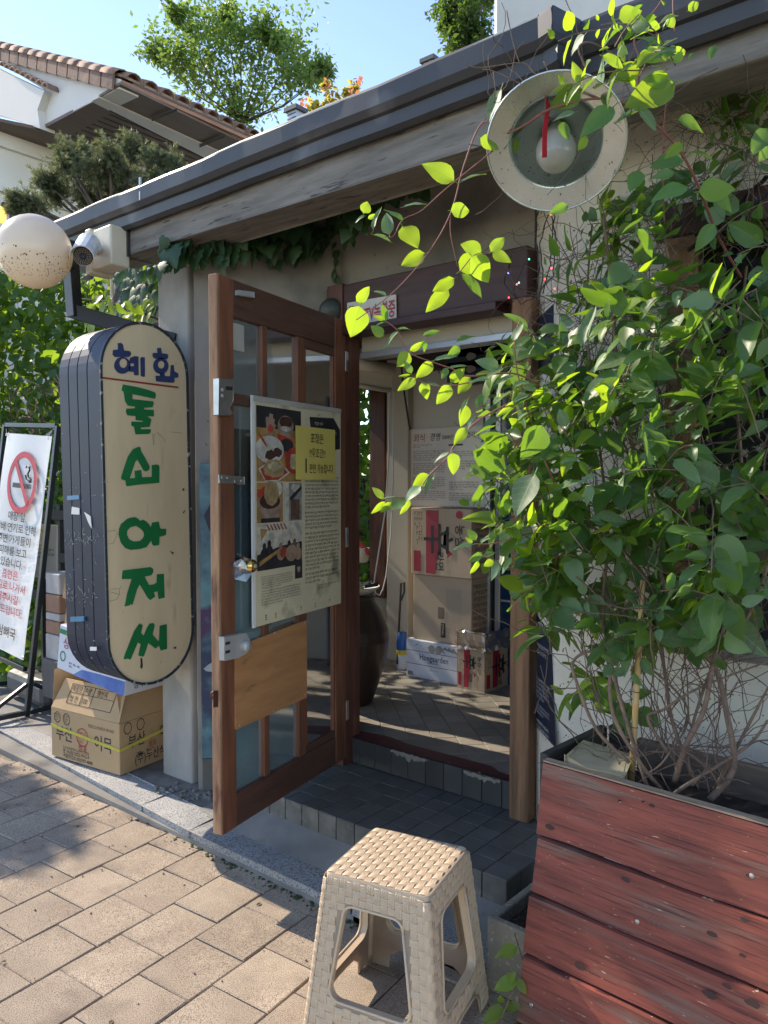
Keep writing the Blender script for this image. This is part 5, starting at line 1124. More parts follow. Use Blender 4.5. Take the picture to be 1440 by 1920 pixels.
# ------------------------------------------------------------------ wicker-pattern plastic stool
mat('stool_gap', (.30, .22, .145), .7)
mat('stool_plastic', (.64, .49, .33), .42, c2=(.60, .455, .305), scale=3, rvar=.05, transl=.08, tcol=(.7, .52, .33)); mat('stool_dark', (.46, .37, .27), .6, transl=.22, tcol=(.75, .55, .33))  # stool_dark: shell under the weave, shade of the gaps put into the colour
cs_ = [onZ(x, y, .455) for x, y in ((617, 1635), (806, 1689), (870, 1585), (700, 1551))]
sc_c = sum(cs_, V())/4; sdir = ((cs_[1]-cs_[0]).normalized()+(cs_[2]-cs_[3]).normalized()).normalized(); sa_ = math.atan2(sdir.y, sdir.x)
stool = thing('wicker_stool', 'beige plastic stool with woven wicker pattern standing on the pavers', 'stool', (sc_c.x, sc_c.y, .0)); stool.rotation_euler = (0, 0, sa_)
WL[stool.name] = V((0, 0, 0))
def loc_obj(o): o.location = (0, 0, 0); return o
ST, SB, SHT = .150, .196, .455     # half widths and height
def hw(z): return SB+(ST-SB)*z/SHT
def pad(mb, P, nrm, horiz, w_, h_, R=3, depth=.0035):
    """one over-strand of the weave: P(a,b) a,b in [-1,1]"""
    na, nb_ = 5, R*3+1; b0_ = len(mb.v)
    for i in range(na):
        t = -1+2*i/(na-1); arch = math.cos(t*math.pi/2*.92)
        for j in range(nb_):
            s = -1+2*j/(nb_-1); rib = abs(math.sin((j/(nb_-1))*R*math.pi))**.8
            if j in (0, nb_-1): rib = 0
            a, b = (t, s*.86) if horiz else (s*.86, t)
            mb.v.append(P(a, b)+nrm*(depth*(.15+.85*arch)*(.35+.65*rib)-.0004*(1-arch)))
    for i in range(na-1):
        for j in range(nb_-1):
            q_ = (b0_+i*nb_+j, b0_+(i+1)*nb_+j, b0_+(i+1)*nb_+j+1, b0_+i*nb_+j+1); mb.f.append(q_ if horiz else q_[::-1])
top_m = MB(); NS = 13; cw_ = (2*ST-.012)/NS
for i in range(NS):
    for j in range(NS):
        x, y = -ST+.006+cw_*(i+.5), -ST+.006+cw_*(j+.5)
        if (abs(x) > ST-.01) and (abs(y) > ST-.01): continue
        hz = (i+j) % 2 == 0
        pad(top_m, lambda a, b: V((x+a*cw_*(.60 if hz else .5), y+b*cw_*(.5 if hz else .60), SHT)), Z_, hz, 0, 0, depth=.0048)
mk('seat_weave', top_m, 'stool_plastic', stool, smooth=True)
rr2 = .022; sp_ = []
for cx_, cy_, a0 in ((1, 1, 0), (-1, 1, 90), (-1, -1, 180), (1, -1, 270)):
    for k in range(5): a = math.radians(a0+k*22.5); sp_.append((cx_*(ST-rr2)+rr2*math.cos(a), cy_*(ST-rr2)+rr2*math.sin(a)))
mk('seat', MB().prism([V((x, y, SHT-.004)) for x, y in sp_], (0, 0, .004)), 'stool_dark', stool, bevel=.002)
sk = MB(); n_ = len(sp_)
for zz, sc_x in ((SHT, 1.0), (SHT-.006, 1.012), (SHT-.03, 1.02)): sk.v += [V((x*sc_x, y*sc_x, zz)) for x, y in sp_]
sk.f = [(i*n_+j, i*n_+(j+1) % n_, (i+1)*n_+(j+1) % n_, (i+1)*n_+j) for i in range(2) for j in range(n_)]
mk('seat_rim', sk, 'stool_plastic', stool, smooth=True)
def openings():
    up_ = []  # (x,z) outline of upper window
    zt, zb = .385, .135; wt, wb_o = .088, .118; r1 = .03
    def arc(cx_, cz, a0, a1, r): return [(cx_+r*math.cos(math.radians(a0+(a1-a0)*k/5)), cz+r*math.sin(math.radians(a0+(a1-a0)*k/5))) for k in range(6)]
    up_ += arc(wt-r1, zt-r1, 0, 90, r1)+arc(-wt+r1, zt-r1, 90, 180, r1)+arc(-wb_o+r1, zb+r1, 180, 270, r1)+arc(wb_o-r1, zb+r1, 270, 360, r1)
    lo = [(.125, -.001), (.118, .045), (.09, .068), (0, .074), (-.09, .068), (-.118, .045), (-.125, -.001)]
    return up_, lo
U_, Lo = openings()
def inside(x, z, poly):
    c_ = False; j = len(poly)-1
    for i in range(len(poly)):
        if ((poly[i][1] > z) != (poly[j][1] > z)) and x < (poly[j][0]-poly[i][0])*(z-poly[i][1])/(poly[j][1]-poly[i][1])+poly[i][0]: c_ = not c_
        j = i
    return c_
for q_ in range(4):
    ca_, sa2 = math.cos(q_*math.pi/2), math.sin(q_*math.pi/2)
    def S(x, z, o_=0): y = -(hw(z)+o_); return V((x*ca_-y*sa2, x*sa2+y*ca_, z))
    tilt = V((0, -1, (SB-ST)/SHT)).normalized(); nrm = V((-tilt.y*sa2*1.0, tilt.y*ca_, tilt.z)); nrm = V((0*ca_-tilt.y*sa2, 0*sa2+tilt.y*ca_, tilt.z))
    zt_ = SHT-.012
    outer = [(hw(zt_)-.012, zt_)]+[(hw(0)-.012+.0, 0)]+Lo+[(-(hw(0)-.012), 0), (-(hw(zt_)-.012), zt_)]
    sh_ = MB().poly([S(x, z) for x, z in outer], [[S(x, z) for x, z in U_]])
    mk('side_shell', sh_, 'stool_dark', stool, solid=.003)
    # rims round the openings
    mk('opening_rim', MB().tube([S(x, z, .003) for x, z in U_+U_[:1]], .0038, 6), 'stool_plastic', stool, smooth=True)
    mk('opening_rim', MB().tube([S(x, z, .003) for x, z in Lo[1:-1]], .0034, 6), 'stool_plastic', stool, smooth=True)
    # inner flange of the window
    fg = MB(); k_ = len(U_)
    fg.v = [S(x, z, .002) for x, z in U_]+[S(x, z, .002)-nrm*.022 for x, z in U_]; fg.f = [(i, (i+1) % k_, k_+(i+1) % k_, k_+i) for i in range(k_)]
    mk('opening_flange', fg, 'stool_plastic', stool, smooth=True)
    wv = MB(); rows_ = 22; rh = (zt_+.006)/rows_
    for i in range(rows_):
        zc = (i+.5)*rh; wr = 2*(hw(zc)-.010); nc = 14; cw2 = wr/nc
        for j in range(nc):
            xc = -wr/2+cw2*(j+.5)
            if any(inside(xc+dx, zc+dz, pl_) for pl_ in (U_, Lo) for dx, dz in ((0, 0), (cw2*.42, 0), (-cw2*.42, 0), (0, rh*.4), (0, -rh*.4))): continue
            hz = (i+j) % 2 == 0
            pad(wv, lambda a, b: S(xc+a*cw2*(.60 if hz else .5), zc+b*rh*(.5 if hz else .60), .0015), nrm, hz, 0, 0, depth=.0045)
    mk('side_weave', wv, 'stool_plastic', stool, smooth=True)
    # rounded corner strip
    ct = MB()
    for i in range(13):
        z = zt_*i/12
        for k in range(6):
            a = math.radians(-90+k*18); r1 = .014; cx_, cy_ = hw(z)-.012+.0, -(hw(z)-.012); x, y = cx_+r1*math.cos(a)*1.15, cy_+r1*math.sin(a)*1.15
            ct.v.append(V((x*ca_-y*sa2, x*sa2+y*ca_, z)))
    ct.f = [(i*6+k, i*6+k+1, (i+1)*6+k+1, (i+1)*6+k) for i in range(12) for k in range(5)]
    mk('corner_leg', ct, 'stool_plastic', stool, smooth=True, solid=.002)
    cp = MB(); rhc = zt_/21
    for i in range(21):
        for s_ in (-18, -72) if i % 2 else (-45,):
            z0_ = (i+.5)*rhc; a = math.radians(s_)
            def CP(u_, v_):
                z = z0_+v_*rhc*.55; aa = a+u_*.42; r1 = .0165; x, y = hw(z)-.012+r1*math.cos(aa), -(hw(z)-.012)+r1*math.sin(aa); return V((x*ca_-y*sa2, x*sa2+y*ca_, z))
            nn = V((math.cos(a)*ca_-math.sin(a)*sa2, math.cos(a)*sa2+math.sin(a)*ca_, 0)); pad(cp, CP, nn, i % 2 == 0, 0, 0, depth=.003)
    mk('corner_weave', cp, 'stool_plastic', stool, smooth=True)
# ------------------------------------------------------------------ red plank planter
mat('red_plank', (.29, .082, .056), .7, c2=(.13, .042, .032), scale=5, stretch=(.8, 1, 7), contrast=(.32, .66), bump=.003, bscale=22, bstretch=(1, 1, 11), spot=(.19, .125, .095), spot_scale=3.2, spot_t=(.53, .70), speck=(.55, .40, .25), speck_scale=42, speck_t=(.70, .72), orand=.10, spec=.3, detail=8, grain=((.075, .03, .028), 6, (.54, .70), (1.0, 1, 34)))
mat('old_board', (.20, .14, .10), .85, c2=(.11, .08, .06), scale=5, stretch=(1, 1, 8), bump=.002, bscale=20, bstretch=(1, 1, 10))
mat('plank_end', (.40, .28, .18), .85, c2=(.22, .15, .1), scale=10, stretch=(1, 6, 6)); mat('plank_dark', (.06, .05, .042), .8, c2=(.03, .027, .024), scale=6, stretch=(1, 1, 8), bump=.002, bscale=30, spot=(.15, .12, .09), spot_scale=6, spot_t=(.6, .7))
mat('soil', (.05, .035, .025), .95, scale=30, bump=.01, bscale=40); mat('knot', (.06, .03, .025), .8)
PF0 = V((-.950, 1.815, 0)); pd1 = V((.9972, -.0747, 0)); pn1 = V((-.0747, -.9972, 0)).normalized()
PF0 = onP(1018, 1428, V((0, 1.815, 0)), V((.0747, .9972, 0)))
ptop = PF0.z; PF0.z = 0
planter = thing('plank_planter', 'large planter box of weathered red painted planks at the right', 'planter', tuple(PF0))
seams = [ptop]
for px, py in ((1014, 1563), (1004, 1663), (997, 1766), (990, 1884)): seams.append(onP(px, py, PF0, pn1).z)
seams.append(.02)
r_ = random.Random(21)
lefts = [0, 0, -.012, -.016, -.020, -.05]
for i in range(5):
    z1, z0 = seams[i]-.003, seams[i+1]+.003; le = lefts[i]; le2 = lefts[i]-.012; off_ = .012*i if i < 4 else .05
    n2 = 16; mbp = MB(); Lp = 1.25; tk = .026
    # wavy lower edge like old boards
    zt_ = [z1+r_.uniform(-.001, .001) for _ in range(n2+1)]; zb_ = [z0+.0025*math.sin(k*.9+i*2)+r_.uniform(-.001, .001) for k in range(n2+1)]
    pts = [PF0+pd1*((le if k == 0 else 0)+Lp*k/n2)+Z_*zt_[k] for k in range(n2+1)]+[PF0+pd1*((le2 if k == 0 else 0)+Lp*k/n2)+Z_*zb_[k] for k in range(n2, -1, -1)]
    o_ = mk('plank', MB().prism([p+pn1*off_ for p in pts], -pn1*tk), 'red_plank', planter, bevel=.003, loc=PF0+Z_*z0)
tag(o_, 'lowest red plank, standing further out')
tpo = mk('top_edge', MB().prism([PF0+pn1*-.001+Z_*(ptop+.0), PF0+pd1*1.25-pn1*.001+Z_*ptop, PF0+pd1*1.25-pn1*.025+Z_*(ptop+.001), PF0-pn1*.025+Z_*(ptop+.001)], (0, 0, .004)), 'plank_end', planter, bevel=.002)
pe2 = -pn1
for i, (z0, z1) in enumerate(((ptop-.13, ptop+.012), (ptop-.24, ptop-.136), (ptop-.36, ptop-.246), (.02, ptop-.366))):
    mk('end_plank', MB().obox(PF0+pe2*.20+pd1*(-.014-.006*(i % 2))+Z_*(z0+z1)/2, pd1*.012, pe2*.175, Z_*(z1-z0)/2), 'plank_dark', planter, bevel=.003)
mk('end_plank', MB().obox(PF0+pe2*.37+pd1*.04+Z_*(ptop-.06), pd1*.03, pe2*.012, Z_*.08), 'plank_dark', planter, bevel=.003)
for i, (z0, z1) in enumerate(((ptop-.10, ptop), (ptop-.22, ptop-.105))): mk('back_plank', MB().obox(PF0+pe2*.372+pd1*.66+Z_*(z0+z1)/2, pd1*.56, pe2*.012, Z_*(z1-z0)/2), 'old_board', planter, bevel=.004)
sm_ = MB(); nx_, ny_ = 40, 12
for i in range(nx_+1):
    for j in range(ny_+1): sm_.v.append(PF0+pd1*(1.22*i/nx_)+pe2*(.03+.34*j/ny_)+Z_*(ptop-.10+r_.uniform(-.012, .012)))
sm_.f = [(i*(ny_+1)+j, (i+1)*(ny_+1)+j, (i+1)*(ny_+1)+j+1, i*(ny_+1)+j+1) for i in range(nx_) for j in range(ny_)]
mk('soil', sm_, 'soil', planter)
for px, py in ((1197, 1726), (1006, 1875), (1408, 1644)): mk('screw', MB().lathe([(0, .003), (.005, .002), (.006, 0)], onP(px, py, PF0+pn1*.05, pn1)-pn1*(.05-.026-.012), pn1, 10), 'steel', planter)
for px, py in ((1164, 1500), (1208, 1502)): # nails casting slanting shadows
    b_ = onP(px, py, PF0, pn1); mk('nail', MB().tube([b_, b_+pn1*.013+Z_*.002], .0018, 6), 'knot', planter)
for px, py, s_, i in ((1223, 1510, .006, 0), (1406, 1640, .005, 0), (1340, 1745, .009, 1), (1400, 1720, .007, 2), (1098, 1802, .012, 3), (1338, 1855, .012, 3), (1370, 1840, .008, 3), (1418, 1872, .012, 3), (1178, 1645, .009, 1), (1035, 1548, .01, 0), (1398, 1785, .006, 2)):
    c_ = onP(px, py, PF0+pn1*.012*i, pn1)+pn1*.0008; mk('knot', MB().poly([c_+pd1*s_*1.5*math.cos(a)*r_.uniform(.8, 1.1)+Z_*s_*.75*math.sin(a)*r_.uniform(.8, 1.1) for a in [k*.52 for k in range(12)]]), 'knot', planter)
mat('bright_red', (.42, .03, .03), .65, c2=(.30, .04, .035), scale=8, stretch=(1, 1, 8)); mat('faded_ink', (.13, .05, .045), .8)
for pts in [] and ([(1044, 1520), (1085, 1530), (1110, 1560), (1085, 1562), (1050, 1545)], [(1055, 1596), (1090, 1598), (1125, 1625), (1140, 1650), (1090, 1636), (1060, 1615)]):
    mk('paint_patch', MB().poly([onP(x, y, PF0+pn1*.0135, pn1)-pn1*(.0125 if y < 1570 else .0005) for x, y in pts]), 'bright_red', planter)
tb = MB(); rq = random.Random(31)
for (x0, y0, x1, y1, n_, i) in ((1238, 1530, 1262, 1585, 2, 0), (1268, 1545, 1290, 1620, 3, 1), (1295, 1590, 1320, 1640, 2, 1), (1230, 1600, 1256, 1640, 2, 1), (1222, 1700, 1260, 1740, 2, 2)):
    oo = PF0+pn1*(.012*i+.0012)
    glyphblock(tb, lambda x, y: onP(x0+(x1-x0)*y+8*math.sin(x*5+x0), y1-(y1-y0)*x+5*y, oo, pn1), 0, 1, 0, 1, n_*2, rq, hfrac=.3)
tag(mk('faded_scribbles', tb, 'faded_ink', planter), kind='stuff')
# the front leans back a little, as in the photo
LEAN = .06
for o_ in list(planter.children):
    if o_.name.split('.')[0] in ('plank', 'screw', 'nail', 'knot', 'faded_scribbles', 'top_edge'):
        b_ = WL[o_.name]
        for v_ in o_.data.vertices: v_.co += pn1*((ptop-(v_.co.z+b_.z))*LEAN)
# concrete block on the soil and bamboo cane
mat('block', (.52, .41, .25), .9, c2=(.38, .30, .19), scale=10, bump=.003, bscale=60)
bq = [onZ(x, y, ptop+.02) for x, y in ((1056, 1430), (1092, 1398), (1180, 1425), (1165, 1462), (1100, 1448))]
single('concrete_block', MB().prism([V((p.x-.02, p.y+.06, ptop+.012)) for p in bq], (0, 0, -.10)), 'block', 'tan concrete block resting in the left end of the planter', 'block', bevel=.008)
mat('bamboo', (.55, .36, .14), .5, c2=(.46, .29, .11), scale=5, stretch=(6, 6, 1), spot=(.25, .15, .07), spot_scale=9, spot_t=(.62, .7))
bA = onP(1183, 1478, PF0+pe2*.13, pn1); bB = onP(1203, 1130, PF0+pe2*.16, pn1)
bam = thing('bamboo_cane', 'tan bamboo cane standing upright in the planter among the stems', 'cane', tuple(bA))
pts = [bA.lerp(bB, t) for t in (0, .2, .205, .21, .45, .455, .46, .75, .755, .76, 1)]; rad = [.0085, .0085, .0098, .0085, .0083, .0096, .0083, .008, .0093, .008, .0078]
mk('cane', MB().tube(pts+[bA.lerp(bB, 1.12)], rad+[.007], 10), 'bamboo', bam, smooth=True)
for t in (.33, .52, .83): mk('wire_tie', MB().lathe([(.009, .001), (.0098, 0), (.009, -.001)], bA.lerp(bB, t), (bB-bA), 12), 'ink', bam)
# concrete trough below
mat('trough_conc', (.33, .29, .22), .9, c2=(.22, .195, .155), scale=6, speck=(.45, .4, .3), speck_scale=80, speck_t=(.6, .66), bump=.003, bscale=60, spot=(.10, .09, .07), spot_scale=3, spot_t=(.58, .7))
T0 = onZ(912, 1848, .01); T0.z = 0; T1 = V((T0.x+.34, T0.y-.02, 0)); tdir = V((-.04, .999, 0)); Ttop = onP(912, 1718, T0, V((0, -1, 0))).z
tro = thing('concrete_trough', 'rough concrete trough with dry soil, low behind the red planter', 'trough', tuple(T0))
tw, tdp = .36, .42; e_x, e_y = V((.999, -.03, 0)), V((.03, .999, 0))
for a, b, c_, d_ in ((0, tw, 0, .025), (0, tw, tdp-.025, tdp), (0, .025, .0255, tdp-.0255), (tw-.025, tw, .0255, tdp-.0255)):
    mk('trough_side', MB().obox(T0+e_x*(a+b)/2+e_y*(c_+d_)/2+Z_*Ttop/2, e_x*(b-a)/2, e_y*(d_-c_)/2, Z_*Ttop/2), 'trough_conc', tro, bevel=.006)
mk('dry_soil', MB().quad(*[T0+e_x*x+e_y*y+Z_*(Ttop-.04) for x, y in ((.02, .02), (tw-.02, .02), (tw-.02, tdp-.02), (.02, tdp-.02))]), 'soil', tro)
rt_ = MB()
for k in range(120):
    p = T0+e_x*r_.uniform(.03, .33)+e_y*r_.uniform(.03, .38)+Z_*(Ttop-.038); q_ = p+V((r_.uniform(-.05, .05), r_.uniform(-.05, .05), r_.uniform(0, .02))); rt_.tube([p, (p+q_)/2+Z_*.01, q_], .0012, 3)
mat('dry_twig', (.17, .12, .08), .9, c2=(.09, .06, .045), scale=20); tag(mk('dry_roots', rt_, 'dry_twig', tro), kind='stuff')
# ------------------------------------------------------------------ foliage materials
def leafmat(name, c, c2, t, tf=.45, rough=.42, var=.35, scale=14, vein=True):
    m = mat(name, c, rough, c2=c2, scale=scale, contrast=(.3, .7), orand=var, transl=tf, tcol=t, spec=.45, bump=.0012, bscale=60)
    if not vein: return m
    nt = m.node_tree; L = nt.links; P = nt.nodes['Principled BSDF']; T = [n for n in nt.nodes if n.type == 'BSDF_TRANSLUCENT'][0]
    tc = _n(nt, 'ShaderNodeTexCoord'); sp = _n(nt, 'ShaderNodeSeparateXYZ'); L.new(tc.outputs['Object'], sp.inputs[0])
    def M(op, a, b=None, cl=False):
        k = _n(nt, 'ShaderNodeMath', operation=op); k.use_clamp = cl
        for i, q in enumerate((a, b)):
            if q is None: continue
            if isinstance(q, (int, float)): k.inputs[i].default_value = q
            else: L.new(q, k.inputs[i])
        return k.outputs[0]
    ay = M('ABSOLUTE', sp.outputs[1]); mid_ = M('SUBTRACT', 1.0, M('DIVIDE', ay, .016), True)
    fr_ = M('PINGPONG', M('SUBTRACT', sp.outputs[0], M('MULTIPLY', ay, .75)), .075); sv = M('MULTIPLY', M('SUBTRACT', 1.0, M('DIVIDE', fr_, .012), True), .55)
    msk = M('MAXIMUM', mid_, sv)
    src = P.inputs['Base Color'].links[0].from_socket; mx = _n(nt, 'ShaderNodeMix', data_type='RGBA'); L.new(M('MULTIPLY', msk, .6), mx.inputs[0]); L.new(src, mx.inputs[6]); mx.inputs[7].default_value = (c[0]*2.4+.04, c[1]*1.9+.04, c[2]*2+.03, 1); L.new(mx.outputs[2], P.inputs['Base Color'])
    nz = [n for n in nt.nodes if n.type == 'TEX_NOISE'][0]; m2 = _n(nt, 'ShaderNodeMix', data_type='RGBA'); L.new(M('MULTIPLY', M('ADD', M('MULTIPLY', msk, .6), M('MULTIPLY', nz.outputs['Fac'], .5)), .9, True), m2.inputs[0]); m2.inputs[6].default_value = c4(tuple(x*1.15 for x in t)); m2.inputs[7].default_value = c4((t[0]*.55, t[1]*.62, t[2]*.8)); L.new(m2.outputs[2], T.inputs[0])
for sx_, vn in (('', True), ('_mass', False)):
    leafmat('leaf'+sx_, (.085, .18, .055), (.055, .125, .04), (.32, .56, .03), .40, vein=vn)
    leafmat('leaf_young'+sx_, (.12, .22, .04), (.09, .17, .03), (.58, .82, .03), .52, vein=vn)  # young tips, and backlit leaves with their glow put into the colour
    leafmat('leaf_pale_sunlit'+sx_, (.16, .25, .12), (.115, .19, .09), (.26, .45, .04), .30, .5, vein=vn)  # sunlit upper sides, the light put into a paler green
leafmat('ivy_leaf', (.04, .09, .038), (.026, .062, .028), (.12, .28, .03), .28, .5)
leafmat('hedge_leaf', (.06, .14, .045), (.04, .10, .035), (.42, .62, .03), .42, .5)
leafmat('tree_leaf', (.10, .17, .06), (.07, .12, .04), (.34, .5, .06), .42, .5)
leafmat('ginkgo_leaf', (.05, .10, .035), (.035, .075, .025), (.22, .36, .03), .35, .5)
leafmat('conifer', (.15, .17, .10), (.09, .11, .06), (.3, .34, .12), .25, .6)
leafmat('maple_red', (.30, .07, .05), (.2, .12, .04), (.75, .25, .08), .5, .5); leafmat('maple_yellow', (.25, .25, .05), (.2, .2, .04), (.8, .7, .1), .5, .5)
mat('vine_stem', (.22, .14, .09), .7, c2=(.13, .08, .055), scale=30); mat('vine_red', (.30, .10, .085), .6, c2=(.2, .08, .06), scale=30); mat('twig', (.15, .10, .07), .85, c2=(.08, .052, .038), scale=30, orand=.2)
mat('bark', (.13, .10, .075), .9, c2=(.07, .055, .045), scale=12, bump=.01, bscale=20)
# leaf shape: points along the blade: width profile; returns verts, faces in unit length, +x tip, z normal
def leaf_shape(wr=.55, fold=.18, droop=.18, n=7, lob=0, seed=0):
    r = random.Random(seed); vs = []; fs = []
    for i in range(n+1):
        t = i/n; w_ = wr*.5*(math.sin(math.pi*t**.72)**.85) if 0 < t < 1 else 0
        w_ *= 1+.04*r.uniform(-1, 1); z = -droop*t*t; x = t
        wav = .025*math.sin(t*9+seed)
        vs += [(x, w_, z+fold*w_+wav), (x, w_*.5, z+fold*w_*.35+wav*.3), (x, 0, z-.012), (x, -w_*.5, z+fold*w_*.35-wav*.2), (x, -w_, z+fold*w_-wav*.8)]
    for i in range(n):
        for k in range(4): a = i*5+k; fs.append((a, a+5, a+6, a+1))
    # petiole
    b = len(vs); pr = .012
    for x, z in ((-.14, .02), (.02, -.012)):
        vs += [(x, pr, z), (x, -pr*.5, z+pr), (x, -pr*.5, z-pr)]
    fs += [(b, b+3, b+4, b+1), (b+1, b+4, b+5, b+2), (b+2, b+5, b+3, b)]
    return vs, fs
def ivy_shape(seed=0):
    r = random.Random(seed); out = [(0, 0), (-.10, .22), (.02, .42), (.14, .36), (.22, .56), (.38, .42), (.52, .40), (.62, .22), (.80, .16), (1.0, 0)]
    out = [(x+r.uniform(-.02, .02), y*r.uniform(.9, 1.1)) for x, y in out]; pts = out+[(x, -y) for x, y in out[-2:0:-1]]
    vs = [(.28, 0, .05)]+[(x, y, -.25*x*x-.14*abs(y)) for x, y in pts]; n = len(pts); return vs, [(0, 1+i, 1+(i+1) % n) for i in range(n)]
def small_shape(): return [(0, 0, 0), (.45, .26, .05), (1, 0, -.1), (.45, -.26, .05)], [(0, 1, 2), (0, 2, 3)]
def mkmesh(name, shape, m):
    vs, fs = shape; me = bpy.data.meshes.new(name); me.from_pydata(vs, [], fs); me.polygons.foreach_set('use_smooth', [True]*len(fs)); me.materials.append(MATS[m]); return me
def basis(tip, nrm):
    x = V(tip).normalized(); z = V(nrm); z = z-x*z.dot(x); z = z.normalized() if z.length > 1e-4 else x.orthogonal().normalized(); return x, z.cross(x), z
shapes = [leaf_shape(.52, .25, .16, seed=1), leaf_shape(.60, .12, .24, seed=2), leaf_shape(.46, .45, .10, seed=3), leaf_shape(.64, .2, .35, seed=4), leaf_shape(.72, .1, .1, seed=5)]
LM = {m: [mkmesh('leaf', s, m) for s in shapes] for m in ('leaf', 'leaf_young', 'leaf_pale_sunlit')}
IM = [mkmesh('ivy_leaf', ivy_shape(i), 'ivy_leaf') for i in range(3)]
def addleaf(me, p, tip, nrm, L, parent, name='leaf', wsc=1):
    x, y, z = basis(tip, nrm); M = Matrix(((x.x*L, y.x*L*wsc, z.x*L, 0), (x.y*L, y.y*L*wsc, z.y*L, 0), (x.z*L, y.z*L*wsc, z.z*L, 0), (0, 0, 0, 1)))
    M.translation = V(p)-wl(parent); o = bpy.data.objects.new(name, me); col.objects.link(o); o.parent = parent; o.matrix_basis = M; return o
class Bulk:
    def __init__(s): s.v = []; s.f = []; s.n = 0
    def add(s, shape, P, X, Y, Z, L):
        """shape verts (k,3); P (n,3); X,Y,Z (n,3); L (n,)"""
        vs, fs = shape; vs = np.array(vs, dtype=float); n = len(P); k = len(vs)
        out = P[:, None, :]+L[:, None, None]*(vs[None, :, 0:1]*X[:, None, :]+vs[None, :, 1:2]*Y[:, None, :]+vs[None, :, 2:3]*Z[:, None, :])
        s.v.append(out.reshape(-1, 3)); b = s.n
        for f in fs: s.f.append((np.array(f)[None, :]+(np.arange(n)*k+b)[:, None], len(f)))
        s.n += n*k
    def mesh(s, name, m, smooth=False):
        me = bpy.data.meshes.new(name); v = np.concatenate(s.v); me.vertices.add(len(v)); me.vertices.foreach_set('co', v.ravel())
        loops = []; starts = []; tot = 0
        for a, k in s.f: loops.append(a.ravel()); starts.append(np.arange(len(a))*k+tot); tot += a.size
        me.loops.add(tot); me.loops.foreach_set('vertex_index', np.concatenate(loops).astype(np.int32))
        st = np.concatenate(starts).astype(np.int32); me.polygons.add(len(st)); me.polygons.foreach_set('loop_start', st)
        me.update(calc_edges=True)
        if m: me.materials.append(MATS[m])
        return me
    def obj(s, name, m, parent=None):
        me = s.mesh(name, m); o = bpy.data.objects.new(name, me); col.objects.link(o)
        if parent is not None: o.parent = parent; o.location = -wl(parent)
        return o
nr = np.random.RandomState(5)
def unit(a): return a/np.maximum(1e-9, np.linalg.norm(a, axis=1, keepdims=True))
def rbasis(n, up=.6, out=(0, 0, 0), droop=.2):
    Z = unit(nr.normal(size=(n, 3))*.6+np.array([0, 0, up])+np.array(out)); X = nr.normal(size=(n, 3))-np.array([0, 0, droop]); X = unit(X-Z*np.sum(X*Z, 1, keepdims=True)); return X, np.cross(Z, X), Z
# ------------------------------------------------------------------ ivy under the eave
ivy = thing('wall_ivy', 'dark lobed ivy hanging under the beam above the open door', 'ivy', (-2.6, 2.5, 2.4))
cnt = 0; r_ = random.Random(17)
def ivy_at(px, py, Y, s):
    p = onP(px, py, lw(0, 0, .03+max(0, 2.68-Y)*.35), LN) if px < 650 else onY(px, py, Y)
    addleaf(r_.choice(IM), p, (r_.uniform(-.7, .7), r_.uniform(-.5, -.1), -1), (r_.uniform(-.5, .5), -1, r_.uniform(.1, .8)), s, ivy, 'ivy_leaf')
def beam_y(px): return 470-(px-265)*.325
for k in range(260):
    px = r_.uniform(300, 790); d = abs(r_.gauss(0, 1)); top_ = beam_y(px)-12; ext = 95 if 400 < px < 680 else 55
    if px > 700: ext = 45
    py = top_+min(1.5, d)*ext*.62*(1.1 if px > 520 else .9)
    ivy_at(px, py, r_.uniform(2.33, 2.62), r_.uniform(.06, .11))
for py in (455, 470, 488, 505, 520, 533): ivy_at(623+r_.uniform(-6, 8)+(py-455)*.15, py, 2.66, r_.uniform(.03, .06))
for px, py in ((520, 490), (508, 480), (560, 480), (595, 470)): ivy_at(px, py, 2.64, .06)
sp3 = MB(); sp3.tube([onY(x, y, 2.68) for x, y in ((395, 490), (410, 508), (440, 518), (480, 512), (505, 490), (530, 470))], .003, 5); sp3.tube([onY(x, y, 2.68) for x, y in ((620, 440), (625, 480), (633, 530), (645, 560))], .0025, 5)
for k in range(26):
    x = r_.uniform(300, 720); y = beam_y(x); sp3.tube([onY(x, y, 2.5), onY(x+r_.uniform(-20, 20), y+r_.uniform(20, 60), 2.55), onY(x+r_.uniform(-30, 30), y+r_.uniform(50, 110), 2.62)], .002, 4)
mk('ivy_stems', sp3, 'twig', ivy)
iv2 = thing('wall_ivy', 'ivy and bare creeper on the brick wall behind the globe bracket', 'ivy', (-3.6, 2.9, 1.9))
single('side_wall_stub', MB().box((-4.6, 2.90, .05), (-3.46, 2.98, 2.7)), 'wall_grey', 'pale wall of the side yard behind the ivy at the left of the pillar', 'wall')
for k in range(70):
    p = onY(r_.uniform(215, 300), r_.uniform(480, 590), r_.uniform(2.5, 2.88)); addleaf(r_.choice(IM), p, (r_.uniform(-.7, .7), -.3, -1), (r_.uniform(-.5, .5), -1, r_.uniform(.1, .8)), r_.uniform(.06, .1), iv2, 'ivy_leaf')
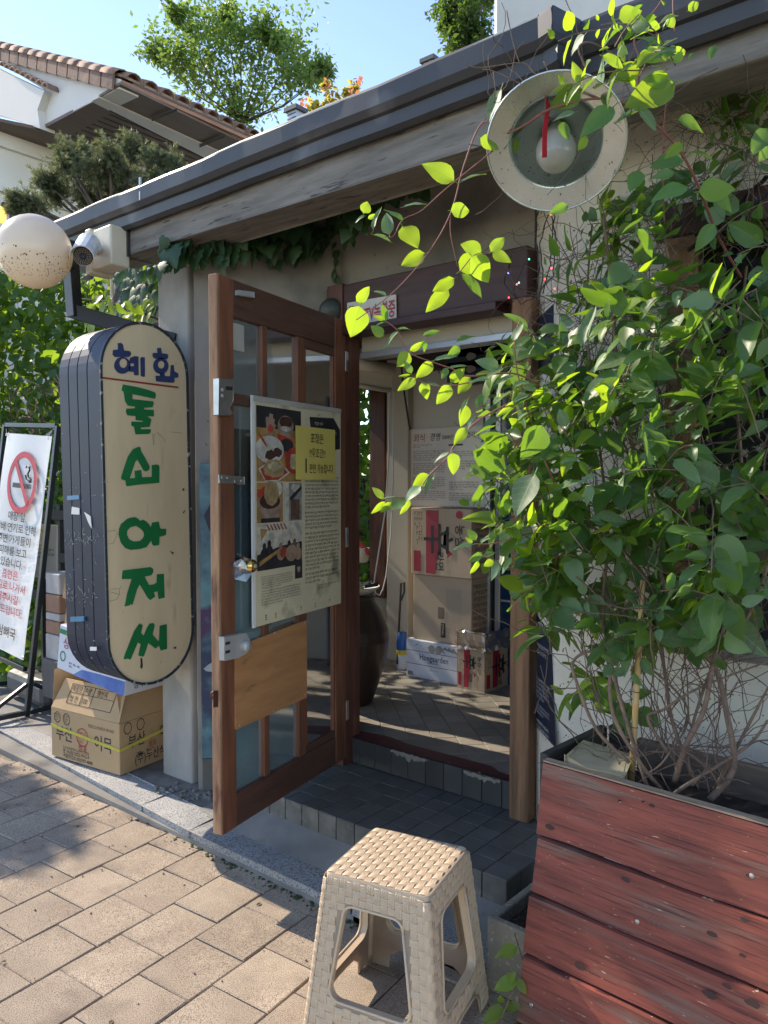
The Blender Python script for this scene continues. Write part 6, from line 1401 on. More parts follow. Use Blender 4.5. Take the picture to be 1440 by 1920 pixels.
# ------------------------------------------------------------------ climbing hedge at the left
hedge = thing('climbing_hedge', 'tall mass of broad-leaved climber lit from behind at the left edge', 'hedge', (-6.6, 3.6, 0))
hb_ = Bulk(); shp = leaf_shape(.78, .15, .2, n=4, seed=3); shp = (shp[0][:25], [f for f in shp[1] if max(f) < 25])
n = 16500; P = []
while len(P) < n:
    u_ = nr.rand(); a = V((-9.5, 2.6, 0)).lerp(V((-3.9, 5.75, 0)), u_); zt = 3.75+.25*math.sin(u_*9)+.15*math.sin(u_*23); z = nr.rand()**.8*zt
    off_ = nr.normal()*.30-(.2*(1-abs(z/zt-.5)*1.2))
    P.append((a.x+.45*off_, a.y+.0+.9*off_+nr.normal()*.05, z+nr.normal()*.06))
P = np.array(P); X, Y_, Zb = rbasis(n, .55, (.2, -.6, 0), .8); hb_.add(shp, P, X, Y_, Zb, nr.uniform(.07, .14, n)); tag(hb_.obj('foliage', 'hedge_leaf', hedge), kind='stuff')
core = MB(); 
for k in range(46):
    u_ = k/45; a = V((-9.5, 2.9, 0)).lerp(V((-3.9, 6.05, 0)), u_); pts = [a]
    for j in range(7): pts.append(pts[-1]+V((r_.uniform(-.15, .15), r_.uniform(-.1, .1), .48)))
    core.tube(pts, [.025-.003*j for j in range(8)], 5)
tag(mk('stems', core, 'bark', hedge), kind='stuff')
struct('garden_bank', MB().prism([V((-10.5, 3.6, -.02)), V((-4.2, 6.9, -.02)), V((-4.6, 7.6, -.02)), V((-11, 4.3, -.02))], (0, 0, 1.6)), 'soil')
tw = MB()
for k in range(30):
    p = onY(r_.uniform(0, 110), r_.uniform(700, 850), 2.9); pts = [p]
    for j in range(6): pts.append(pts[-1]+V((r_.uniform(-.08, .12), r_.uniform(-.05, .05), r_.uniform(-.12, .04))))
    tw.tube(pts, .004, 4)
mk('bare_twigs', tw, 'twig', hedge)
sb2 = thing('dapple_shrub', 'loose sunlit shrub outside the side window behind the building', 'shrub', (-5.3, 3.7, 0)); q2 = Bulk(); n = 330  # added sparse leaves, break the sun on the room floor into dapples
P = np.stack([nr.uniform(-5.9, -4.9, n), nr.uniform(3.0, 4.3, n), nr.uniform(1.3, 2.6, n)], 1); X, Y_, Zb = rbasis(n, .6); q2.add(shp, P, X, Y_, Zb, nr.uniform(.08, .14, n)); tag(q2.obj('foliage', 'hedge_leaf', sb2), kind='stuff')
mk('stems', MB().tube([(-5.3, 3.7, 0), (-5.35, 3.6, 1.2), (-5.5, 3.4, 2.2)], .02, 6).tube([(-5.3, 3.7, 0), (-5.2, 3.9, 1.3), (-5.1, 4.0, 2.3)], .02, 6), 'bark', sb2)
# low green plants behind the banner foot
lp_ = Bulk(); n = 420; P = np.stack([nr.uniform(-6.2, -4.9, n), nr.uniform(2.5, 3.1, n), nr.uniform(.08, .5, n)], 1); X, Y_, Zb = rbasis(n, .8, (0, -.4, 0), .4); lp_.add(shp, P, X, Y_, Zb, nr.uniform(.08, .14, n))
o = lp_.obj('low_plants', 'hedge_leaf'); tag(o, 'low broad-leaved green plants between the banner stand and the dark fence', 'plant', kind='stuff')
# small backlit branch over the sign bracket
br_ = thing('grape_branch', 'bright backlit branch of lobed leaves between the bracket and the pillar', 'plant', tuple(at(240, 580, 4.4)))
for k in range(46):
    px, py = r_.uniform(165, 298), r_.uniform(545, 600); p = at(px, py+(px-165)*.05, r_.uniform(4.0, 4.7)); addleaf(LM['leaf_young'][r_.randint(0, 4)], p, (r_.uniform(-1, 1), r_.uniform(-.6, .2), -.6), (r_.uniform(-.3, .5), -1, r_.uniform(-.2, .3)), r_.uniform(.06, .11), br_)
mk('stem', MB().tube([at(150, 560, 4.5), at(200, 565, 4.4), at(250, 580, 4.3), at(300, 600, 4.3)], .006, 5), 'twig', br_)
# ------------------------------------------------------------------ main vine
vine = thing('honeysuckle_vine', 'large leafy vine with opposite oval leaves climbing from the red planter to the eave', 'vine', (-.6, 2.0, ptop-.1))
r_ = random.Random(77)
def face_normal(kind):
    if kind == 'b': n_ = -_F*1.0+_R*r_.uniform(-.05, .6)+_U*r_.uniform(-.35, .15)
    elif kind == 'p': n_ = -_F*.6-_R*r_.uniform(.3, .8)+_U*r_.uniform(.4, .9)
    else: n_ = -_F*.8+_R*r_.uniform(-.5, .9)+_U*r_.uniform(.0, .7)
    return n_.normalized()
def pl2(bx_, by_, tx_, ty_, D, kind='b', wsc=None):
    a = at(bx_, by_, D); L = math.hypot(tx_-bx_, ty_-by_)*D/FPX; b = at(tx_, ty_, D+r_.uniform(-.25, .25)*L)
    n_ = face_normal(kind); me = {'b': LM['leaf_young'], 'p': LM['leaf_pale_sunlit'], 'd': LM['leaf']}[kind][r_.choice((0, 1, 3, 4)) if kind != 'p' else r_.choice((0, 1, 2))]
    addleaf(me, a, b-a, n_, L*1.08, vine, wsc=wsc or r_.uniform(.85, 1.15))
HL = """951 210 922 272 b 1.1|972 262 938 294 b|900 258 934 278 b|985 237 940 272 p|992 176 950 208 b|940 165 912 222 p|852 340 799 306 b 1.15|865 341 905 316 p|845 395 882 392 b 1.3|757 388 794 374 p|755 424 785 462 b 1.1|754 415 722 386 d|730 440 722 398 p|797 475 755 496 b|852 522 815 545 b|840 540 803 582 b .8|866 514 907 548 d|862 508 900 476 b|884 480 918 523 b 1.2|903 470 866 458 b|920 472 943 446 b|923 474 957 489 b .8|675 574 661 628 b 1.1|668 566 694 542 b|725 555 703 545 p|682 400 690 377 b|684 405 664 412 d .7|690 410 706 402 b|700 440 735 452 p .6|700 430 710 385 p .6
723 602 719 572 d|721 600 702 592 b|720 604 700 612 p .7|719 630 698 612 b|745 617 769 616 p .6|748 621 724 645 p|735 644 713 652 p .6|768 662 746 686 b|768 658 796 642 b .6|793 638 800 657 d 1.2|793 629 823 619 d .6|855 642 884 624 d .6|861 649 840 672 d 1.1|815 675 852 662 p .6|811 679 783 707 b|842 691 874 682 p .7|840 690 828 709 d|771 701 760 677 d|770 703 747 706 b .5|780 710 748 730 b .8|791 717 803 745 b 1.1|799 720 824 719 p .6|844 722 822 756 b 1.2|882 707 860 736 b 1.2|844 716 870 692 b .8|917 711 880 716 p .7|890 704 930 697 p .6|945 690 905 704 p .6|930 720 960 702 p .7|962 668 935 640 d|962 640 975 605 p|964 655 988 650 p|962 725 990 712 p|968 752 935 780 b .6|905 740 893 762 d|880 745 860 775 p .5|875 760 866 798 b .8
874 802 853 832 b 1|890 782 874 806 p|848 849 853 887 b 1.4|843 848 811 862 p .6|803 889 778 914 b|814 891 796 924 p 1.1|789 912 758 934 p 1.1|760 936 731 952 d 1.1|768 936 753 964 b .8|720 935 699 914 b .6|718 936 740 926 p .6|722 940 698 963 b .5|735 942 714 960 b
893 1013 878 992 d 1.1|887 1021 851 1028 p .6|900 1017 918 1006 p|886 1018 873 1008 b .7|904 1036 882 1055 d|897 1052 884 1076 b|905 1045 930 1034 p|925 1050 908 1062 b|941 1050 917 1086 p 1.1|960 1045 938 1070 p|1003 888 962 960 p 1.25|1018 798 990 856 d 1.3|990 740 962 752 p|935 690 897 672 p|1062 800 1048 770 p|1090 650 1110 570 p .6|1105 640 1130 600 p|1130 570 1195 575 p|1150 640 1190 628 d|1140 660 1110 690 p .7|1120 890 1085 905 p .7|1110 910 1098 945 p 1.1|1085 860 1052 862 p .7|1120 720 1150 750 b|1145 755 1123 775 b .8|1160 745 1124 798 b .5|1195 430 1232 475 d|1330 720 1260 745 p|1360 760 1300 780 p .8|1430 690 1345 720 p|1440 790 1400 810 p|1395 950 1345 925 d|1295 920 1270 950 p|1315 890 1280 880 p 1|1200 860 1238 848 p|1290 560 1345 600 p|1265 605 1235 640 p|1190 560 1160 590 d"""
for ln_ in HL.replace('\n', '|').split('|'):
    q_ = ln_.split()
    if len(q_) < 5: continue
    x0, y0, x1, y1 = map(float, q_[:4]); D = 1.98 if x0 < 1000 else 1.95
    if y0 > 950: D = 2.05
    pl2(x0, y0, x1, y1, D+r_.uniform(-.05, .05), q_[4], float(q_[5]) if len(q_) > 5 else None)
nhand = len([1 for l in HL.replace('\n', '|').split('|')])
# crown top-right: bright sprigs around the eave corner
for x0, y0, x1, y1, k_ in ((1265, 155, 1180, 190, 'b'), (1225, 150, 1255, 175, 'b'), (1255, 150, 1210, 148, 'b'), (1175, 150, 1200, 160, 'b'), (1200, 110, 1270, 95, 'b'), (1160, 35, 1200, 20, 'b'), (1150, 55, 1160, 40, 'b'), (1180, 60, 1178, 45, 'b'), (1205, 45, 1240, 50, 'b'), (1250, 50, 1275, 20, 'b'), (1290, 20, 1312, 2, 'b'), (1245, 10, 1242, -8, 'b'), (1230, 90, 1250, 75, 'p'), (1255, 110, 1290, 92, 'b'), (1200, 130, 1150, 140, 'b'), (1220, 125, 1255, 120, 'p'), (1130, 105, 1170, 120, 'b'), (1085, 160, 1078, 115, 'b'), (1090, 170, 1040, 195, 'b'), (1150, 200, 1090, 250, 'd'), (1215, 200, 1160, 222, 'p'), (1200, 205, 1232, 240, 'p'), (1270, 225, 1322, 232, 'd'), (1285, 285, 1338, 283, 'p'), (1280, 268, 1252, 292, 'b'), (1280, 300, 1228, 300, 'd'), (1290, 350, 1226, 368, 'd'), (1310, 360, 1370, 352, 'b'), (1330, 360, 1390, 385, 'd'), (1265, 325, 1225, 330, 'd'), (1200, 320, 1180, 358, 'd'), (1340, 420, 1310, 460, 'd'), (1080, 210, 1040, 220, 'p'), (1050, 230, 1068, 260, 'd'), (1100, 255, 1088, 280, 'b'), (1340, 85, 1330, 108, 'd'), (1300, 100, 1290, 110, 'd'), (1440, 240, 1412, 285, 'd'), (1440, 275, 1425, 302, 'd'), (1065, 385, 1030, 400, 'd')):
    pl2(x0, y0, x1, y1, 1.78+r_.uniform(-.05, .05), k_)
nparts = nhand+40
# clustered random growth
regions = [((960, 560, 1440, 780), 44, (1.85, 2.40)), ((930, 700, 1440, 1010), 70, (1.85, 2.40)), ((985, 960, 1380, 1200), 50, (1.85, 2.38)), ((950, 640, 1090, 1010), 20, (1.80, 2.1)), ((985, 1000, 1120, 1180), 10, (1.8, 2.1)), ((1130, 300, 1440, 580), 17, (2.05, 2.45)), ((1230, 180, 1440, 430), 12, (2.3, 2.45)), ((1050, 380, 1180, 620), 10, (2.2, 2.46)), ((1290, 1000, 1440, 1180), 6, (1.95, 2.4)), ((1080, 1180, 1300, 1330), 7, (2.0, 2.4)), ((1100, 20, 1300, 190), 7, (1.55, 1.85))]
stemm = MB(); bulk = {m: Bulk() for m in LM}; rows_ = {m: [[] for _ in shapes] for m in LM}
all_l = []
for (x0, y0, x1, y1), nn, (ya, yb) in regions:
    for k in range(nn):
        px, py, Yv = r_.uniform(x0, x1), r_.uniform(y0, y1), ya+(yb-ya)*r_.random()**.8
        c_ = onY(px, py, Yv); d_ = V((r_.uniform(-.8, .6), r_.uniform(-.8, .1), r_.uniform(-.5, .9))).normalized(); nn_ = r_.randint(3, 4); pts = [c_-d_*.06]
        young = r_.random() < ((.5 if px < 1180 else .28) if y1 > 600 else (.12 if y1 > 300 else .8))
        for j in range(nn_):
            q0_ = c_+d_*(.04*j)+Z_*(-.004*j*j); pts.append(q0_)
            sd_ = d_.cross(V((r_.uniform(-1, 1), r_.uniform(-1, 1), r_.uniform(-1, 1)))).normalized()
            for s_ in (1, -1):
                tp = (sd_*s_+d_*.45+V((0, -.1, -.18))).normalized(); nm_ = (d_*.7+V((-.35, -.35, .8))+V((r_.gauss(0, .3), r_.gauss(0, .3), r_.gauss(0, .3))))
                L_ = r_.uniform(.065, .118)*(1-.12*j)*(1.0 if j < nn_-1 else .6)
                if y0 < 100: L_ *= .6
                m_ = 'leaf_young' if (young and j >= nn_-2) else ('leaf_pale_sunlit' if r_.random() < .25 else 'leaf')
                all_l.append((L_, q0_+tp*.012, tp, nm_, m_))
        stemm.tube(pts, .0016, 4)
all_l.sort(key=lambda a: -a[0])
room = 300-nparts-1
for i, (L_, p, tp, nm_, m_) in enumerate(all_l):
    k_ = r_.randint(0, 4)
    if i < room: addleaf(LM[m_][k_], p, tp, nm_, L_, vine)
    else: x, y, z = basis(tp, nm_); rows_[m_][k_].append((p, x, y, z, L_))
for m_ in rows_:
    for k_, rw_ in enumerate(rows_[m_]):
        if rw_: bulk[m_].add(shapes[k_], *[np.array([tuple(a[i]) for a in rw_]) for i in range(4)], np.array([a[4] for a in rw_]))
    if bulk[m_].n: tag(bulk[m_].obj('leaf_mass', m_+'_mass', vine), kind='stuff')
tag(mk('shoots', stemm, 'vine_stem', vine), kind='stuff')
# named long shoots
def shoot(pts, r0, m='vine_red', name='stem'):
    P_ = [at(x, y, D) for x, y, D in pts]; out = []
    for i in range(len(P_)-1):
        a, b = P_[max(0, i-1)], P_[min(len(P_)-1, i+2)]
        for k in range(6):
            t = k/6; p0, p1 = P_[i], P_[i+1]; m0, m1 = (p1-a)*.5, (b-p0)*.5
            out.append(p0*(2*t**3-3*t*t+1)+m0*(t**3-2*t*t+t)+p1*(-2*t**3+3*t*t)+m1*(t**3-t*t))
    out.append(P_[-1]); n_ = len(out); mk(name, MB().tube(out, [r0*(1-.55*i/n_) for i in range(n_)], 6), m, vine, smooth=True)
shoot([(1390, 520, 2.3), (1345, 440, 2.2), (1310, 350, 2.05), (1265, 270, 1.95), (1185, 200, 1.85), (1115, 185, 1.83), (1030, 205, 1.84), (990, 230, 1.9)], .0045)
shoot([(1030, 205, 1.84), (950, 250, 1.93), (905, 230, 1.96), (870, 310, 1.98), (845, 400, 1.98), (800, 478, 1.98), (735, 550, 1.98), (668, 600, 1.98)], .0028)
shoot([(845, 400, 1.98), (845, 440, 1.98), (858, 500, 1.98)], .0016)
shoot([(862, 510, 1.98), (890, 478, 1.98), (925, 472, 1.98)], .0016)
shoot([(925, 282, 1.95), (835, 355, 1.98), (790, 395, 1.98), (755, 412, 1.98), (738, 442, 1.98), (720, 444, 1.98)], .0018)
shoot([(1010, 720, 2.1), (960, 700, 2.05), (880, 705, 2.0), (847, 691, 2), (815, 680, 2), (767, 660, 1.98), (744, 619, 1.98), (723, 602, 1.98)], .0028)
shoot([(905, 712, 2), (830, 725, 2), (790, 716, 2), (771, 701, 2)], .0018)
shoot([(980, 745, 2.05), (898, 787, 2), (850, 838, 2), (843, 854, 2), (805, 891, 2), (775, 930, 2), (738, 932, 2), (715, 938, 2)], .0026)
shoot([(1060, 1010, 2.1), (1000, 1000, 2.08), (930, 1018, 2.05), (893, 1020, 2.05)], .0024); shoot([(1010, 1080, 2.1), (945, 1060, 2.05), (898, 1035, 2.05)], .002)
shoot([(1190, 200, 1.85), (1200, 120, 1.8), (1190, 70, 1.8), (1235, 10, 1.8), (1250, -20, 1.8)], .0028); shoot([(1265, 60, 1.8), (1262, 0, 1.8), (1275, -20, 1.8)], .002)
shoot([(1255, 540, 2.15), (1245, 400, 2.1), (1243, 270, 2.0), (1250, 150, 1.9), (1230, 60, 1.85)], .0024)
shoot([(1040, 1060, 2.2), (1060, 960, 2.15), (1020, 860, 2.1), (975, 720, 2.05), (965, 640, 2.05), (975, 600, 2.05)], .003)
# thick woody stems rising from the planter
W_ = [[(1265, 1465, 2.0), (1285, 1400, 1.98), (1320, 1330, 1.97), (1340, 1230, 2.0), (1370, 1120, 2.1), (1390, 900, 2.2), (1380, 700, 2.25), (1400, 500, 2.3)],
      [(1330, 1500, 1.95), (1375, 1440, 1.95), (1365, 1350, 1.97), (1340, 1250, 2.02), (1290, 1200, 2.05), (1240, 1080, 2.1), (1200, 900, 2.2), (1160, 700, 2.25), (1140, 480, 2.3), (1130, 400, 2.3)],
      [(1240, 1480, 2.0), (1200, 1430, 2.0), (1150, 1340, 2.02), (1145, 1250, 2.05), (1165, 1200, 2.1), (1240, 1170, 2.1), (1330, 1160, 2.1)],
      [(1250, 1500, 1.97), (1290, 1470, 1.95), (1400, 1400, 1.95), (1440, 1350, 1.95)],
      [(1180, 1430, 2.02), (1120, 1370, 2.05), (1085, 1290, 2.08), (1075, 1240, 2.1), (1120, 1220, 2.1), (1200, 1240, 2.1), (1290, 1330, 2.05), (1250, 1420, 2.0), (1215, 1450, 2.0)],
      [(1215, 1480, 2.0), (1160, 1300, 2.1), (1130, 1150, 2.15), (1140, 1000, 2.2), (1120, 800, 2.3), (1100, 600, 2.35), (1110, 420, 2.4)],
      [(1300, 1460, 2.0), (1260, 1350, 2.05), (1245, 1250, 2.1), (1220, 1100, 2.15), (1130, 1000, 2.15), (1040, 960, 2.1), (1000, 900, 2.05)],
      [(1340, 1480, 2.0), (1440, 1290, 1.95)], [(1275, 1440, 2.0), (1215, 1350, 2.05), (1245, 1330, 2.03), (1310, 1290, 2.0), (1440, 1240, 2.0)],
      [(1440, 1060, 2.0), (1400, 1160, 2.05), (1340, 1240, 2.05), (1290, 1400, 2.0), (1310, 1480, 1.97)]]
for i, w_ in enumerate(W_): shoot(w_, (.0085, .0095, .006, .0065, .005, .006, .006, .006, .005, .006)[i], 'vine_stem', 'woody_stem')
# tangle of thin dead twigs
tg = MB()
def tangle(n, x0, y0, x1, y1, Ya, Yb, r0, drift, L=10, st=.05):
    for k in range(n):
        p = onY(r_.uniform(x0, x1), r_.uniform(y0, y1), r_.uniform(Ya, Yb)); d_ = V((r_.gauss(0, .5), r_.gauss(0, .15), drift+r_.gauss(0, .4))).normalized(); pts = [p]
        for j in range(r_.randint(5, L)):
            d_ = (d_+V((r_.gauss(0, .35), r_.gauss(0, .12), r_.gauss(0, .3)))).normalized(); q_ = pts[-1]+d_*st
            if q_.y > 2.49: q_.y = 2.48; d_.y = -abs(d_.y)
            pts.append(q_)
        tg.tube(pts, [r0*r_.uniform(.6, 1.3)]*len(pts), 4, False)
tangle(110, 1090, 1180, 1380, 1480, 1.93, 2.3, .0015, .9, 9); tangle(90, 1080, 560, 1200, 1100, 2.2, 2.48, .0013, .8, 12); tangle(120, 1010, 390, 1250, 800, 2.3, 2.48, .0011, -.2, 12, .04)
tangle(120, 1250, 150, 1440, 460, 2.3, 2.49, .0010, -.3, 10, .035); tangle(70, 1180, 800, 1440, 1250, 2.0, 2.45, .0018, .8, 12); tangle(30, 900, 150, 1200, 300, 1.8, 2.0, .0012, .2, 9, .03); tangle(40, 1150, 1400, 1400, 1500, 1.9, 2.1, .0013, .3, 8, .03)
tag(mk('twig_tangle', tg, 'twig', vine), kind='stuff')
def dead(pts, r0=.0016):
    shoot(pts, r0, 'dry_twig', 'dead_twig')
dead([(870, 118, 1.9), (900, 127, 1.9), (980, 118, 1.88), (1010, 140, 1.86), (1100, 140, 1.85)]); dead([(925, 135, 1.9), (930, 180, 1.9)]); dead([(992, 165, 1.88), (930, 135, 1.9), (905, 130, 1.92)]); dead([(950, 20, 1.9), (962, 80, 1.9), (975, 120, 1.88)])
dead([(1100, 130, 1.85), (1085, 90, 1.85), (1110, 80, 1.84), (1165, 110, 1.83)], .003); dead([(1020, 115, 1.86), (1030, 150, 1.86), (1020, 200, 1.85)], .002)
# weed beside the trough
wd = thing('weed', 'small weed with pointed leaves growing at the foot of the trough', 'weed', tuple(onZ(935, 1900, 0)))
for x0, y0, x1, y1 in ((970, 1775, 936, 1790), (968, 1835, 932, 1852), (970, 1835, 985, 1862), (945, 1890, 910, 1912), (948, 1890, 972, 1886), (940, 1880, 938, 1872), (950, 1840, 962, 1828)):
    a = at(x0, y0, 2.08); b = at(x1, y1, 2.06); addleaf(LM['leaf_young'][1], a, b-a, -_F+_U*.7-_R*.3, (b-a).length*1.1, wd)
mk('stem', MB().tube([at(983, 1860, 2.1), at(980, 1800, 2.1), at(965, 1750, 2.1)], .0016, 5), 'twig', wd); mk('stem', MB().tube([at(930, 1925, 2.06), at(948, 1890, 2.06), at(970, 1835, 2.08)], .0016, 5), 'vine_stem', wd)
# ------------------------------------------------------------------ neighbour house (top left)
mat('stucco', (.74, .72, .68), .8, c2=(.68, .66, .62), scale=1); mat('soffit_slats', (.17, .12, .095), .6, c2=(.13, .095, .075), scale=5, stretch=(8, .5, 1)); mat('clay_tile', (.30, .19, .14), .85, c2=(.20, .13, .10), scale=9, orand=.2, spot=(.12, .09, .08), spot_scale=12, spot_t=(.55, .7)); mat('copper_fascia', (.40, .20, .12), .6, c2=(.30, .15, .09), scale=4)
mat('window_dark', (.03, .04, .05), .1)
YG = 5.0
hs = thing('tiled_house', 'white neighbouring house with clay tile roof and dark slatted soffit at the top left', 'house', (-8.5, 5.0, 0))
def hy(px, py, y=YG): return onY(px, py, y)
E0 = hy(225, 148); soz = hy(172, 191).z
# gable fascia, thick white board
mk('gable_fascia', MB().prism([hy(-60, 76), hy(0, 92), hy(225, 148), hy(223, 166), hy(172, 191), hy(75, 240), hy(68, 205), hy(83, 168), hy(0, 118), hy(-60, 100)], (0, .25, 0)), 'stucco', hs)
mk('lower_fascia', MB().prism([hy(-60, 100, 4.9), hy(0, 131, 4.9), hy(83, 170, 4.9), hy(70, 205, 4.9), hy(75, 241, 4.9), hy(0, 216, 4.9), hy(-60, 200, 4.9)], (0, .2, 0)), 'stucco', hs)
def zq(pts, dz, m, name, th=.04): mk(name, MB().prism([onZ(x, y, soz+dz) for x, y in pts], (0, 0, th)), m, hs)
zq([(-60, 215), (75, 244), (174, 192), (560, 390), (560, 470), (-60, 470)], .0, 'soffit_slats', 'soffit')
zq([(172, 189), (185, 183), (560, 352), (560, 385)], -.03, 'stucco', 'soffit_band', .03)
zq([(185, 183), (226, 158), (560, 318), (560, 352)], -.01, 'soffit_slats', 'outer_soffit', .03)
for x, y in ((290, 213), (380, 262)): zq([(x-6, y+10), (x+42, y-9), (x+42, y-5), (x-6, y+15)], -.045, 'roof_dark', 'soffit_joint', .01)
for i in range(34): x = E0.x-.2-i*.13; mk('soffit_joint', MB().box((x-.008, YG+.3, soz-.006), (x+.008, YG+6, soz-.001)), 'roof_dark', hs)
# white house body below the soffit
c0 = onZ(0, 250, soz); wallx = c0.x
mk('wall', MB().box((wallx-4, c0.y-.2, 0), (wallx, c0.y+1.6, soz)), 'stucco', hs)
mk('cornice', MB().box((wallx-4, c0.y-.26, soz-.18), (wallx+.06, c0.y+1.66, soz-.002)), 'stucco', hs); mk('cornice', MB().box((wallx-4, c0.y-.26, soz-.75), (wallx+.06, c0.y+1.66, soz-.65)), 'stucco', hs)
mk('wall', MB().box((wallx-4.5, c0.y+1.7, 0), (wallx+.9, c0.y+6, soz-.003)), 'stucco', hs); mk('cornice', MB().box((wallx-4.5, c0.y+1.62, soz-.2), (wallx+.98, c0.y+6, soz-.004)), 'stucco', hs)
mk('window', MB().box((wallx+.001, c0.y+.1, soz-1.9), (wallx+.03, c0.y+1.4, soz-.95)), 'window_dark', hs)
mk('window_frame', MB().box((wallx+.0, c0.y+.0, soz-.95), (wallx+.05, c0.y+1.5, soz-.88)), 'bollard_black', hs)
# side eave fascia along Y
zt_ = E0.z
mk('eave_fascia', MB().box((E0.x-.03, YG+.02, soz+.02), (E0.x+.02, YG+9, zt_-.01)), 'copper_fascia', hs)
tiles_ = mkmesh('roof_tile', ([], []), 'clay_tile')
def tile_curve(L, r0, n=7, th=.018):
    vs, fs = [], []
    for x in (0, L):
        for rr3 in (r0, r0-th):
            for k in range(n): a = math.pi*k/(n-1); vs.append((x, rr3*math.cos(a), rr3*math.sin(a)*.8))
    for k in range(n-1): fs += [(k, k+1, 2*n+k+1, 2*n+k), (n+k, 3*n+k, 3*n+k+1, n+k+1), (k, n+k, n+k+1, k+1), (2*n+k, 2*n+k+1, 3*n+k+1, 3*n+k)]
    return vs, fs
tme = mkmesh('roof_tile', tile_curve(.34, .105), 'clay_tile'); rme = mkmesh('roof_tile', tile_curve(.30, .13), 'clay_tile')
rk = (hy(0, 88)-hy(225, 142)); slope = rk.normalized()
for i in range(34):   # eave row along the side
    inst(tme, 'roof_tile', (E0.x+.05, YG+.15+i*.225, zt_+.02), (0, 0, 0), hs); bpy.context.view_layer
    o = hs.children[-1] if False else None
for o in [c for c in hs.children if c.name.startswith('roof_tile')]:
    x = slope; y = V((0, 1, 0)); z = x.cross(y); z = z if z.z > 0 else -z; y = z.cross(x); M = Matrix(((x.x, y.x, z.x), (x.y, y.y, z.y), (x.z, y.z, z.z))).to_4x4(); M.translation = o.location; o.matrix_basis = M
for i in range(13):   # ridge-like verge tiles along the gable
    p = E0+slope*(.05+i*.27)+V((0, .06, .015)); o = inst(rme, 'roof_tile', p, (0, 0, 0), hs); y = V((0, 1, 0)); z = slope.cross(y); z = z if z.z > 0 else -z; y = z.cross(slope)
    M = Matrix(((slope.x, y.x, z.x), (slope.y, y.y, z.y), (slope.z, y.z, z.z))).to_4x4(); M.translation = p-wl(hs); o.matrix_basis = M
    mk('verge_face', MB().prism([p+slope*.26+V((0, -.11, .04)), p+slope*.02+V((0, -.11, .03)), p+slope*.02+V((0, -.13, -.17)), p+slope*.26+V((0, -.13, -.16))], (0, .03, 0)), 'clay_tile', hs, loc=p)
sl2 = (hy(0, 120, 4.85)-hy(83, 160, 4.85)).normalized()
for i in range(9):
    p = hy(83, 163, 4.85)+sl2*(i*.16); o = inst(tme, 'roof_tile', p, (0, 0, 0), hs); y = sl2; x = V((0, -1, 0)); z = x.cross(y); z = z if z.z > 0 else -z; x = y.cross(z)
    M = Matrix(((x.x*.6, y.x*.75, z.x*.7), (x.y*.6, y.y*.75, z.y*.7), (x.z*.6, y.z*.75, z.z*.7))).to_4x4(); M.translation = p-wl(hs); o.matrix_basis = M
rfp = [E0+V((.04, 0, .01)), E0+slope*5+V((0, 0, .01)), E0+slope*5+V((0, 9, .01)), E0+V((.04, 9, .01))]; mk('roof', MB().prism(rfp, (0, 0, .03)), 'clay_tile', hs)
# building behind, top centre
hb2 = thing('pale_building', 'pale concrete building corner rising behind the gutter at the top', 'building', tuple(at(1000, 60, 11)))
a, b = at(931, 130, 9), at(1066, 130, 9); d_ = V((1, 0, 0)); up9 = V((0, 0, 4)); cR = a+V((1.55*(.6), .35, 0))
q0, q1, q2 = at(931, 150, 9.0), at(1064, 150, 9.0), at(1300, 150, 10.5); vt = V((0, 0, 3))
mat('grey_stucco', (.60, .60, .57), .85, c2=(.53, .53, .50), scale=1.2)
mk('wall', MB().prism([q0-vt, q1-vt, q1+vt*.8, q0+vt*.8], (q1-q0).cross(V((0, 0, 1))).normalized()*-.2), 'grey_stucco', hb2); mk('wall', MB().prism([q1-vt, q2-vt, q2+vt*.8, q1+vt*.8], (0, .3, 0)), 'grey_stucco', hb2)
# vent caps
for (px, py, D, lab) in ((555, 212, 6.5, 'small grey louvred vent cap behind the gutter below the round tree'), (809, 120, 5.5, 'small grey louvred vent cap behind the gutter near the ivy-covered tree')):
    c_ = at(px, py, D); s_ = 14*D/FPX
    v_ = thing('vent_cap', lab, 'vent', tuple(c_-V((0, 0, .3)))); mk('shaft', MB().box((c_.x-s_*.8, c_.y-s_*.8, c_.z-.9), (c_.x+s_*.8, c_.y+s_*.8, c_.z)), 'alu', v_); mk('cap', MB().box((c_.x-s_*1.15, c_.y-s_*1.15, c_.z), (c_.x+s_*1.15, c_.y+s_*1.15, c_.z+s_*.55)), 'grey_plastic', v_)
    for k in range(4): mk('louvre', MB().box((c_.x-s_*.85, c_.y-s_*.83, c_.z-.03-k*.035), (c_.x+s_*.85, c_.y-s_*.81, c_.z-.02-k*.035)), 'grey_plastic', v_)
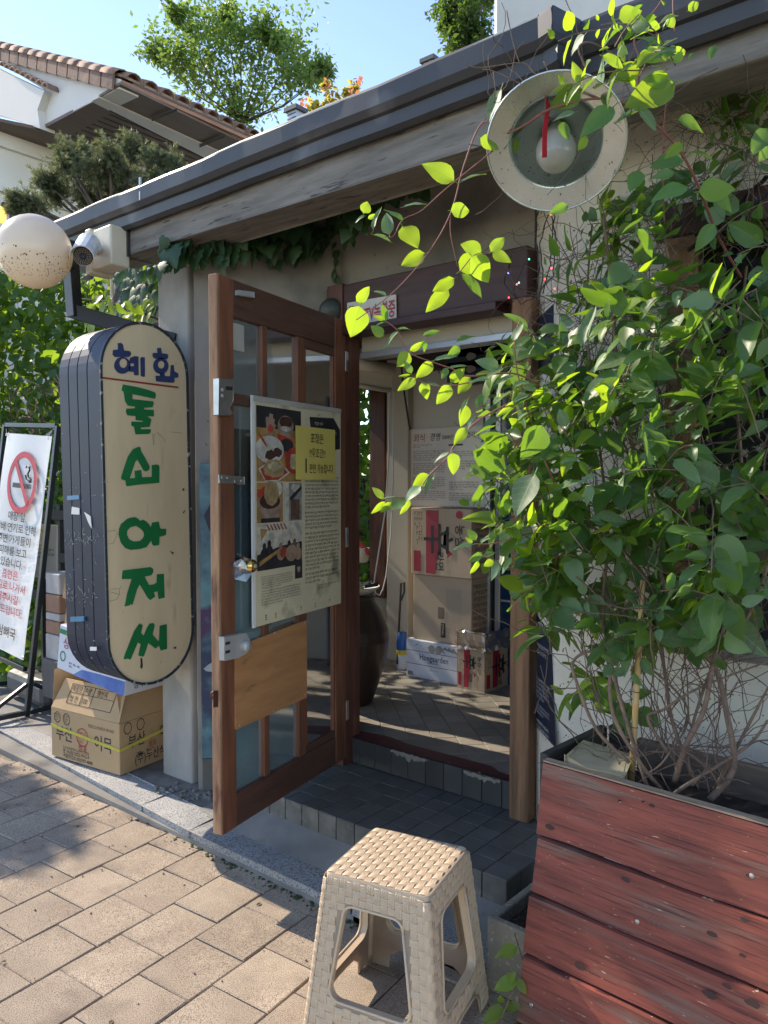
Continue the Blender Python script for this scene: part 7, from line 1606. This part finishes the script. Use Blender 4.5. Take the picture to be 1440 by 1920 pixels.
# ------------------------------------------------------------------ trees
def tree(name, label, base, trunkpts, blobs, m, n, L, up=.6, shape=None, airy=0, cat='tree', tr=.12, jt=.17):
    t = thing(name, label, cat, tuple(base)); tk = MB(); tk.tube(trunkpts, [tr*(1-.6*i/len(trunkpts)) for i in range(len(trunkpts))], 8)
    fork = trunkpts[-1]; P = []; per_ = n//len(blobs)
    for c_, r0 in blobs:
        c_ = V(c_); mid_ = (fork+c_)/2+V((0, 0, -.1)); tk.tube([fork, mid_, c_], [tr*.35, tr*.2, tr*.08], 5)
        for k in range(7):
            e = c_+V((nr.normal()*.6, nr.normal()*.6, abs(nr.normal())*.6))*r0; tk.tube([c_, (c_+e)/2+V((0, 0, .05*r0)), e], [tr*.07, tr*.05, tr*.02], 4)
            nn_ = per_//7
            for j in range(nn_):
                tt_ = nr.rand()**.6; q_ = c_.lerp(e, tt_); P.append((q_.x+nr.normal()*r0*jt, q_.y+nr.normal()*r0*jt, q_.z+nr.normal()*r0*jt*.9))
    P = np.array(P); X, Y_, Zb = rbasis(len(P), up, (0, 0, 0), .3); bk_ = Bulk(); bk_.add(shape or small_shape(), P, X, Y_, Zb, nr.uniform(L*.7, L*1.3, len(P)))
    tag(bk_.obj('crown', m, t), kind='stuff'); mk('trunk', tk, 'bark', t, smooth=True); return t
def blobs_px(lst, D, jit=.5): return [(at(x, y, D+nr.uniform(-jit, jit)), r*D/FPX) for x, y, r in lst]
D1 = 11.0; tb_ = at(460, 330, D1); tb_.z = 0; tt1 = at(455, 230, D1)
tree('broadleaf_tree', 'airy round-leaved green tree behind the tiled roof against the sky', tb_, [tb_, (tb_+tt1)/2+V((.1, 0, 0)), tt1],
     blobs_px([(350, 60, 55), (400, 55, 60), (450, 80, 65), (330, 110, 55), (400, 120, 80), (480, 130, 80), (540, 120, 60), (560, 150, 55), (590, 150, 40), (420, 170, 80), (500, 190, 70), (290, 105, 35), (360, 150, 60), (450, 215, 60), (520, 85, 35), (330, 30, 22), (425, 35, 25), (495, 65, 25), (610, 140, 22)], D1), 'tree_leaf', 9500, .082, tr=.05, jt=.27)
D2 = 16.0; tb_ = at(870, 300, D2); tb_.z = 0; tt1 = at(870, 90, D2)
tree('ivy_clad_tree', 'dense tall leafy tree left of the pale building at the top', tb_, [tb_, (tb_+tt1)/2, tt1],
     blobs_px([(850, 20, 50), (890, 30, 50), (870, 70, 45), (905, 80, 45), (840, 60, 28), (860, -20, 55), (910, -10, 50), (880, 110, 45), (920, 120, 40), (850, 100, 22)], D2, .4), 'ginkgo_leaf', 9000, .12, tr=.3)
D3 = 5.6; tb_ = at(230, 420, D3); tb_.z = 0; tt1 = at(215, 410, D3)
def conifer_shape():
    vs, fs = [], []; r = random.Random(3)
    for k in range(9):
        a = k*.7; b = len(vs); x = .1*k; vs += [(x, 0, 0), (x+.28, math.cos(a)*.22, math.sin(a)*.22), (x+.10, .02, .02)]; fs.append((b, b+1, b+2))
        vs += [(x, 0, 0), (x+.28, -math.cos(a)*.22, -math.sin(a)*.22), (x+.10, -.02, -.02)]; fs.append((b+3, b+4, b+5))
    return vs, fs
tree('conifer_shrub', 'grey green conifer shrub rising behind the left end of the gutter', tb_, [tb_, (tb_+tt1)/2, tt1],
     blobs_px([(130, 320, 42), (180, 330, 45), (240, 340, 48), (290, 345, 40), (100, 370, 38), (160, 380, 48), (220, 385, 45), (60, 385, 28), (250, 285, 16), (205, 300, 22), (125, 295, 20), (320, 320, 22), (290, 310, 18), (30, 385, 14), (90, 345, 20), (160, 300, 18)], D3, .25), 'conifer', 4300, .085, .5, conifer_shape(), tr=.07, cat='shrub')
D4 = 7.0; tb_ = at(620, 330, D4); tb_.z = 0
tree('maple_sapling', 'small maple with yellow green and reddish leaves showing above the gutter', tb_, [tb_, at(615, 230, D4)], blobs_px([(600, 200, 18), (620, 190, 18), (585, 205, 12), (645, 180, 14), (665, 168, 10), (612, 165, 12), (660, 185, 8)], D4, .1), 'maple_yellow', 230, .05, tr=.03, shape=ivy_shape(1))
rd = Bulk(); P = np.array([tuple(at(nr.uniform(580, 690)*1.0, 0, 1)) for _ in range(1)]); pts_ = [at(x+nr.normal()*6, y+nr.normal()*6, D4+nr.normal()*.1) for x, y in ((578, 190), (612, 155), (620, 175), (672, 152), (655, 175), (665, 160)) for _ in range(7)]
P = np.array([tuple(p) for p in pts_]); X, Y_, Zb = rbasis(len(P), .5); rd.add(ivy_shape(2), P, X, Y_, Zb, nr.uniform(.035, .055, len(P)))
tag(rd.obj('red_leaves', 'maple_red', bpy.data.objects['maple_sapling']), kind='stuff')
tq = thing('street_tree', 'leafy street tree left of the photo whose shade falls on the pavers', 'tree', (-9.2, .6, 0)); sb_ = Bulk(); n = 2400
P = np.array([-8.75, 1.12, 3.75])+unit(nr.normal(size=(n, 3)))*(nr.rand(n, 1)**.4)*np.array([.85, .38, .45]); X, Y_, Zb = rbasis(n, .6); sb_.add(small_shape(), P, X, Y_, Zb, nr.uniform(.08, .14, n)); tag(sb_.obj('crown', 'tree_leaf', tq), kind='stuff')
mk('trunk', MB().tube([(-9.2, .6, 0), (-9.1, .6, 2), (-8.6, .9, 3.6)], [.09, .07, .03], 8), 'bark', tq)
D5 = 12; tb_ = at(-60, 420, D5); tb_.z = 0
tree('far_tree', 'dim green tree far behind the globe lamp at the left edge', tb_, [tb_, at(40, 440, D5)], blobs_px([(10, 430, 30), (50, 440, 30), (100, 460, 30), (150, 470, 30), (200, 480, 30), (260, 500, 40), (20, 480, 40), (290, 560, 40), (60, 400, 15)], D5, .4), 'ginkgo_leaf', 3500, .12)
emis('orange_sign', (.95, .45, .08), .8); single('orange_sign', MB().obox(at(2, 403, 8), V((.05, 0, 0)), V((0, .03, 0)), V((0, 0, .07))), 'orange_sign', 'small orange lit sign at the far left edge above the globe lamp', 'sign')
# clean up the scratch text object
bpy.data.objects.remove(_to)
